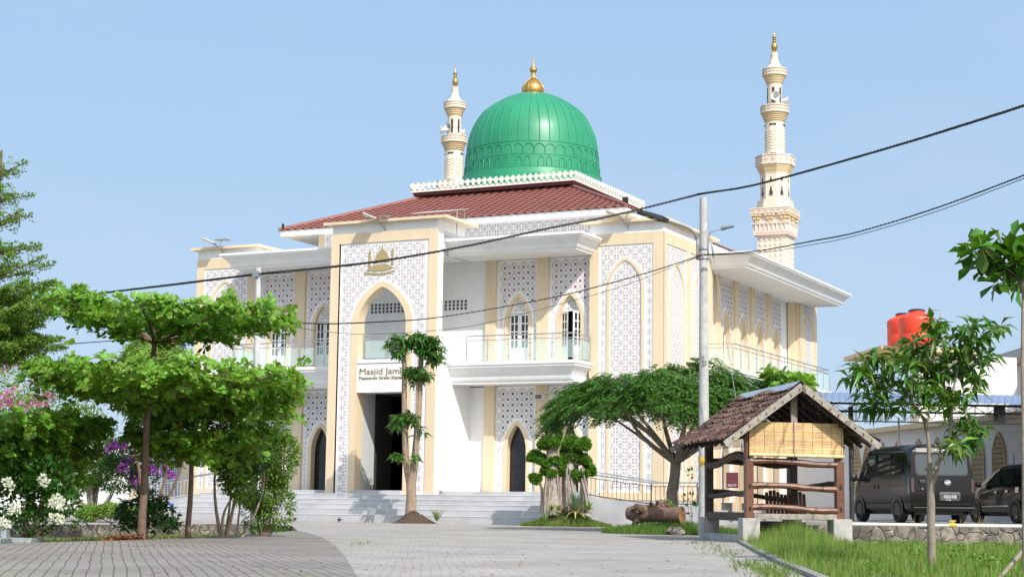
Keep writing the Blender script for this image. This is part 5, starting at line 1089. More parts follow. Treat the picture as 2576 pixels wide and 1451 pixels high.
def tank(px0, px1, y0, y1, D_, lab):
    pb = dep((px0 + px1) / 2, y1, D_); r_ = (px1 - px0) / 2 * D_ / F_PX; h = (y1 - y0) * D_ / F_PX
    t_ = thing('water_tank', lab, 'water tank', (pb.x, pb.y, pb.z), group='red water tanks'); B = MB()
    B.lathe([(r_ * .97, 0), (r_, .05), (r_, h * .30), (r_ * .985, h * .315), (r_ * .985, h * .33), (r_, h * .345), (r_, h * .70), (r_ * .98, h * .74), (r_ * .86, h * .80), (r_ * .62, h * .86), (r_ * .46, h * .88), (r_ * .45, h * .935)], tuple(pb), 40); obj('body', B, ORANGE, t_, smooth=True)
    B = MB(); B.lathe([(r_ * .48, h * .93), (r_ * .48, h * .955), (r_ * .36, h * .985), (r_ * .1, h), (.01, h)], tuple(pb), 32); obj('lid', B, BLACK, t_, smooth=True); return pb, r_, h
tank(2233, 2312, 786, 870, 67.4, 'rear red water tank, half hidden behind the front tank'); pb, r_, h = tank(2263, 2352, 776, 872, 65.2, 'front red water tank with black lid, the larger looking one')
B = MB(); s_ = pb + rt * (r_ * .62) ; B.tube([s_ + Vector((0, 0, h * .86)), s_ + rt * .15 + Vector((0, 0, h * .96)), s_ + rt * .5 + Vector((0, 0, h * .97)), s_ + rt * .52 + Vector((0, 0, 0))], .03, 8); tag(obj('tank_pipe', B, STEEL, None, smooth=True), 'thin steel pipe bending over the top of the front water tank', 'pipe')
# ================================================================== LEFT: low white wing beyond the garden
LW = thing('low_wing', 'low white wing with cream pilaster and grey block screen behind the left trees', 'building', (-52, 66, 0))
B = MB(); B.box(-75, -48.2, 66, 74, 0, 3.4); obj('wall', B, WHITE, LW)
B = MB(); B.box(-49.6, -48.1, 65.9, 66.3, 0, 3.9); obj('pilaster', B, BEIGE, LW); B = MB(); B.box(-52.6, -52.2, 65.92, 66.2, 0, 3.4); obj('pilaster', B, BEIGE, LW)
B = MB(); B.box(-51.6, -49.62, 65.93, 66.1, .0, 3.0)
for i in range(12):
    for j in range(16): B.box(-51.2 + i * .125, -51.2 + i * .125 + .06, 65.91, 65.95, .9 + j * .115, .9 + j * .115 + .05, k=1)
obj('block_screen', B, [mat('grey_screen', (.42, .45, .52), .6), LATG], LW)
# distant pale house seen through the hall
DH = thing('distant_house', 'pale blue house glimpsed through the mosque doorway', 'house', (-45, 100, 0))
B = MB(); B.box(-58, -34, 100, 106, 0, 3.0); obj('wall', B, mat('pale_blue_wall', (.45, .62, .75), .6), DH)
B = MB(); B.prism([(99.4, 2.9), (103, 5.2), (106.6, 2.9)], (-58.4, -33.6), lambda u, n, z: (n, u, z)); obj('roof', B, TILE, DH)
# ================================================================== POLES, CABLES, LAMPS, SMALL THINGS ON THE MOSQUE
def gz(px, D, z=0): p = dep(px, 1275, D); return Vector((p.x, p.y, z))
POLE = mat('pole_concrete', (.50, .50, .48), .8, scale=5, col2=(.33, .33, .32), bump=.25)
RUST = mat('rusty_iron', (.20, .085, .045), .85, var=.4, scale=15); GALV = mat('galvanised', (.42, .43, .44), .4, metal=.7)
pb = gz(1771, 45, -.1); pt_z = dep(1768.5, 480, 45).z
UP = thing('utility_pole', 'tall round concrete utility pole standing behind the gazebo', 'utility pole', tuple(pb))
B = MB(); B.tube([pb, pb + Vector((0, 0, pt_z * .5)), pb + Vector((0, 0, pt_z + .1))], [.152, .128, .105], 24); obj('shaft', B, POLE, UP, smooth=True)
def PZ(v): return dep(1770, v, 45).z
for v in (612, 637): B = MB(); B.lathe([(.145, PZ(v) - .035), (.145, PZ(v) + .035)], tuple(pb.xy) + (0,), 20); obj('clamp_band', B, GALV, UP, smooth=True)
q = pb + rt * -.16; B = MB(); B.tube([(q.x, q.y, PZ(642)), (q.x, q.y, PZ(600))], .045, 8); obj('bracket', B, RUST, UP)
B = MB(); B.lathe([(.149, PZ(1171)), (.149, PZ(1147))], tuple(pb.xy) + (0,), 24); yt = obj('yellow_tag', B, mat('yellow_tape', (.62, .42, .06), .6), UP, smooth=True)
toC = Vector((-pb.x, -pb.y, 0)).normalized(); tx_ = Vector((-toC.y, toC.x, 0))
def poletext(s, size, v, dx, wdt, m_, par, nm): 
    q = pb + toC * .153 + tx_ * dx; mtx = Matrix(((tx_.x, 0, toC.x, q.x), (tx_.y, 0, toC.y, q.y), (0, 1, 0, PZ(v)), (0, 0, 0, 1))); return text(s, size, .001, nm, m_, par, mtx, wdt)
INK = mat('black_ink', (.02, .02, .02), .8)
poletext('20E', .12, 1168, -.10, .17, INK, yt, 'tag_letters'); poletext('23', .2, 917, -.05, .12, INK, UP, 'painted_number'); poletext('15', .12, 900, -.06, .08, INK, UP, 'painted_number')
def curve_pts(P, k=10): return [Vector(p) for p in cat([tuple(p) for p in P], k)]
# long street lamp arm and its head
A_ = [dep(1754.5, 640, 44.8), dep(1754.5, 612, 44.8), dep(1751.5, 600, 44.8), dep(1742.7, 583, 44.7), dep(1726, 571, 44.6), dep(1676, 554, 44.3)]
SL = thing('street_lamp', 'long curved street lamp arm with a black head reaching left from the concrete pole', 'street lamp', tuple(A_[0])); B = MB(); B.tube(curve_pts(A_, 6), .035, 10); obj('arm', B, GALV, SL, smooth=True)
h0, h1 = dep(1680, 556, 44.3), dep(1608, 531.5, 44.0); ax = (h1 - h0).normalized(); sd_ = ax.cross(Vector((0, 0, 1))).normalized(); u_ = sd_.cross(ax)
Th = lambda a, b, c: tuple(h0 + ax * a + sd_ * b + u_ * c); Lh = (h1 - h0).length
B = MB(); B.add([Th(0, -.05, -.05), Th(0, .05, -.05), Th(0, .05, .05), Th(0, -.05, .05), Th(.25, -.13, -.06), Th(.25, .13, -.06), Th(.25, .13, .05), Th(.25, -.13, .05), Th(Lh, -.14, -.05), Th(Lh, .14, -.05), Th(Lh, .14, .02), Th(Lh, -.14, .02)], [(0, 1, 2, 3), (0, 1, 5, 4), (1, 2, 6, 5), (2, 3, 7, 6), (3, 0, 4, 7), (4, 5, 9, 8), (5, 6, 10, 9), (6, 7, 11, 10), (7, 4, 8, 11), (8, 9, 10, 11)]); hd = obj('lamp_head', B, BLACK, SL)
B = MB()
for a in (.38, .62): B.tube([Th(a, 0, -.06), Th(a, 0, -.075)], .07, 12)
obj('lens', B, mat('lamp_lens', (.5, .5, .48), .2), hd)
A_ = [dep(1782, 640, 44.8), dep(1781.5, 610, 44.8), dep(1782, 595, 44.8), dep(1790, 583, 44.8), dep(1816, 575, 44.8)]
SL = thing('street_lamp', 'small grey street lamp on a bent tube on the right of the concrete pole', 'street lamp', tuple(A_[0])); B = MB(); B.tube(curve_pts(A_, 6), .022, 8); obj('arm', B, GALV, SL, smooth=True)
B = MB(); B.tube([dep(1814, 575.5, 44.8), dep(1824, 573.5, 44.8)], .05, 10); B.tube([dep(1822, 574, 44.8), dep(1846, 569, 44.8)], [.045, .03], 8); obj('lamp_head', B, mat('dark_grey', (.12, .13, .14), .5), SL, smooth=True)
# slim left pole
lb = gz(639, 37.6, -.3); lt_ = dep(650, 673, 37.6)
B = MB(); B.tube([lb, lb.lerp(lt_, .5), lt_], [.075, .068, .060], 18); LP = tag(B.build('metal_pole', mat('pole_light_grey', (.52, .53, .54), .6, var=.15, scale=6), smooth=True, loc=tuple(lb)), 'slim pale grey pole rising out of the left trees', 'utility pole')
B = MB(); q = dep(648, 690, 37.6); B.box(q.x - .08, q.x + .08, q.y - .09, q.y - .05, q.z - .06, q.z + .06); obj('cable_clamp', B, GALV, LP)
# cables
def cable(pts, r_, strands, name, label, k=14, pitch=.42):
    P = curve_pts([dep(*p) for p in pts], k); D = []; B = MB()
    if strands == 1: B.tube(P, r_, 6)
    else:
        fine = []
        for a, b in zip(P, P[1:]):
            n = max(2, int((b - a).length / .11)); fine += [a.lerp(b, i / n) for i in range(n)]
        s_ = 0; 
        for st in range(strands):
            L_ = []; s_ = 0
            for i, p in enumerate(fine):
                if i: s_ += (p - fine[i - 1]).length
                a = s_ / pitch * 2 * PI + st * 2 * PI / strands; L_.append(p + up * math.cos(a) * r_ * .62 + fw * math.sin(a) * r_ * .62)
            B.tube(L_, r_ * .55, 5)
    return tag(B.build(name, mat('cable_black', (.012, .012, .013), .6), smooth=True, fix=False), label, 'cable')
cable([(-700, 790, 55), (40, 757, 48), (330, 728, 43), (650, 689.5, 37.55), (820, 673, 38.5), (969, 655, 39.6), (1178, 618, 41), (1381, 574, 42.4), (1543, 542, 43.4), (1730, 496, 44.6), (1768, 487, 44.75), (1900, 465, 42), (2150, 397, 37), (2400, 322, 33), (2700, 222, 28), (3300, -20, 21)], .029, 3, 'power_cable', 'thick twisted black power cable sweeping across the whole facade over both poles', 10)
cable([(1768, 640, 44.8), (1680, 670, 44), (1543, 710, 43), (1381, 750, 42), (1111, 797, 40.5), (942, 810, 39.6), (806, 814, 38.8), (648, 806, 37.6)], .016, 3, 'service_cable', 'thin black cable sagging from the concrete pole to the slim left pole', 10, .3)
cable([(1766, 643, 44.8), (1640, 692, 43.7), (1543, 727, 43), (1381, 772, 42), (1172, 822, 40.9), (948, 840, 39.6), (840, 836, 39), (738, 822, 38.2), (646, 800, 37.6)], .007, 1, 'telephone_wire', 'thinnest sagging wire, lowest of those crossing the facade', 10)
cable([(1770, 641, 44.8), (1900, 632, 43), (2040, 607, 41), (2156, 584, 39), (2350, 525, 36), (2576, 441, 32), (2700, 392, 30), (3300, 130, 22)], .019, 3, 'service_cable', 'twisted black cable rising right from the lower clamp of the concrete pole', 10, .3)
cable([(1772, 642, 44.8), (1900, 637, 43), (2040, 616, 41), (2156, 592, 39), (2350, 534, 36), (2576, 449, 32), (2700, 400, 30), (3300, 138, 22)], .008, 1, 'telephone_wire', 'thin wire just below the twisted cable right of the concrete pole', 10)
cable([(-700, 915, 42), (-120, 890, 40), (0, 878, 40), (120, 869, 40), (240, 860, 40), (420, 846, 38), (646, 815, 37.6)], .011, 1, 'telephone_wire', 'thin dark wire low in the sky at the left behind the leafy tree', 8)
g1 = gz(1905, 43.4, 0)
B = MB(); a = dep(1779, 541, 44.85); B.tube([a, a.lerp(g1, .98)], .008, 5); m_ = a.lerp(g1, .60); B.tube([m_, a.lerp(g1, .97)], .02, 6, k=1); B.tube([a.lerp(g1, .1), a.lerp(g1, .135)], .035, 6, k=2); tag(B.build('guy_wire', [GALV, mat('white_sleeve', (.7, .7, .68), .5), GALV], fix=False), 'white sleeved guy wire slanting from the concrete pole down behind the gazebo', 'guy wire')
# solar floodlights on the parapets
def floodlight(X, Y, Z, label):
    t_ = thing('solar_floodlight', label, 'floodlight', (X, Y, Z), group=None); B = MB(); B.tube([(X, Y, Z - .12), (X - .02, Y - .05, Z), (X - .28, Y - .42, Z + .38)], .028, 8); B.tube([(X - .1, Y - .18, Z + .15), (X + .1, Y - .3, Z + .42)], .015, 6); obj('arm', B, GALV, t_, smooth=True)
    c = Vector((X - .42, Y - .55, Z + .40)); B = MB(); a, b, n_ = Vector((.27, .10, -.12)), Vector((.08, -.17, .03)), Vector((.0, .03, .03))
    B.add([c + a * s + b * t + n_ * k for k in (-1, 1) for s, t in ((-1, -1), (1, -1), (1, 1), (-1, 1))], [(0, 1, 2, 3), (7, 6, 5, 4), (0, 1, 5, 4), (1, 2, 6, 5), (2, 3, 7, 6), (3, 0, 4, 7)]); hd = obj('lamp_head', B, mat('lamp_grey', (.35, .35, .34), .4), t_)
    B = MB(); B.add([c + a * s * .85 + b * t * .85 - n_ * 1.1 for s, t in ((-1, -1), (1, -1), (1, 1), (-1, 1))], [(0, 1, 2, 3)]); obj('lens', B, mat('lens_cream', (.6, .56, .42), .2), hd)
    c = Vector((X + .14, Y - .28, Z + .46)); B = MB(); B.box(c.x - .3, c.x + .3, c.y - .2, c.y + .2, c.z - .012, c.z + .012); obj('solar_panel', B, mat('solar_blue', (.05, .055, .08), .2), t_); return t_
q = onY = lambda u, v, Y: O + ray(u, v) * (Y / ray(u, v).y)
for u, v, Y, lab in ((562, 632, 62.95, 'solar floodlight on the parapet of the far left corner tower'), (969, 573, 60.2, 'solar floodlight on the parapet above the gold dome emblem'), (1581, 567, 62.95, 'solar floodlight on the parapet of the corner tower nearest the pole')):
    p = onY(u, v, Y); floodlight(p.x, Y, p.z, lab)
for u, v, lab in ((1362, 998, 'square grey floodlight on the cream pilaster right of the entrance'), (752, 1009, 'square grey floodlight on the cream pilaster left of the entrance')):
    p = onY(u, v, 63.0); t_ = thing('wall_floodlight', lab, 'floodlight', (p.x, 63.1, p.z)); B = MB(); B.box(p.x - .17, p.x + .17, 62.72, 62.98, p.z - .12, p.z + .1); B.box(p.x + .1, p.x + .2, 62.9, 63.12, p.z - .03, p.z + .05); hd = obj('housing', B, mat('lamp_white', (.6, .6, .6), .4), t_, bevel=.015)
    B = MB(); B.box(p.x - .14, p.x + .14, 62.71, 62.72, p.z - .09, p.z + .07); obj('lens', B, mat('grey_lens', (.16, .17, .18), .15), hd)
for u, v, Y, w_, lab in ((1573, 504, 66.2, .13, 'black square floodlight on the near right corner of the red roof'), (712, 571, 65.6, .05, 'thin black floodlight on the far left corner of the red roof')):
    p = onY(u, v, Y); B = MB(); B.box(p.x - w_, p.x + w_, p.y - .03, p.y + .03, p.z - .16, p.z + .14); B.tube([(p.x, p.y + .02, p.z - .12), (p.x + .02, p.y + .1, p.z - .45)], .02, 6); tag(B.build('roof_floodlight', BLACK, loc=(p.x, p.y, p.z - .45)), lab, 'floodlight')
# zinc sun shade on the portal roof
p = onY(1070, 552, 61.6); t_ = thing('zinc_shade', 'tilted corrugated zinc sheet on thin legs on the portal roof', 'roof shade', (p.x, 61.6, 12.38)); B = MB(); n = 60
x0, x1 = onY(1038, 545, 61.2).x, onY(1145, 540, 61.2).x
for i in range(n):
    for k, (xx) in enumerate((i, i + 1)): pass
V = []
for i in range(n + 1): x = x0 + (x1 - x0) * i / n; h = .012 * math.sin(i * 1.6); V += [(x, 61.0, 12.72 + h), (x + .1, 62.3, 13.0 + h)]
B.add(V, [(2 * i, 2 * i + 1, 2 * i + 3, 2 * i + 2) for i in range(n)]); obj('sheet', B, mat('zinc_white', (.62, .63, .64), .4, metal=.3), t_, fix=False)
for x, y, z1 in ((x0 + .35, 61.1, 12.72), (x1 - .2, 61.1, 12.75), (x0 + .4, 62.2, 12.98), (x1 - .1, 62.2, 12.98)): B = MB(); B.tube([(x, y, 12.3), (x, y, z1)], .022, 6); obj('leg', B, GALV, t_)
p = onY(1149, 590, 61.4); B = MB(); zt1 = onY(1149, 531, 61.4).z; B.tube([(p.x, 61.4, 11.6), (p.x, 61.4, zt1)], .03, 8); B.tube([(p.x - .05, 61.4, zt1 - .12), (p.x + .2, 61.4, zt1 - .14)], .015, 6); tag(B.build('mast', GALV, smooth=True, loc=(p.x, 61.4, 11.6)), 'thin steel mast standing right of the portal parapet', 'mast')
# horn loudspeakers on the minarets
def horn(c, d, r_, label):
    c, d = Vector(c), Vector(d).normalized(); t_ = thing('horn_loudspeaker', label, 'loudspeaker', tuple(c)); sd = d.cross(Vector((0, 0, 1))).normalized(); u2 = sd.cross(d)
    prof_ = [(.05, -.34), (.06, -.2), (.09, -.14), (.15, -.06), (r_ * .72, .0), (r_ * .93, .045), (r_, .07), (r_ * .98, .075), (r_ * .88, .05), (r_ * .6, -.01), (.08, -.1)]
    n = 26; vs = [c + d * z + (sd * math.cos(2 * PI * j / n) + u2 * math.sin(2 * PI * j / n)) * rr for rr, z in prof_ for j in range(n)]; N = len(prof_); B = MB()
    B.add(vs, [(i * n + j, i * n + (j + 1) % n, (i + 1) * n + (j + 1) % n, (i + 1) * n + j) for i in range(N - 1) for j in range(n)] + [tuple(range(n))]); obj('horn', B, mat('horn_grey', (.60, .62, .62), .4), t_, smooth=True)
    B = MB(); B.tube([c + d * -.1, c + d * .0], [.03, .045], 10); B.tube([c + d * -.34, c + d * -.5], .07, 12); obj('driver', B, mat('horn_driver', (.45, .45, .44), .5), t_, smooth=True)
    B = MB(); B.tube([c + d * -.3, c + d * -.4 - Vector((0, 0, .3))], .02, 6); obj('bracket', B, GALV, t_)
zh = EYE + ray(1948, (80 + 845 / 2.902) * .67083).z * 84 / ray(1948, (80 + 845 / 2.902) * .67083).y
rc, lc = Vector((-26.03, 84, 0)), Vector((-44.94, 84, 0))
vdir = Vector((26, -84, 0)).normalized(); sdir = Vector((vdir.y, -vdir.x, 0)) * -1
horn(rc + vdir * .62 + rt0 * .05 + Vector((0, 0, zh)), vdir + rt0 * .12 + Vector((0, 0, -.05)), .25, 'grey horn loudspeaker facing the viewer on the right minaret'); horn(rc + rt0 * .62 + vdir * .1 + Vector((0, 0, zh - .12)), rt0 + vdir * .05, .24, 'grey horn loudspeaker pointing right on the right minaret')
vd2 = Vector((45, -84, 0)).normalized(); r2 = Vector((-vd2.y, vd2.x, 0)); r2 = r2 if r2.dot(rt0) > 0 else -r2
horn(lc + vd2 * .5 - r2 * .36 + Vector((0, 0, zh + .05)), vd2 - r2 * .75 + Vector((0, 0, -.05)), .23, 'grey horn loudspeaker turned front left on the left minaret'); horn(lc - r2 * .72 + Vector((0, 0, zh - .05)), -r2 + vd2 * .1, .24, 'grey horn loudspeaker pointing left on the left minaret'); horn(lc + r2 * .52 + Vector((0, 0, zh - .15)), r2 - vd2 * .1, .2, 'grey horn loudspeaker low on the right side of the left minaret')
# standing fan in the doorway
p = onY(967, 1205, 64.6); t_ = thing('standing_fan', 'black standing fan just inside the dark entrance', 'fan', (p.x, 64.6, ZL)); B = MB(); B.tube([(p.x, 64.6, ZL), (p.x, 64.6, p.z)], .03, 8); B.lathe([(.2, 0), (.2, .03), (.04, .06)], (p.x, 64.6, ZL), 20); obj('stand', B, BLACK, t_, smooth=True)
B = MB(); cg = Vector((p.x, 64.5, p.z + .05))
for rr in (.08, .16, .23): B.tube([cg + Vector((rr * math.cos(a), -.02, rr * math.sin(a))) for a in [2 * PI * j / 24 for j in range(25)]], .008, 4, cap=False)
for j in range(3): a = j * 2.1; B.add([cg, cg + Vector((.2 * math.cos(a), .02, .2 * math.sin(a))), cg + Vector((.2 * math.cos(a + .8), -.0, .2 * math.sin(a + .8)))], [(0, 1, 2)])
B.ell(tuple(cg), (.06, .1, .06), 10, 6); obj('fan_head', B, BLACK, t_)
# ramp with railing in front of the right tower, mirrored at the left
IRB = mat('brown_iron', (.07, .045, .035), .5)
r0, r1_, r2_ = onY(1474, 1247, 61.3), onY(1636, 1270.5, 61.3), onY(1752, 1271, 61.3)
for mir in (0, 1):
    X = mirror if mir else (lambda x: x); B = MB(); T3 = lambda u, n, z: (X(u), 61.3 + n, z)
    B.prism([(r0.x, -.2), (r2_.x, -.2), (r2_.x, r2_.z), (r1_.x, r1_.z), (r0.x, r0.z)], (0, .18), T3); B.prism([(r0.x, -.2), (r2_.x, -.2), (r2_.x, r2_.z - .08), (r1_.x, r1_.z - .08), (r0.x, r0.z - .08)], (.2, 1.6), T3)
    obj('ramp', B, MARBLE)
    B = MB(); W3 = lambda p, dz: Vector((X(p.x), 61.38, p.z + dz)); L_ = [r0, r1_, r2_]
    for i in range(2):
        a, b = L_[i], L_[i + 1]; n = int(abs(b.x - a.x) / .175)
        B.tube([W3(a, .06), W3(b, .06)], .02, 6); B.tube([W3(a, .72), W3(b, .72)], .016, 6)
        for k in range(n + 1): q = a.lerp(b, k / n); B.tube([W3(q, .06), W3(q, .72 if k % n else .86)], .011 if k % n else .025, 5)
    rr_ = obj('ramp_railing', B, mat('white_iron', (.55, .53, .49), .5) if mir else IRB); B = MB(); B.tube([W3(r0, .86), W3(r1_, .86), W3(r2_, .86), W3(r2_, .86) + Vector((0, 1.6, -.25))], .032, 8); B.tube([W3(r0, .93) + Vector((0, .9, .02)), W3(r1_, .90) + Vector((0, .9, 0))], .028, 8); obj('handrail', B, STEEL, rr_, smooth=True)
    B = MB()
    for k in range(14): q = W3(r2_, 0) + Vector((0, .12 * k, 0)); B.tube([q + Vector((0, 0, -.0)), q + Vector((0, 0, .74 - .018 * k))], .011, 5)
    obj('ramp_railing', B, IRB)
# maroon notice board seen through the gazebo
p = dep(1842, 1207, 62); B = MB(); ex_ = rt0; T4 = lambda a, n, c: tuple(p + ex_ * a + Vector((0, 0, c)) - fw * n)
B.box(-.22, .22, 0, .03, -.28, .28, T4); nb_ = tag(B.build('notice_board', mat('maroon_board', (.10, .014, .03), .5), loc=tuple(p)), 'maroon notice board seen between the left posts of the gazebo', 'sign'); B = MB(); B.tube([Vector(T4(.3, -.02, .5)), Vector(T4(.3, -.02, p.z * -1))], .04, 6); obj('post', B, TAN, nb_)
text('5565 07', .13, .001, 'board_letters', mat('board_white', (.6, .55, .55)), nb_, Matrix(((rt0.x, 0, -fw.x, T4(-.17, .035, -.22)[0]), (rt0.y, 0, -fw.y, T4(-.17, .035, -.22)[1]), (0, 1, 0, T4(-.22, .035, -.22)[2]), (0, 0, 0, 1))), .32)
p = onY(428, 1272, 59.0); B = MB(); B.lathe([(.13, 0), (.17, .09), (.16, .09), (.12, .02)], (p.x, p.y, .55), 20); tag(B.build('basin', mat('blue_plastic', (.03, .14, .6), .4), smooth=True, loc=(p.x, p.y, .55)), 'small blue plastic basin left on the mosque steps at the left', 'basin')
# planter and pot at the far left
p = gz(-10, 31.2, 0); B = MB(); q = rt0; T5 = lambda a, n, c: tuple(p + rt0 * a - Vector((fw.x, fw.y, 0)) * n + Vector((0, 0, c))); B.box(-1, .30, -.3, .3, -.1, .17, T5); B.box(-1, .80, -.35, .42, -.15, .03, T5); tag(B.build('planter_box', mat('pale_blue_tile', (.30, .345, .37), .5, var=.1, scale=6), loc=tuple(p)), 'low pale blue tiled planter box at the left picture edge', 'planter')
p = gz(41, 31.4, 0); B = MB(); B.lathe([(.1, .0), (.14, .16), (.155, .24), (.14, .24), (.12, .05)], tuple(p), 20); tag(B.build('flower_pot', CONC, smooth=True, loc=tuple(p)), 'small grey pot beside the pale blue planter box', 'pot')
# ================================================================== VEGETATION
def leafmat(n, c, rough=.45, isl=.35, tr=.32): return mat(n, c, rough, island=isl, trans=tr, spec=.4)
L_TERM = leafmat('terminalia_leaf', (.175, .335, .045), .38, .38, .4); L_RED = leafmat('red_old_leaf', (.36, .10, .025)); L_FIC = leafmat('ficus_leaf', (.10, .22, .025), .4)
L_FLAM = leafmat('pinnate_leaf', (.075, .175, .028), .42); L_ALST = leafmat('whorl_leaf', (.055, .15, .022), .35); L_MANGO = leafmat('mango_leaf', (.07, .17, .025), .32)
L_LIGHT = leafmat('light_leaf', (.17, .29, .045)); L_SHRUB = leafmat('shrub_leaf', (.13, .24, .03)); L_DARK = leafmat('dark_shrub_leaf', (.035, .10, .015), .4); L_BUC = leafmat('bucida_leaf', (.13, .235, .03))
L_OVAL = leafmat('broad_leaf', (.05, .14, .022), .4)
BARK = mat('bark_brown', (.21, .14, .10), .9, scale=10, col2=(.12, .08, .055), bump=.5); BARKP = mat('bark_pale', (.40, .31, .23), .9, scale=7, col2=(.24, .17, .12), bump=.6); BARKG = mat('bark_grey', (.34, .29, .24), .9, scale=8, col2=(.20, .165, .13), bump=.5); ROOT = mat('root_pale', (.45, .40, .345), .9, scale=9, col2=(.25, .21, .18), bump=.4)
PURP = leafmat('purple_bract', (.36, .05, .42), .6, .3, .3); PINK = leafmat('pink_bract', (.55, .12, .33), .6, .4, .3); PEACH = leafmat('peach_bract', (.55, .30, .2), .6, .4, .3); WBR = leafmat('white_bract', (.72, .74, .62), .6, .15, .3)
def limb(B, a, b, r0, r1, bend=.1, n=6, k=8):
    a, b = Vector(a), Vector(b); o_ = Vector((R.uniform(-1, 1), R.uniform(-1, 1), R.uniform(-.3, 1))) * bend * (b - a).length
    pts = [a.lerp(b, i / n) + o_ * math.sin(PI * i / n) for i in range(n + 1)]; B.tube(pts, [r0 + (r1 - r0) * i / n for i in range(n + 1)], k, wob=.06); return pts
def P_(px, py, D): return dep(px, py, D)
# --- tiered terminalia trees
def terminalia(px, D, zb, tiers, trunk_r, top, label, leafL=.148, nleaf=9):
    b = gz(px, D, zb); t_ = thing('terminalia_tree', label, 'tree', tuple(b), group=None); B = MB()
    lean = Vector((top[0], top[1], 0)); H = top[2]
    tp = [b + lean * (i / 8) ** 1.5 + Vector((R.uniform(-.02, .02), R.uniform(-.02, .02), (H - zb) * i / 8)) for i in range(9)]; B.tube(tp, [trunk_r * (1 - .062 * i) for i in range(9)], 12, wob=.05)
    C = []; A = []
    for (z0, rad, nb, nr, rise, droop, fill) in tiers:
        f = (z0 - zb) / (H - zb); c = b + lean * f ** 1.5; c.z = z0
        for k in range(nb):
            a = 2 * PI * (k + R.uniform(-.3, .3)) / nb; rr = rad(a) * R.uniform(.8, 1.05); e = c + Vector((math.cos(a) * rr, math.sin(a) * rr, rise * (1 + .75 * max(0, math.cos(a - 3.6)) * (z0 > 3.5)) + R.uniform(-.1, .1)))
            pts = limb(B, c - Vector((0, 0, .12)), e, trunk_r * .42, .012, .05, 8, 6)
            for q in range(nr):
                s = R.uniform(.16, 1) ** .75; i = min(int(s * 8), 7); p = pts[i].lerp(pts[i + 1], s * 8 - i)
                w_ = .16 + .34 * rr * (2 * PI / nb) * s * .5 * fill
                p = p + Vector((-math.sin(a), math.cos(a), 0)) * R.uniform(-1, 1) * w_ * 1.6 + Vector((0, 0, R.choice((1, 1, -1)) * abs(R.gauss(0, .10)) + .05 - droop * R.random() ** 3)); C.append(p); ax = Vector((math.cos(a) * .85 * s + R.uniform(-.35, .35), math.sin(a) * .85 * s + R.uniform(-.35, .35), 1 if R.random() < .9 else -.3)); A.append(ax)
    obj('trunk', B, BARK, t_, smooth=True)
    p, d, u = rosettes(np.array([tuple(q) for q in C]), np.array([tuple(q) for q in A]), nleaf, .78, .22); n = len(p)
    leaves('crown', p, d, u, NR.uniform(.75, 1.2, n) * leafL, NR.uniform(.85, 1.1, n) * leafL * .72, 'obovate', [L_TERM, L_RED], t_, (NR.random(n) < .003).astype(int)); return t_
terminalia(357, 32.4, -.05, [(3.86, lambda a: 2.5 + .3 * math.cos(a - .5) + .2 * math.cos(3 * a), 17, 64, .34, .12, 1), (2.72, lambda a: 2.75 + .4 * math.cos(a - .5) + .2 * math.sin(3 * a), 18, 72, .34, .3, 1)], .085, (.12, .05, 4.3), 'tiered leafy tree, leftmost straight trunk with two flat leafy storeys')
terminalia(475, 33.6, -.1, [(2.45, lambda a: 1.8 + .45 * math.cos(a - .6), 13, 60, .3, .35, 1), (1.85, lambda a: 1.55 + .2 * math.cos(a - .4), 10, 46, .12, .45, 1)], .06, (.02, .1, 2.95), 'leafy tree with a thin dark forked trunk second from the left')
terminalia(-40, 31.5, -.05, [(1.92, lambda a: 1.6, 12, 54, .18, .4, 1), (1.5, lambda a: 1.1, 8, 30, .0, .4, 1)], .07, (.1, 0, 2.2), 'low leafy tree at the left picture edge with one flat storey')
terminalia(68, 33.0, -.05, [(1.95, lambda a: 1.45, 11, 46, .15, .4, 1), (1.55, lambda a: 1.2, 9, 40, .0, .5, 1)], .07, (.1, .1, 2.2), 'leafy tree with a dark trunk behind the white flowering shrub')
terminalia(1985, 50.0, 0, [(4.1, lambda a: .8, 9, 13, .35, .2, 1), (3.5, lambda a: .6, 7, 8, .1, .2, 1)], .09, (0, .1, 4.25), 'leafy treetop with big glossy leaves just above the gazebo roof', .26, 7)
# --- feathery tree at the far left edge
b = gz(-48, 28.0, -.05); t_ = thing('feathery_tree', 'fine leaved tree with upswept feathery branches cut by the left picture edge', 'tree', tuple(b)); B = MB(); B.tube([b, b + Vector((0, 0, 3)), b + Vector((.05, 0, 6.6))], [.10, .07, .02], 10)
C = []; D_ = []
lay = [(2.95, 1.15, .55, 20), (3.25, 1.15, .5, 20), (3.55, 1.1, .45, 14), (3.9, .95, .5, 10), (4.35, .95, .55, 10), (4.75, .8, .5, 9), (5.25, .7, .5, 8), (5.65, .6, .5, 7), (6.1, .5, .6, 6)]
for z0, rad, rise, nb in lay:
    for k in range(nb):
        a = 2 * PI * (k + R.uniform(-.3, .3)) / nb; rr = rad * R.uniform(.65, 1.15); e = b + Vector((math.cos(a) * rr, math.sin(a) * rr, z0 + rise * rr * R.uniform(.4, 1.1) - b.z)); s0 = Vector((b.x, b.y, z0)); pts = limb(B, s0, e, .018, .004, .05, 8, 5); dv = (e - s0).normalized()
        for q in range(int((190 if z0 < 4 else 65) * rr / .9)):
            s = R.uniform(.1, 1); i = min(int(s * 8), 7); p = pts[i].lerp(pts[i + 1], s * 8 - i); w_ = .17 * (1.1 - s); C.append(tuple(p + Vector((R.gauss(0, 1) * w_, R.gauss(0, 1) * w_, R.gauss(.1, .5) * w_)))); D_.append(tuple(dv * .6 + Vector((R.uniform(-.7, .7), R.uniform(-.7, .7), R.uniform(0, .8)))))
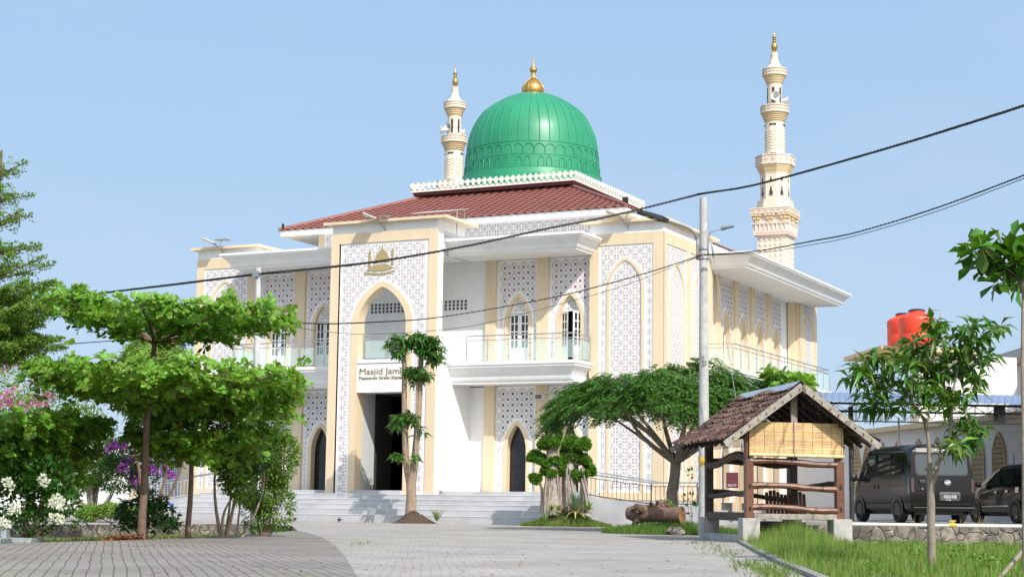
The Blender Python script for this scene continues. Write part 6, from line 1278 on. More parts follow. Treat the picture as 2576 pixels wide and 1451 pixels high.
obj('trunk', B, BARK, t_, smooth=True); p, d, u = rosettes(np.array(C), np.array(D_), 4, .7, .3); n = len(p); leaves('crown', p, d, u, NR.uniform(.04, .068, n), .027, 'oval', L_BUC, t_)
# --- generic bushes
def bush(name, label, cat, px, D, zb, blobs, n, L, W, kind, m_, nl=1, spread=.9, stem=BARK, stems=4, flowers=(), shell=.3, upb=.5, stem_r=.02, group=None):
    b = gz(px, D, zb); t_ = thing(name, label, cat, tuple(b), group=group); P = []; A = []; tot = sum(r[0] * r[1] * r[2] for c, r in blobs) ** 1.0; B = MB()
    for c, r in blobs:
        k = int(n * (r[0] * r[1] * r[2]) / tot); q, dd = inell(k, c, r, shell); P.append(q); A.append(dd + np.array([0, 0, upb]) + NR.normal(0, .35, dd.shape))
        for j in range(max(1, stems // len(blobs))): limb(B, b + Vector((R.uniform(-.08, .08), R.uniform(-.05, .05), 0)), Vector(c) + Vector((R.uniform(-.5, .5) * r[0], R.uniform(-.5, .5) * r[1], R.uniform(-.2, .6) * r[2])), stem_r, stem_r * .25, .12, 7, 6)
    P = np.vstack(P); A = np.vstack(A); obj('stem', B, stem, t_, smooth=True)
    if nl > 1: p, d, u = rosettes(P, A, nl, spread, .25)
    else: p, d, u = P, nrm(A) + NR.normal(0, .3, A.shape), np.tile([0, 0, 1.], (len(P), 1)) + NR.normal(0, .5, P.shape)
    k = len(p); leaves('foliage', p, d, u, NR.uniform(.7, 1.25, k) * L, NR.uniform(.8, 1.2, k) * W, kind, m_, t_)
    for nm, cs, rad, cnt, LL, WW, fm in flowers:
        pts = []; dd = []
        for c in cs: q, e = inell(cnt, c, (rad, rad, rad * .8)); pts.append(q); dd.append(e + np.array([0, 0, .2]))
        pts = np.vstack(pts); leaves(nm, pts, np.vstack(dd) + NR.normal(0, .4, pts.shape), NR.normal(0, 1, pts.shape), LL, WW, 'oval', fm, t_)
    return t_
def E(px, py, D, rx, rz, ry=None): c = dep(px, py, D); k = D / F_PX; return (tuple(c), (rx * k, (ry or rx) * k, rz * k))
bush('feathery_bush', 'tall yellow green tree with narrow drooping leaves behind the tiered tree', 'tree', 380, 45, 0, [E(385, 915, 45, 85, 62), E(330, 960, 45, 60, 60), E(440, 955, 45, 55, 60), E(380, 1010, 45, 80, 60)], 1150, .30, .035, 'lance', L_LIGHT, 9, 1.0, stems=6, stem_r=.05)
pk_ = [tuple(dep(R.uniform(0, 250), R.uniform(905, 985), 46 + R.uniform(-1, 1))) for _ in range(26)]
bush('bougainvillea', 'wide bougainvillea thicket with pink and peach bracts at the far left', 'shrub', 90, 47, 0, [E(70, 960, 47, 110, 60, 80), E(190, 985, 47, 90, 45, 70), E(40, 1080, 46, 140, 90, 90), E(200, 1100, 47, 110, 80, 80), E(130, 1190, 47.5, 150, 70, 60)], 9000, .10, .055, 'oval', L_LIGHT, 1, stems=14, stem_r=.03,
     flowers=[('pink_flowers', pk_[:9] + [tuple(dep(x, y, 44.6)) for x, y in ((20, 1000), (48, 1020), (92, 1008), (105, 1022), (15, 1018), (120, 1000), (60, 1035))], .17, 46, .065, .055, PINK), ('peach_flowers', pk_[9:] + [tuple(dep(x, y, 44.6)) for x, y in ((25, 988), (75, 985), (60, 1045))], .2, 16, .055, .045, PEACH)])
for k_, (p0, p1) in enumerate((((185, 985), (98, 838)), ((230, 1010), (285, 962)), ((215, 1000), (262, 975)))): pass
# purple bougainvillea with pale trunk
pf = [(388, 1120), (396, 1135), (405, 1150), (412, 1165), (418, 1180), (424, 1192), (345, 1140), (335, 1150), (352, 1155), (362, 1160), (318, 1160), (310, 1175), (330, 1195), (345, 1215), (305, 1120), (290, 1118), (275, 1128), (190, 1185), (155, 1190), (380, 1178), (395, 1180), (340, 1130), (415, 1150), (428, 1195), (372, 1120)]
bush('bougainvillea', 'bougainvillea with hanging purple bracts around the straight tree trunk', 'shrub', 380, 46, 0, [E(330, 1150, 46, 70, 50), E(395, 1155, 46, 42, 45), E(300, 1190, 46, 60, 40), E(360, 1215, 46, 40, 30)], 2600, .10, .05, 'oval', L_DARK, 1, stem=ROOT, stems=6, stem_r=.09, flowers=[('purple_flowers', [tuple(dep(x, y, 45.6 + R.uniform(-.6, .2))) for x, y in pf], .14, 62, .06, .055, PURP)])
# dark clipped ficus behind
bush('ficus_tree', 'dark clipped ficus with pale aerial root trunk left of the white wing pilaster', 'tree', 238, 57, 0, [E(215, 1180, 57, 80, 45), E(290, 1195, 57, 70, 45), E(160, 1215, 57, 60, 45), E(250, 1140, 57, 80, 35)], 6500, .11, .06, 'oval', L_DARK, 1, stem=ROOT, stems=16, stem_r=.07)
bush('border_plant', 'low yellow green border plants below the dark ficus', 'plant', 275, 56, 0, [E(290, 1284, 56, 46, 12), E(225, 1290, 56, 30, 14)], 420, .22, .03, 'lance', L_LIGHT, 6, .6, stems=2)
# low dark shrub, light shrub, slim trees
bush('dark_shrub', 'low dark green shrub at the foot of the straight trunk', 'shrub', 365, 33.4, -.1, [E(350, 1285, 33.4, 60, 36), E(400, 1300, 33.4, 48, 32), E(320, 1310, 33.4, 36, 22), E(430, 1318, 33.4, 25, 18), E(345, 1240, 33.4, 16, 18), E(385, 1262, 33.4, 30, 24)], 150, .15, .05, 'lance', L_DARK, 8, .8, stems=12, stem_r=.012)
bush('light_shrub', 'tall light green bushy shrub hiding the base of the slim pole', 'shrub', 668, 36.5, -.25, [E(672, 1080, 36.5, 58, 55), E(690, 1150, 36.5, 62, 70), E(660, 1220, 36.5, 60, 70), E(695, 1270, 36.5, 48, 60), E(640, 1290, 36.5, 35, 45), E(725, 1125, 36.5, 28, 30)], 5200, .12, .042, 'lance', L_SHRUB, 1, stems=18, stem_r=.014, upb=.2, shell=.2)
bush('slim_tree', 'slim young tree with yellowish stem left of the light shrub', 'tree', 562, 34.6, -.15, [E(560, 1130, 34.6, 40, 45), E(590, 1175, 34.6, 42, 45), E(610, 1230, 34.6, 30, 40), E(575, 1210, 34.6, 24, 24)], 300, .15, .05, 'lance', L_SHRUB, 6, .9, stem=BARKP, stems=1, stem_r=.045)
bush('slim_tree', 'thin slanting sapling between the yellowish stem and the light shrub', 'tree', 598, 35.2, -.2, [E(640, 1150, 35.2, 40, 40), E(650, 1090, 35.2, 34, 34)], 130, .14, .045, 'lance', L_DARK, 6, .9, stem=BARKG, stems=1, stem_r=.03)
# white-bracted mussaenda
wc = [tuple(dep(x, y, 30.1)) for x, y in ((16, 1212), (25, 1222), (108, 1203), (113, 1212), (142, 1252), (150, 1262), (155, 1272), (138, 1262), (143, 1300), (150, 1306), (133, 1303), (34, 1275), (40, 1284), (8, 1312), (14, 1318))]
bush('mussaenda_shrub', 'leafy shrub with clusters of white bracts at the lower left', 'shrub', 75, 31.2, -.05, [E(40, 1190, 31.2, 75, 50), E(120, 1200, 31.2, 62, 50), E(30, 1260, 31.2, 60, 50), E(150, 1260, 31.2, 50, 40), E(90, 1310, 31.2, 60, 30), E(170, 1300, 31, 24, 18)], 2200, .13, .075, 'oval', L_OVAL, 1, stems=16, stem_r=.014, shell=.1, flowers=[('white_bracts', wc, .075, 40, .06, .045, WBR)])
bush('young_plant', 'small yellow green seedling bush in front of the mossy stone wall', 'plant', 190, 34.5, -.25, [E(185, 1305, 34.5, 26, 22), E(205, 1325, 34.5, 22, 14)], 150, .07, .04, 'oval', L_LIGHT, 1, stems=6, stem_r=.006)
# --- umbrella tree with pinnate leaves
b = gz(1692, 52, 0); t_ = thing('umbrella_tree', 'wide umbrella shaped tree with feathery dark leaves before the corner tower', 'tree', tuple(b)); B = MB(); fk = P_(1700, 1165, 52)
B.tube([b, P_(1690, 1240, 52), P_(1697, 1200, 52), fk], [.20, .17, .155, .15], 12, wob=.08)
cc = P_(1688, 1010, 52); C = []; A = []
def topz(r_, a): return 5.0 + .16 * math.sin(3 * a + 1) - (r_ / 3.6) ** 2.2 * 1.2
for i in range(15):
    a = 2 * PI * i / 15 + R.uniform(-.15, .15); rr = R.uniform(2.0, 3.2); e = Vector((cc.x + math.cos(a) * rr, cc.y + math.sin(a) * rr, topz(rr, a) - .3)); limb(B, fk, e, .085, .018, .13, 8, 6)
fr_P, fr_D = [], []
SPR = []
for i in range(120): r_ = 3.6 * math.sqrt((i + .5) / 120); SPR.append((r_, i * 2.39996 + R.uniform(-.2, .2), R.uniform(-.12, .14) - (R.random() < .58) * R.uniform(.25, 1.45) * max(0, 1 - r_ / 3.6)))
for i in range(3500):
    rc_, ac_, dz_ = R.choice(SPR); xx, yy = rc_ * math.cos(ac_) + R.gauss(0, .26), rc_ * math.sin(ac_) + R.gauss(0, .26); r_ = math.hypot(xx, yy); a = math.atan2(yy, xx); z = topz(min(r_, 3.75), a) + dz_ - abs(R.gauss(0, .13))
    ph = (math.sin(cc.x + r_ * math.cos(a) * 2.1) + math.sin(r_ * math.sin(a) * 2.3)) * .12; fr_P.append((cc.x + r_ * math.cos(a), cc.y + r_ * math.sin(a), z + ph)); q = R.uniform(-.9, .9); fr_D.append((math.cos(a + q), math.sin(a + q), R.uniform(-.55, .25)))
fr_P, fr_D = np.array(fr_P), nrm(np.array(fr_D)); npair = 8; PP, DD, UU = [], [], []
for k in range(npair):
    s = (k + 1) / npair; base = fr_P + fr_D * (.48 * s) + np.array([0, 0, -.20]) * s ** 2; sd = nrm(np.cross(fr_D, [0, 0, 1.]))
    for sg in (-1, 1): PP.append(base); DD.append(sd * sg * .85 + fr_D * .55 + np.array([0, 0, -.35]) + NR.normal(0, .1, base.shape)); UU.append(np.tile([0, 0, 1.], (len(base), 1)) + NR.normal(0, .25, base.shape))
obj('trunk', B, BARKG, t_, smooth=True); leaves('crown', np.vstack(PP), np.vstack(DD), np.vstack(UU), NR.uniform(.11, .17, npair * 2 * len(fr_P)), .068, 'oval', L_FLAM, t_)
bush('young_plant', 'bright fern like seedling growing behind the fallen log', 'plant', 1680, 49, .1, [E(1672, 1272, 49, 22, 14), E(1690, 1280, 49, 16, 8)], 260, .09, .035, 'oval', L_LIGHT, 1, stems=4, stem_r=.008)
bush('young_plant', 'sparse broad leaved stem beside the foot of the concrete pole', 'plant', 1740, 47, 0, [E(1741, 1192, 47, 16, 10), E(1735, 1258, 47, 18, 16), E(1748, 1285, 47, 12, 16)], 44, .16, .08, 'oval', L_DARK, 1, stems=6, stem_r=.008)
# --- two-stemmed tree before the entrance
D0 = 65.4; b = P_(1033, 1292, D0); t_ = thing('two_stemmed_tree', 'smooth pale tree with two stems and umbrella leaf whorls before the entrance', 'tree', tuple(b)); B = MB(); fk = P_(1034, 1210, D0)
B.tube([P_(1034, 1305, D0), b, P_(1035, 1250, D0), fk], [.25, .22, .20, .19], 14, wob=.03)
def stem(pts, r0, r1): Q = [P_(x, y, d) for x, y, d in pts]; Q = [Vector(p) for p in cat([tuple(q) for q in Q], 4)]; B.tube(Q, [r0 + (r1 - r0) * i / (len(Q) - 1) for i in range(len(Q))], 12, wob=.04)
stem([(1032, 1215, D0), (1023, 1170, D0), (1019, 1100, D0), (1017, 1000, D0), (1017, 905, D0)], .15, .085); stem([(1037, 1215, D0), (1043, 1160, D0), (1050, 1080, D0), (1056, 980, D0), (1060, 880, D0)], .16, .10); stem([(1043, 1160, 65.2), (1047, 1080, 65.2), (1048, 960, 65.2)], .05, .035)
crowns = [((985, 870), 3), ((1005, 855), 4), ((1028, 862), 4), ((1000, 885), 3), ((1040, 850), 3), ((1060, 850), 5), ((1085, 858), 5), ((1098, 880), 4), ((1105, 900), 3), ((1070, 880), 4), ((1050, 885), 3), ((1090, 905), 2), ((1032, 940), 4), ((1052, 935), 4), ((1068, 948), 3), ((1045, 955), 2), ((1003, 1055), 4), ((1022, 1050), 4), ((1035, 1055), 3), ((1000, 1072), 2), ((1002, 1150), 2), ((1046, 1158), 1), ((1062, 1085), 1)]
C, A = [], []
for (x, y), k in crowns:
    for _ in range(2 * k): p = P_(x + R.uniform(-11, 11), y + R.uniform(-10, 10), D0 + R.uniform(-.6, .6)); C.append(tuple(p)); A.append((R.uniform(-.4, .4), R.uniform(-.4, .4), 1))
    nrs = P_(1017, 915, D0) if x < 1040 and y < 930 else P_(1060, 900, D0) if y < 930 else P_(1050, y + 14, D0) if y < 1000 else P_(1020, y + 16, D0); limb(B, nrs, P_(x, y + 4, D0), .035, .014, .1, 5, 6)
obj('trunk', B, BARKP, t_, smooth=True); p, d, u = rosettes(np.array(C), np.array(A), 11, 1.12, .22); n = len(p); leaves('crown', p, d, u, NR.uniform(.28, .45, n), NR.uniform(.085, .115, n), 'lance', L_ALST, t_)
# --- clipped ficus bonsai on its mound
Z8 = lambda x, y: (1274.6 + x * .222, 1006.2 + y * .222); D1 = 61.9
b = P_(*Z8(560, 1225), D1); t_ = thing('ficus_bonsai', 'clipped ficus with cloud shaped leaf pads and pale aerial roots on a grass mound', 'tree', tuple(b)); B = MB()
def st8(pts, r0, r1, dd=0): Q = [Vector(p) for p in cat([tuple(P_(*Z8(x, y), D1 + dd)) for x, y in pts], 4)]; B.tube(Q, [r0 + (r1 - r0) * i / (len(Q) - 1) for i in range(len(Q))], 12, wob=.10)
st8([(520, 1285), (520, 1150), (522, 1000), (520, 800), (515, 600), (505, 380), (500, 260)], .46, .09); st8([(520, 1100), (520, 860), (520, 700)], .25, .2); st8([(590, 1275), (580, 900), (575, 650), (570, 460)], .12, .06, .1); st8([(715, 1278), (710, 950), (710, 780), (715, 680), (740, 520)], .30, .06); st8([(390, 1275), (400, 1050), (370, 930), (310, 880)], .06, .035); st8([(840, 1275), (850, 1000), (850, 860), (900, 800)], .07, .04)
st8([(520, 760), (440, 720), (340, 660)], .07, .04); st8([(715, 700), (800, 720), (880, 710)], .06, .03); st8([(515, 620), (500, 540)], .08, .05)
for i in range(110):
    x0 = R.choice((470, 500, 530, 560, 590, 690, 720, 860)) + R.uniform(-25, 25); xb = x0 + (x0 - 560) * R.uniform(-.05, .45) + R.uniform(-45, 45); y0 = R.uniform(760, 980); dd = R.uniform(-.35, .15); st8([(x0, y0), (x0 + (xb - x0) * .4 + R.uniform(-12, 12), y0 + (1270 - y0) * .4), (xb, 1280)], R.uniform(.014, .03), R.uniform(.018, .04), dd)
obj('trunk', B, ROOT, t_, smooth=True)
pads = [(470, 235, 95, 75), (545, 365, 95, 55), (480, 490, 125, 75), (330, 645, 130, 75), (415, 700, 60, 40), (740, 500, 150, 110), (860, 510, 85, 80), (650, 620, 100, 60), (560, 430, 60, 60), (530, 700, 75, 48), (880, 680, 105, 70), (640, 700, 70, 45), (300, 875, 72, 62), (790, 840, 150, 58), (930, 800, 72, 68), (535, 842, 48, 30), (425, 800, 60, 45), (640, 820, 60, 50), (760, 620, 90, 70), (590, 330, 50, 60)]
PPs = []; DDs = []
for x, y, rx, ry in pads:
    c = P_(*Z8(x, y), D1 + R.uniform(-.3, .3)); k = .222 * D1 / F_PX; q, dd = inell(int(rx * ry * .085), tuple(c), (rx * k * R.uniform(.78, .92), rx * k * .7, ry * k * .78), .2); q = q + np.sin(q[:, [1, 2, 0]] * 9 + x) * .06; PPs.append(q); DDs.append(dd + np.array([0, 0, .3]))
PPs = np.vstack(PPs); DDs = np.vstack(DDs); n = len(PPs); p, d, u = rosettes(PPs, DDs + NR.normal(0, .5, DDs.shape), 5, .75, .35); leaves('crown', p, d, u, NR.uniform(.07, .13, len(p)), .06, 'oval', L_FIC, t_)
# mounds
def mound(name, label, cat_, px, D, rx, ry, h, m_, zb=0.):
    c = gz(px, D, zb); B = MB(); n, k = 40, 8; vs = []
    for i in range(k + 1):
        for j in range(n): a = 2 * PI * j / n; f = i / k; q = 1 + .10 * math.sin(3 * a + 1) + R.uniform(-.03, .03); vs.append(c + rt0 * (rx * f * q * math.cos(a)) + Vector((fw.x, fw.y, 0)).normalized() * (ry * f * q * math.sin(a)) + Vector((0, 0, h * (math.cos(f * PI) * .5 + .5) * (1 + R.uniform(-.2, .2)) - .01 * (i == k))))
    B.add(vs, [(i * n + j, i * n + (j + 1) % n, (i + 1) * n + (j + 1) % n, (i + 1) * n + j) for i in range(k) for j in range(n)]); o = B.build(name, m_, smooth='all', loc=tuple(c)); return tag(o, label, cat_) if cat_ else tag(o, kind='structure'), c
mound('grass_mound', None, None, 1425, 61.9, 1.68, 1.2, .50, mat('mound_soil', (.09, .11, .03), .95, var=.4, scale=3)); mound('earth_mound', 'heap of dark brown earth around the foot of the two stemmed tree', 'earth heap', 1040, 65.0, .95, .7, .42, mat('dark_earth', (.10, .065, .045), .95, scale=9, col2=(.045, .03, .022), bump=1., bscale=20)); mound('log_verge', None, None, 1690, 47.5, 2.0, 2.4, .22, mat('verge_soil', (.09, .11, .03), .95, var=.4, scale=3))
# agave and small rosettes
def rosplant(name, label, cat_, px, py, D, n, L, W, m_, tilt=(.15, 1.0), base=None):
    c = base or P_(px, py, D); t_ = thing(name, label, cat_, tuple(c)); a = NR.uniform(0, 6.28, n); tl = NR.uniform(tilt[0], tilt[1], n) * PI / 2; d = np.stack([np.cos(a) * np.sin(tl), np.sin(a) * np.sin(tl), np.cos(tl)], 1); P = np.tile(np.array(c), (n, 1)) + d * .03; u = np.stack([-np.cos(a) * np.cos(tl), -np.sin(a) * np.cos(tl), np.sin(tl)], 1)
    leaves('leaf_rosette', P, d, u, NR.uniform(.75, 1.1, n) * L, W, 'blade', m_, t_, (tl > .95).astype(int) if isinstance(m_, list) else None); return t_
rosplant('agave', 'large spiky agave with yellow edged lower leaves on the grass mound', 'plant', 1448, 1284, 61.2, 62, .78, .09, [leafmat('agave_green', (.13, .22, .13), .5, .2, .1), leafmat('agave_yellow', (.45, .42, .16), .5, .2, .1)], (.05, 1.15))
rosplant('border_plant', 'small yellow green plant at the left foot of the ficus bonsai', 'plant', 1388, 1284, 61.2, 26, .30, .05, L_LIGHT); rosplant('border_plant', 'small yellow green plant between the ficus bonsai and the agave', 'plant', 1405, 1284, 61.1, 26, .30, .05, L_LIGHT); rosplant('border_plant', 'yellow green plant to the right of the agave', 'plant', 1480, 1282, 61.2, 40, .36, .06, L_LIGHT)
rosplant('grass_tuft', 'single tall grass tuft right of the earth heap by the steps', 'plant', 1099, 1311, 64.6, 40, .55, .03, leafmat('tuft_green', (.16, .25, .07)), (.02, .45)); rosplant('grass_tuft', 'thin grass tuft at the front of the grass mound', 'plant', 1372, 1311, 60.7, 16, .42, .03, leafmat('tuft_green', (.16, .25, .07)), (.02, .5))
# --- fallen log
Z9 = lambda x, y: (1475.8 + x * .1302, 1174 + y * .1302); DL = 47.5
LG = thing('fallen_log', 'thick fallen tree trunk with torn roots lying on the grass verge', 'log', tuple(gz(1655, DL, .2))); B = MB()
ca_, cb_ = P_(*Z9(1010, 900), DL + .2), P_(*Z9(1840, 930), DL - .5); ld = (cb_ - ca_).normalized()
B.tube([ca_ - ld * .35, ca_ - ld * .1, ca_ + ld * .2, ca_.lerp(cb_, .4), ca_.lerp(cb_, .7), cb_], [.16, .25, .25, .22, .215, .235], 18, wob=.07)
for pts, r0, r1 in (([(1150, 850), (1030, 780), (930, 735)], .15, .05), ([(1100, 930), (960, 900), (890, 850), (900, 790)], .10, .02), ([(1080, 950), (930, 960), (840, 990)], .10, .03), ([(1100, 980), (970, 1040), (905, 1130)], .15, .06), ([(1280, 800), (1250, 740), (1240, 680)], .10, .04), ([(1400, 790), (1380, 720), (1370, 650)], .09, .035), ([(1350, 800), (1440, 700), (1520, 655)], .10, .03), ([(1500, 790), (1560, 730), (1600, 760)], .08, .04), ([(1000, 870), (980, 830), (1010, 800)], .08, .04)):
    Q = [P_(*Z9(x, y), DL + R.uniform(-.15, .25)) for x, y in pts]; B.tube([Vector(p) for p in cat([tuple(q) for q in Q], 3)], [r0 + (r1 - r0) * i / (3 * (len(pts) - 1)) for i in range(3 * (len(pts) - 1) + 1)], 8, wob=.15)
obj('trunk', B, mat('log_bark', (.22, .135, .10), .9, scale=6, col2=(.10, .06, .045), bump=.8, bscale=14), LG, smooth=True)
fn = (ld * .75 - fw * .66).normalized(); s2 = fn.cross(Vector((0, 0, 1))).normalized(); u2 = s2.cross(fn)
B = MB(); c = cb_ + ld * .02 - fw * .02; B.add([cb_ + ld * .012 + (ld.cross(Vector((0, 0, 1))).normalized() * math.cos(2 * PI * j / 20) + Vector((0, 0, 1)) * math.sin(2 * PI * j / 20)) * .222 for j in range(20)], [tuple(range(20))], 0); obj('cut_face', B, mat('cut_wood', (.30, .15, .07), .8, var=.4, scale=12), LG)
# --- young tree at the right, leaves in drooping fans
DS = 23.4; b = P_(2344, 1490, DS); b.z = -.2; t_ = thing('young_tree', 'slim pale young tree with drooping leaf fans standing before the van', 'tree', tuple(b)); B = MB()
def sts(pts, r0, r1, wb=.05): Q = [Vector(p) for p in cat([tuple(P_(x, y, d)) for x, y, d in pts], 4)]; B.tube(Q, [r0 + (r1 - r0) * i / (len(Q) - 1) for i in range(len(Q))], 12, wob=wb); return Q
B.tube([b, P_(2344, 1400, DS)], [.066, .06], 12)
q1 = sts([(2344, 1405, DS), (2342, 1300, DS), (2342, 1240, DS), (2340, 1188, DS)], .06, .05, .05); q2 = sts([(2340, 1195, DS), (2337, 1130, DS), (2333, 1090, DS), (2322, 1052, DS), (2305, 1025, DS), (2290, 1000, DS)], .036, .012); q3 = sts([(2342, 1210, DS), (2362, 1160, DS), (2384, 1128, DS), (2391, 1080, DS), (2395, 1020, DS), (2402, 960, DS), (2420, 890, DS)], .036, .010); q4 = sts([(2333, 1090, DS), (2338, 1020, DS + .1), (2345, 940, DS + .1), (2348, 860, DS + .1)], .016, .008); q5 = sts([(2342, 1230, DS), (2355, 1195, DS - .05), (2360, 1178, DS - .08)], .03, .018); q6 = sts([(2342, 1188, DS), (2333, 1180, DS), (2327, 1178, DS)], .03, .02)
sk = q2 + q3 + q4
cl = [(2350, 812), (2463, 815), (2502, 824), (2415, 845), (2334, 840), (2470, 850), (2301, 855), (2366, 862), (2415, 875), (2479, 884), (2318, 880), (2256, 892), (2211, 896), (2165, 918), (2152, 944), (2237, 925), (2285, 920), (2334, 920), (2382, 908), (2431, 920), (2479, 912), (2178, 950), (2220, 948), (2269, 958), (2318, 952), (2366, 945), (2399, 940), (2172, 978), (2220, 985), (2269, 995), (2334, 990), (2366, 995), (2431, 992), (2463, 952), (2318, 1026), (2360, 1010), (2413, 1074), (2459, 1082), (2403, 1112), (2428, 1130), (2440, 1050), (2300, 960), (2350, 900), (2300, 900), (2395, 985), (2250, 1015), (2200, 1010), (2445, 1105)]
C, A = [], []
for x, y in cl:
    p = P_(x, y, DS + R.uniform(-.45, .45)); nr = min(sk, key=lambda s: (s - p).length + (max(0, s.z - p.z + .0)) * .5); limb(B, nr, p, .007, .003, .12, 5, 5)
    for _ in range(R.choice((2, 3, 3, 4))): C.append(tuple(p + Vector((R.uniform(-.11, .11), R.uniform(-.11, .11), R.uniform(-.09, .05))))); A.append((R.uniform(-.5, .5), R.uniform(-.5, .5), 1))
obj('trunk', B, BARKG, t_, smooth=True); p, d, u = rosettes(np.array(C), np.array(A), 8, 1.15, .28); n = len(p); leaves('crown', p, d, u, NR.uniform(.17, .32, n), NR.uniform(.06, .095, n), 'lance', [L_MANGO, L_LIGHT], t_, (NR.random(n) < .12).astype(int))
# --- big-leaved tree cut by the right edge
DK = 20.5; b = P_(2578, 1500, DK); b.z = -.2; t_ = thing('big_leaved_tree', 'thin trunked tree with big glossy leaves at the right picture edge', 'tree', tuple(b)); B = MB(); B.tube([b, P_(2576, 1200, DK), P_(2572, 900, DK), P_(2574, 740, DK)], [.03, .026, .022, .02], 10)
Z7 = lambda x, y: (1945.4 + x * .3237, 536.7 + y * .3237); cl = [(1620, 250), (1660, 300), (1780, 260), (1850, 230), (1560, 300), (1600, 370), (1720, 380), (1800, 420), (1890, 380), (1950, 330), (1700, 470), (1880, 480), (1740, 540), (1960, 450), (2050, 300), (2050, 420), (2000, 250), (1660, 420), (1840, 330), (1920, 520)]
C, A = [], []
for x, y in cl: p = P_(*Z7(x, y), DK + R.uniform(-.35, .35)); C.append(tuple(p)); A.append((R.uniform(-.4, .4), R.uniform(-.4, .4), 1)); limb(B, P_(2574, 738, DK), p, .012, .005, .1, 5, 5)
obj('trunk', B, BARKG, t_, smooth=True); p, d, u = rosettes(np.array(C), np.array(A), 11, .95, .35); n = len(p); leaves('crown', p, d, u, NR.uniform(.20, .34, n), NR.uniform(.11, .18, n), 'obovate', leafmat('big_leaf', (.07, .18, .022), .35), t_)
B = MB(); B.tube([P_(2600, 1352, 21), P_(2540, 1425, 20.6), P_(2490, 1480, 20.4)], .026, 8, wob=.05); tag(B.build('stake', BARKG, smooth=True), 'slanting wooden stake in the grass at the lower right corner', 'stake')
# --- grass
def grass(name, pts, h, w_, m_, lean=.35, kind='stuff'):
    P = np.array(pts); n = len(P); a = NR.uniform(0, 6.28, n); l = np.abs(NR.normal(0, lean, n)); d = np.stack([np.cos(a) * l, np.sin(a) * l, np.ones(n)], 1); u = np.stack([np.cos(a + .6), np.sin(a + .6), np.zeros(n)], 1); H = np.asarray(h) if np.ndim(h) else NR.uniform(.5, 1.2, n) * h
    return tag(leaves(name, P, d, u, H, w_, 'blade', m_), kind='stuff')
GR = leafmat('grass_green', (.17, .27, .05), .55, .5, .38); GR2 = leafmat('verge_grass', (.13, .20, .035), .5, .4, .35); DRYG = leafmat('dry_grass', (.30, .24, .10), .7, .3, .2)
GP, GH = [], []
def inlawn(x, y):
    # between kerb line and stone wall
    for i in range(len(near) - 1): pass
    return True
lo = [(p.x, p.y) for p in near]; fo = [(p.x, p.y) for p in far]
def inpoly(x, y, Q):
    c = False; j = len(Q) - 1
    for i in range(len(Q)):
        if (Q[i][1] > y) != (Q[j][1] > y) and x < (Q[j][0] - Q[i][0]) * (y - Q[i][1]) / (Q[j][1] - Q[i][1]) + Q[i][0]: c = not c
        j = i
    return c
LQ = lo + fo[::-1]; LQ = [lo[0], lo[1], lo[2], lo[3], lo[4]] + [(lo[4][0] + (lo[5][0] - lo[4][0]) * 1, lo[4][1] + (lo[5][1] - lo[4][1]))] + [(12, 14)] + fo[::-1]
while len(GP) < 62000:
    px = R.uniform(1760, 2760); D = 20 + 19.5 * R.random() ** .8; p = gz(px, D)
    if not inpoly(p.x, p.y, LQ): continue
    f = math.sin(p.x * 1.7 + 1) * math.sin(p.y * 1.3) * .5 + .5; tall = max(0, 1 - abs(px - 2000) / 170) * (1 if 33 < D < 38.6 else .4); GP.append((p.x, p.y, -.20 + R.uniform(0, .05))); GH.append((.09 + .20 * f + .36 * tall) * R.uniform(.35, 1.3))
grass('grass', GP, np.array(GH), .014, GR); kk = [i for i in range(0, len(GP), 14)]; grass('dry_grass', [(GP[i][0] + .02, GP[i][1], GP[i][2]) for i in kk], np.array([GH[i] * 1.05 for i in kk]), .012, DRYG)
GP = []
for _ in range(7500): a, r_ = R.uniform(0, 6.28), math.sqrt(R.random()); c = gz(1425, 61.9) + rt0 * (1.66 * r_ * math.cos(a)) + Vector((fw.x, fw.y, 0)) * (1.18 * r_ * math.sin(a)); GP.append((c.x, c.y, .50 * (math.cos(r_ * PI) * .5 + .5) - .01))
grass('mound_grass', GP, .15, .018, GR2, .6)
GP = []
for _ in range(7000): a, r_ = R.uniform(0, 6.28), math.sqrt(R.random()); c = gz(1690, 47.5) + rt0 * (1.95 * r_ * math.cos(a)) + Vector((fw.x, fw.y, 0)) * (2.35 * r_ * math.sin(a)); GP.append((c.x, c.y, .22 * (math.cos(r_ * PI) * .5 + .5) - .01))
grass('verge_grass', GP, .22, .016, leafmat('verge_dark', (.10, .19, .03)), .5)
GP = []
for _ in range(9000):
    i = R.random(); a_, b_ = along([Vector((p.x, p.y, -.03)) for p in gfar], i), along([Vector((p.x, p.y, -.36)) for p in wallA], i); q = a_.lerp(b_, R.random() ** 1.3)
    if R.random() < .35 + .65 * (math.sin(q.x * 1.3) * .5 + .5): GP.append((q.x, q.y, q.z - .02))
grass('garden_grass', GP, .10, .014, GR2, .5)
WP, WA = [], []
for _ in range(70):
    px = R.uniform(1900, 2720); D = R.uniform(22, 38); p = gz(px, D)
    if not inpoly(p.x, p.y, LQ): continue
    for _ in range(R.randint(4, 12)): WP.append((p.x + R.gauss(0, .12), p.y + R.gauss(0, .12), -.18 + R.uniform(.03, .22))); WA.append((R.uniform(-.5, .5), R.uniform(-.5, .5), 1))
p, d, u = rosettes(np.array(WP), np.array(WA), 6, .8, .3); tag(leaves('ground_weeds', p, d, u, NR.uniform(.05, .11, len(p)), NR.uniform(.03, .05, len(p)), 'oval', L_SHRUB), kind='stuff')
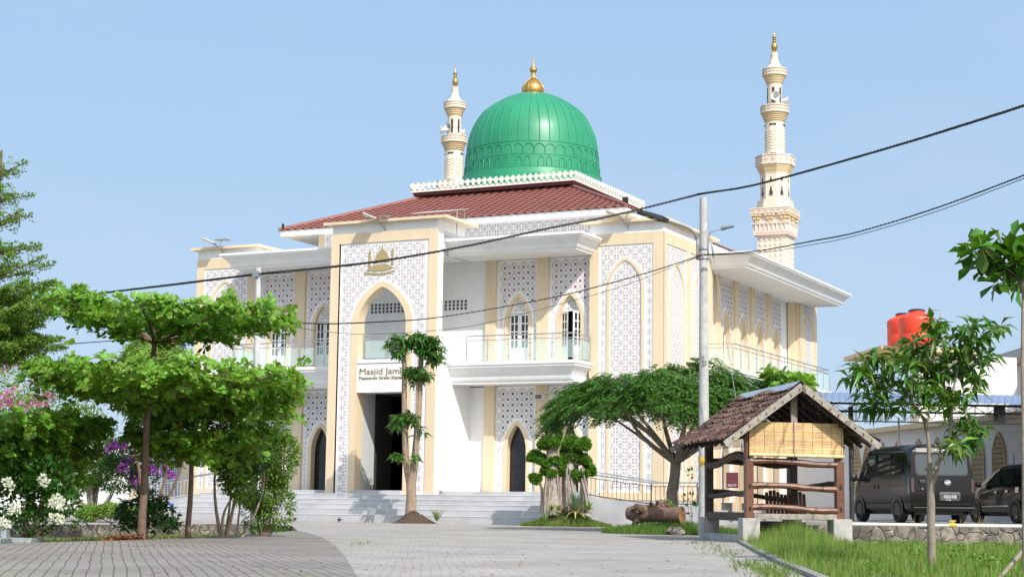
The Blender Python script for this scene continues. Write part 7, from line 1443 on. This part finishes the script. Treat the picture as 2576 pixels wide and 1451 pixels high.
# weeds in the paving near the kerb, moss tufts
GP = []
for px, py, sx_, sy_, n in ((1830, 1392, 40, 10, 90), (1880, 1420, 45, 12, 220), (1935, 1432, 50, 14, 320), (1800, 1378, 50, 5, 70), (1960, 1448, 40, 12, 200), (1745, 1366, 60, 3, 50), (900, 1368, 20, 4, 25), (990, 1310, 70, 2, 120), (1290, 1312, 120, 2, 150), (700, 1312, 60, 4, 140), (1560, 1312, 40, 2, 60)):
    for _ in range(n): p = onZ(R.gauss(px, sx_ * .6), R.gauss(py, sy_ * .6), 0); GP.append((p.x, p.y, 0))
grass('paving_weeds', GP, .07, .012, GR2, .8)
# dry seed-head stalks on top of the stone wall
GP = []; 
for px in [R.gauss(c, 14) for c in (2235, 2440, 2455, 2470, 2300, 2420, 2490) for _ in range(11)]: p = dep(px, 1320, 38.9); GP.append((p.x, p.y, LOTZ - .07))
grass('dry_stalks', GP, .30, .010, DRYG, .45)
GP = []
for _ in range(500): i = R.gauss(.44, .025); q = along([Vector((p.x, p.y, 0)) for p in gfar], min(max(i, 0), 1)) + Vector((fw.x, fw.y, 0)) * R.uniform(-.1, .7); GP.append((q.x, q.y, R.uniform(-.04, .06)))
tag(leaves('leaf_litter', np.array(GP), NR.normal(0, 1, (len(GP), 3)) * np.array([1, 1, .3]), np.tile([0, 0, 1.], (len(GP), 1)), .10, .06, 'oval', leafmat('dry_leaf', (.25, .10, .045), .8, .4, .1)), kind='stuff')
# fallen leaves scattered on the pavements
GP = []
for _ in range(160): p = onZ(R.uniform(100, 1800), R.uniform(1345, 1450), .01); GP.append(tuple(p))
tag(leaves('fallen_leaves', np.array(GP), NR.normal(0, 1, (len(GP), 3)) * np.array([1, 1, .1]), np.tile([0, 0, 1.], (len(GP), 1)), .06, .035, 'oval', leafmat('dry_leaf', (.25, .10, .045))), kind='stuff')
B = MB(); p = dep(2330, 1435, 24.6)
B = MB(); c = onZ(2462, 1432, -.1); B.box(c.x - .55, c.x + .55, c.y - .1, c.y + .1, -.3, -.06, T=lambda x, y, z: tuple(Vector((c.x, c.y, 0)) + rt0 * (x - c.x) + Vector((fw.x, fw.y, 0)) * (y - c.y) + Vector((0, 0, z)))); tag(B.build('concrete_block', CONC, bevel=.01), 'low concrete block half sunk in the grass at the lower right', 'block')
B = MB(); c = gz(1700, 45.2, .02); B.ell(tuple(c + Vector((0, 0, .08))), (.26, .17, .12), 12, 8, noise=.12); tag(B.build('boulder', STONE, smooth=True, loc=tuple(c)), 'grey boulder in the grass below the fallen log', 'rock')
S.cycles.max_bounces = 8; S.cycles.diffuse_bounces = 5; S.cycles.glossy_bounces = 3; S.cycles.transmission_bounces = 4; S.cycles.transparent_max_bounces = 12
S.cycles.caustics_reflective = False; S.cycles.caustics_refractive = False
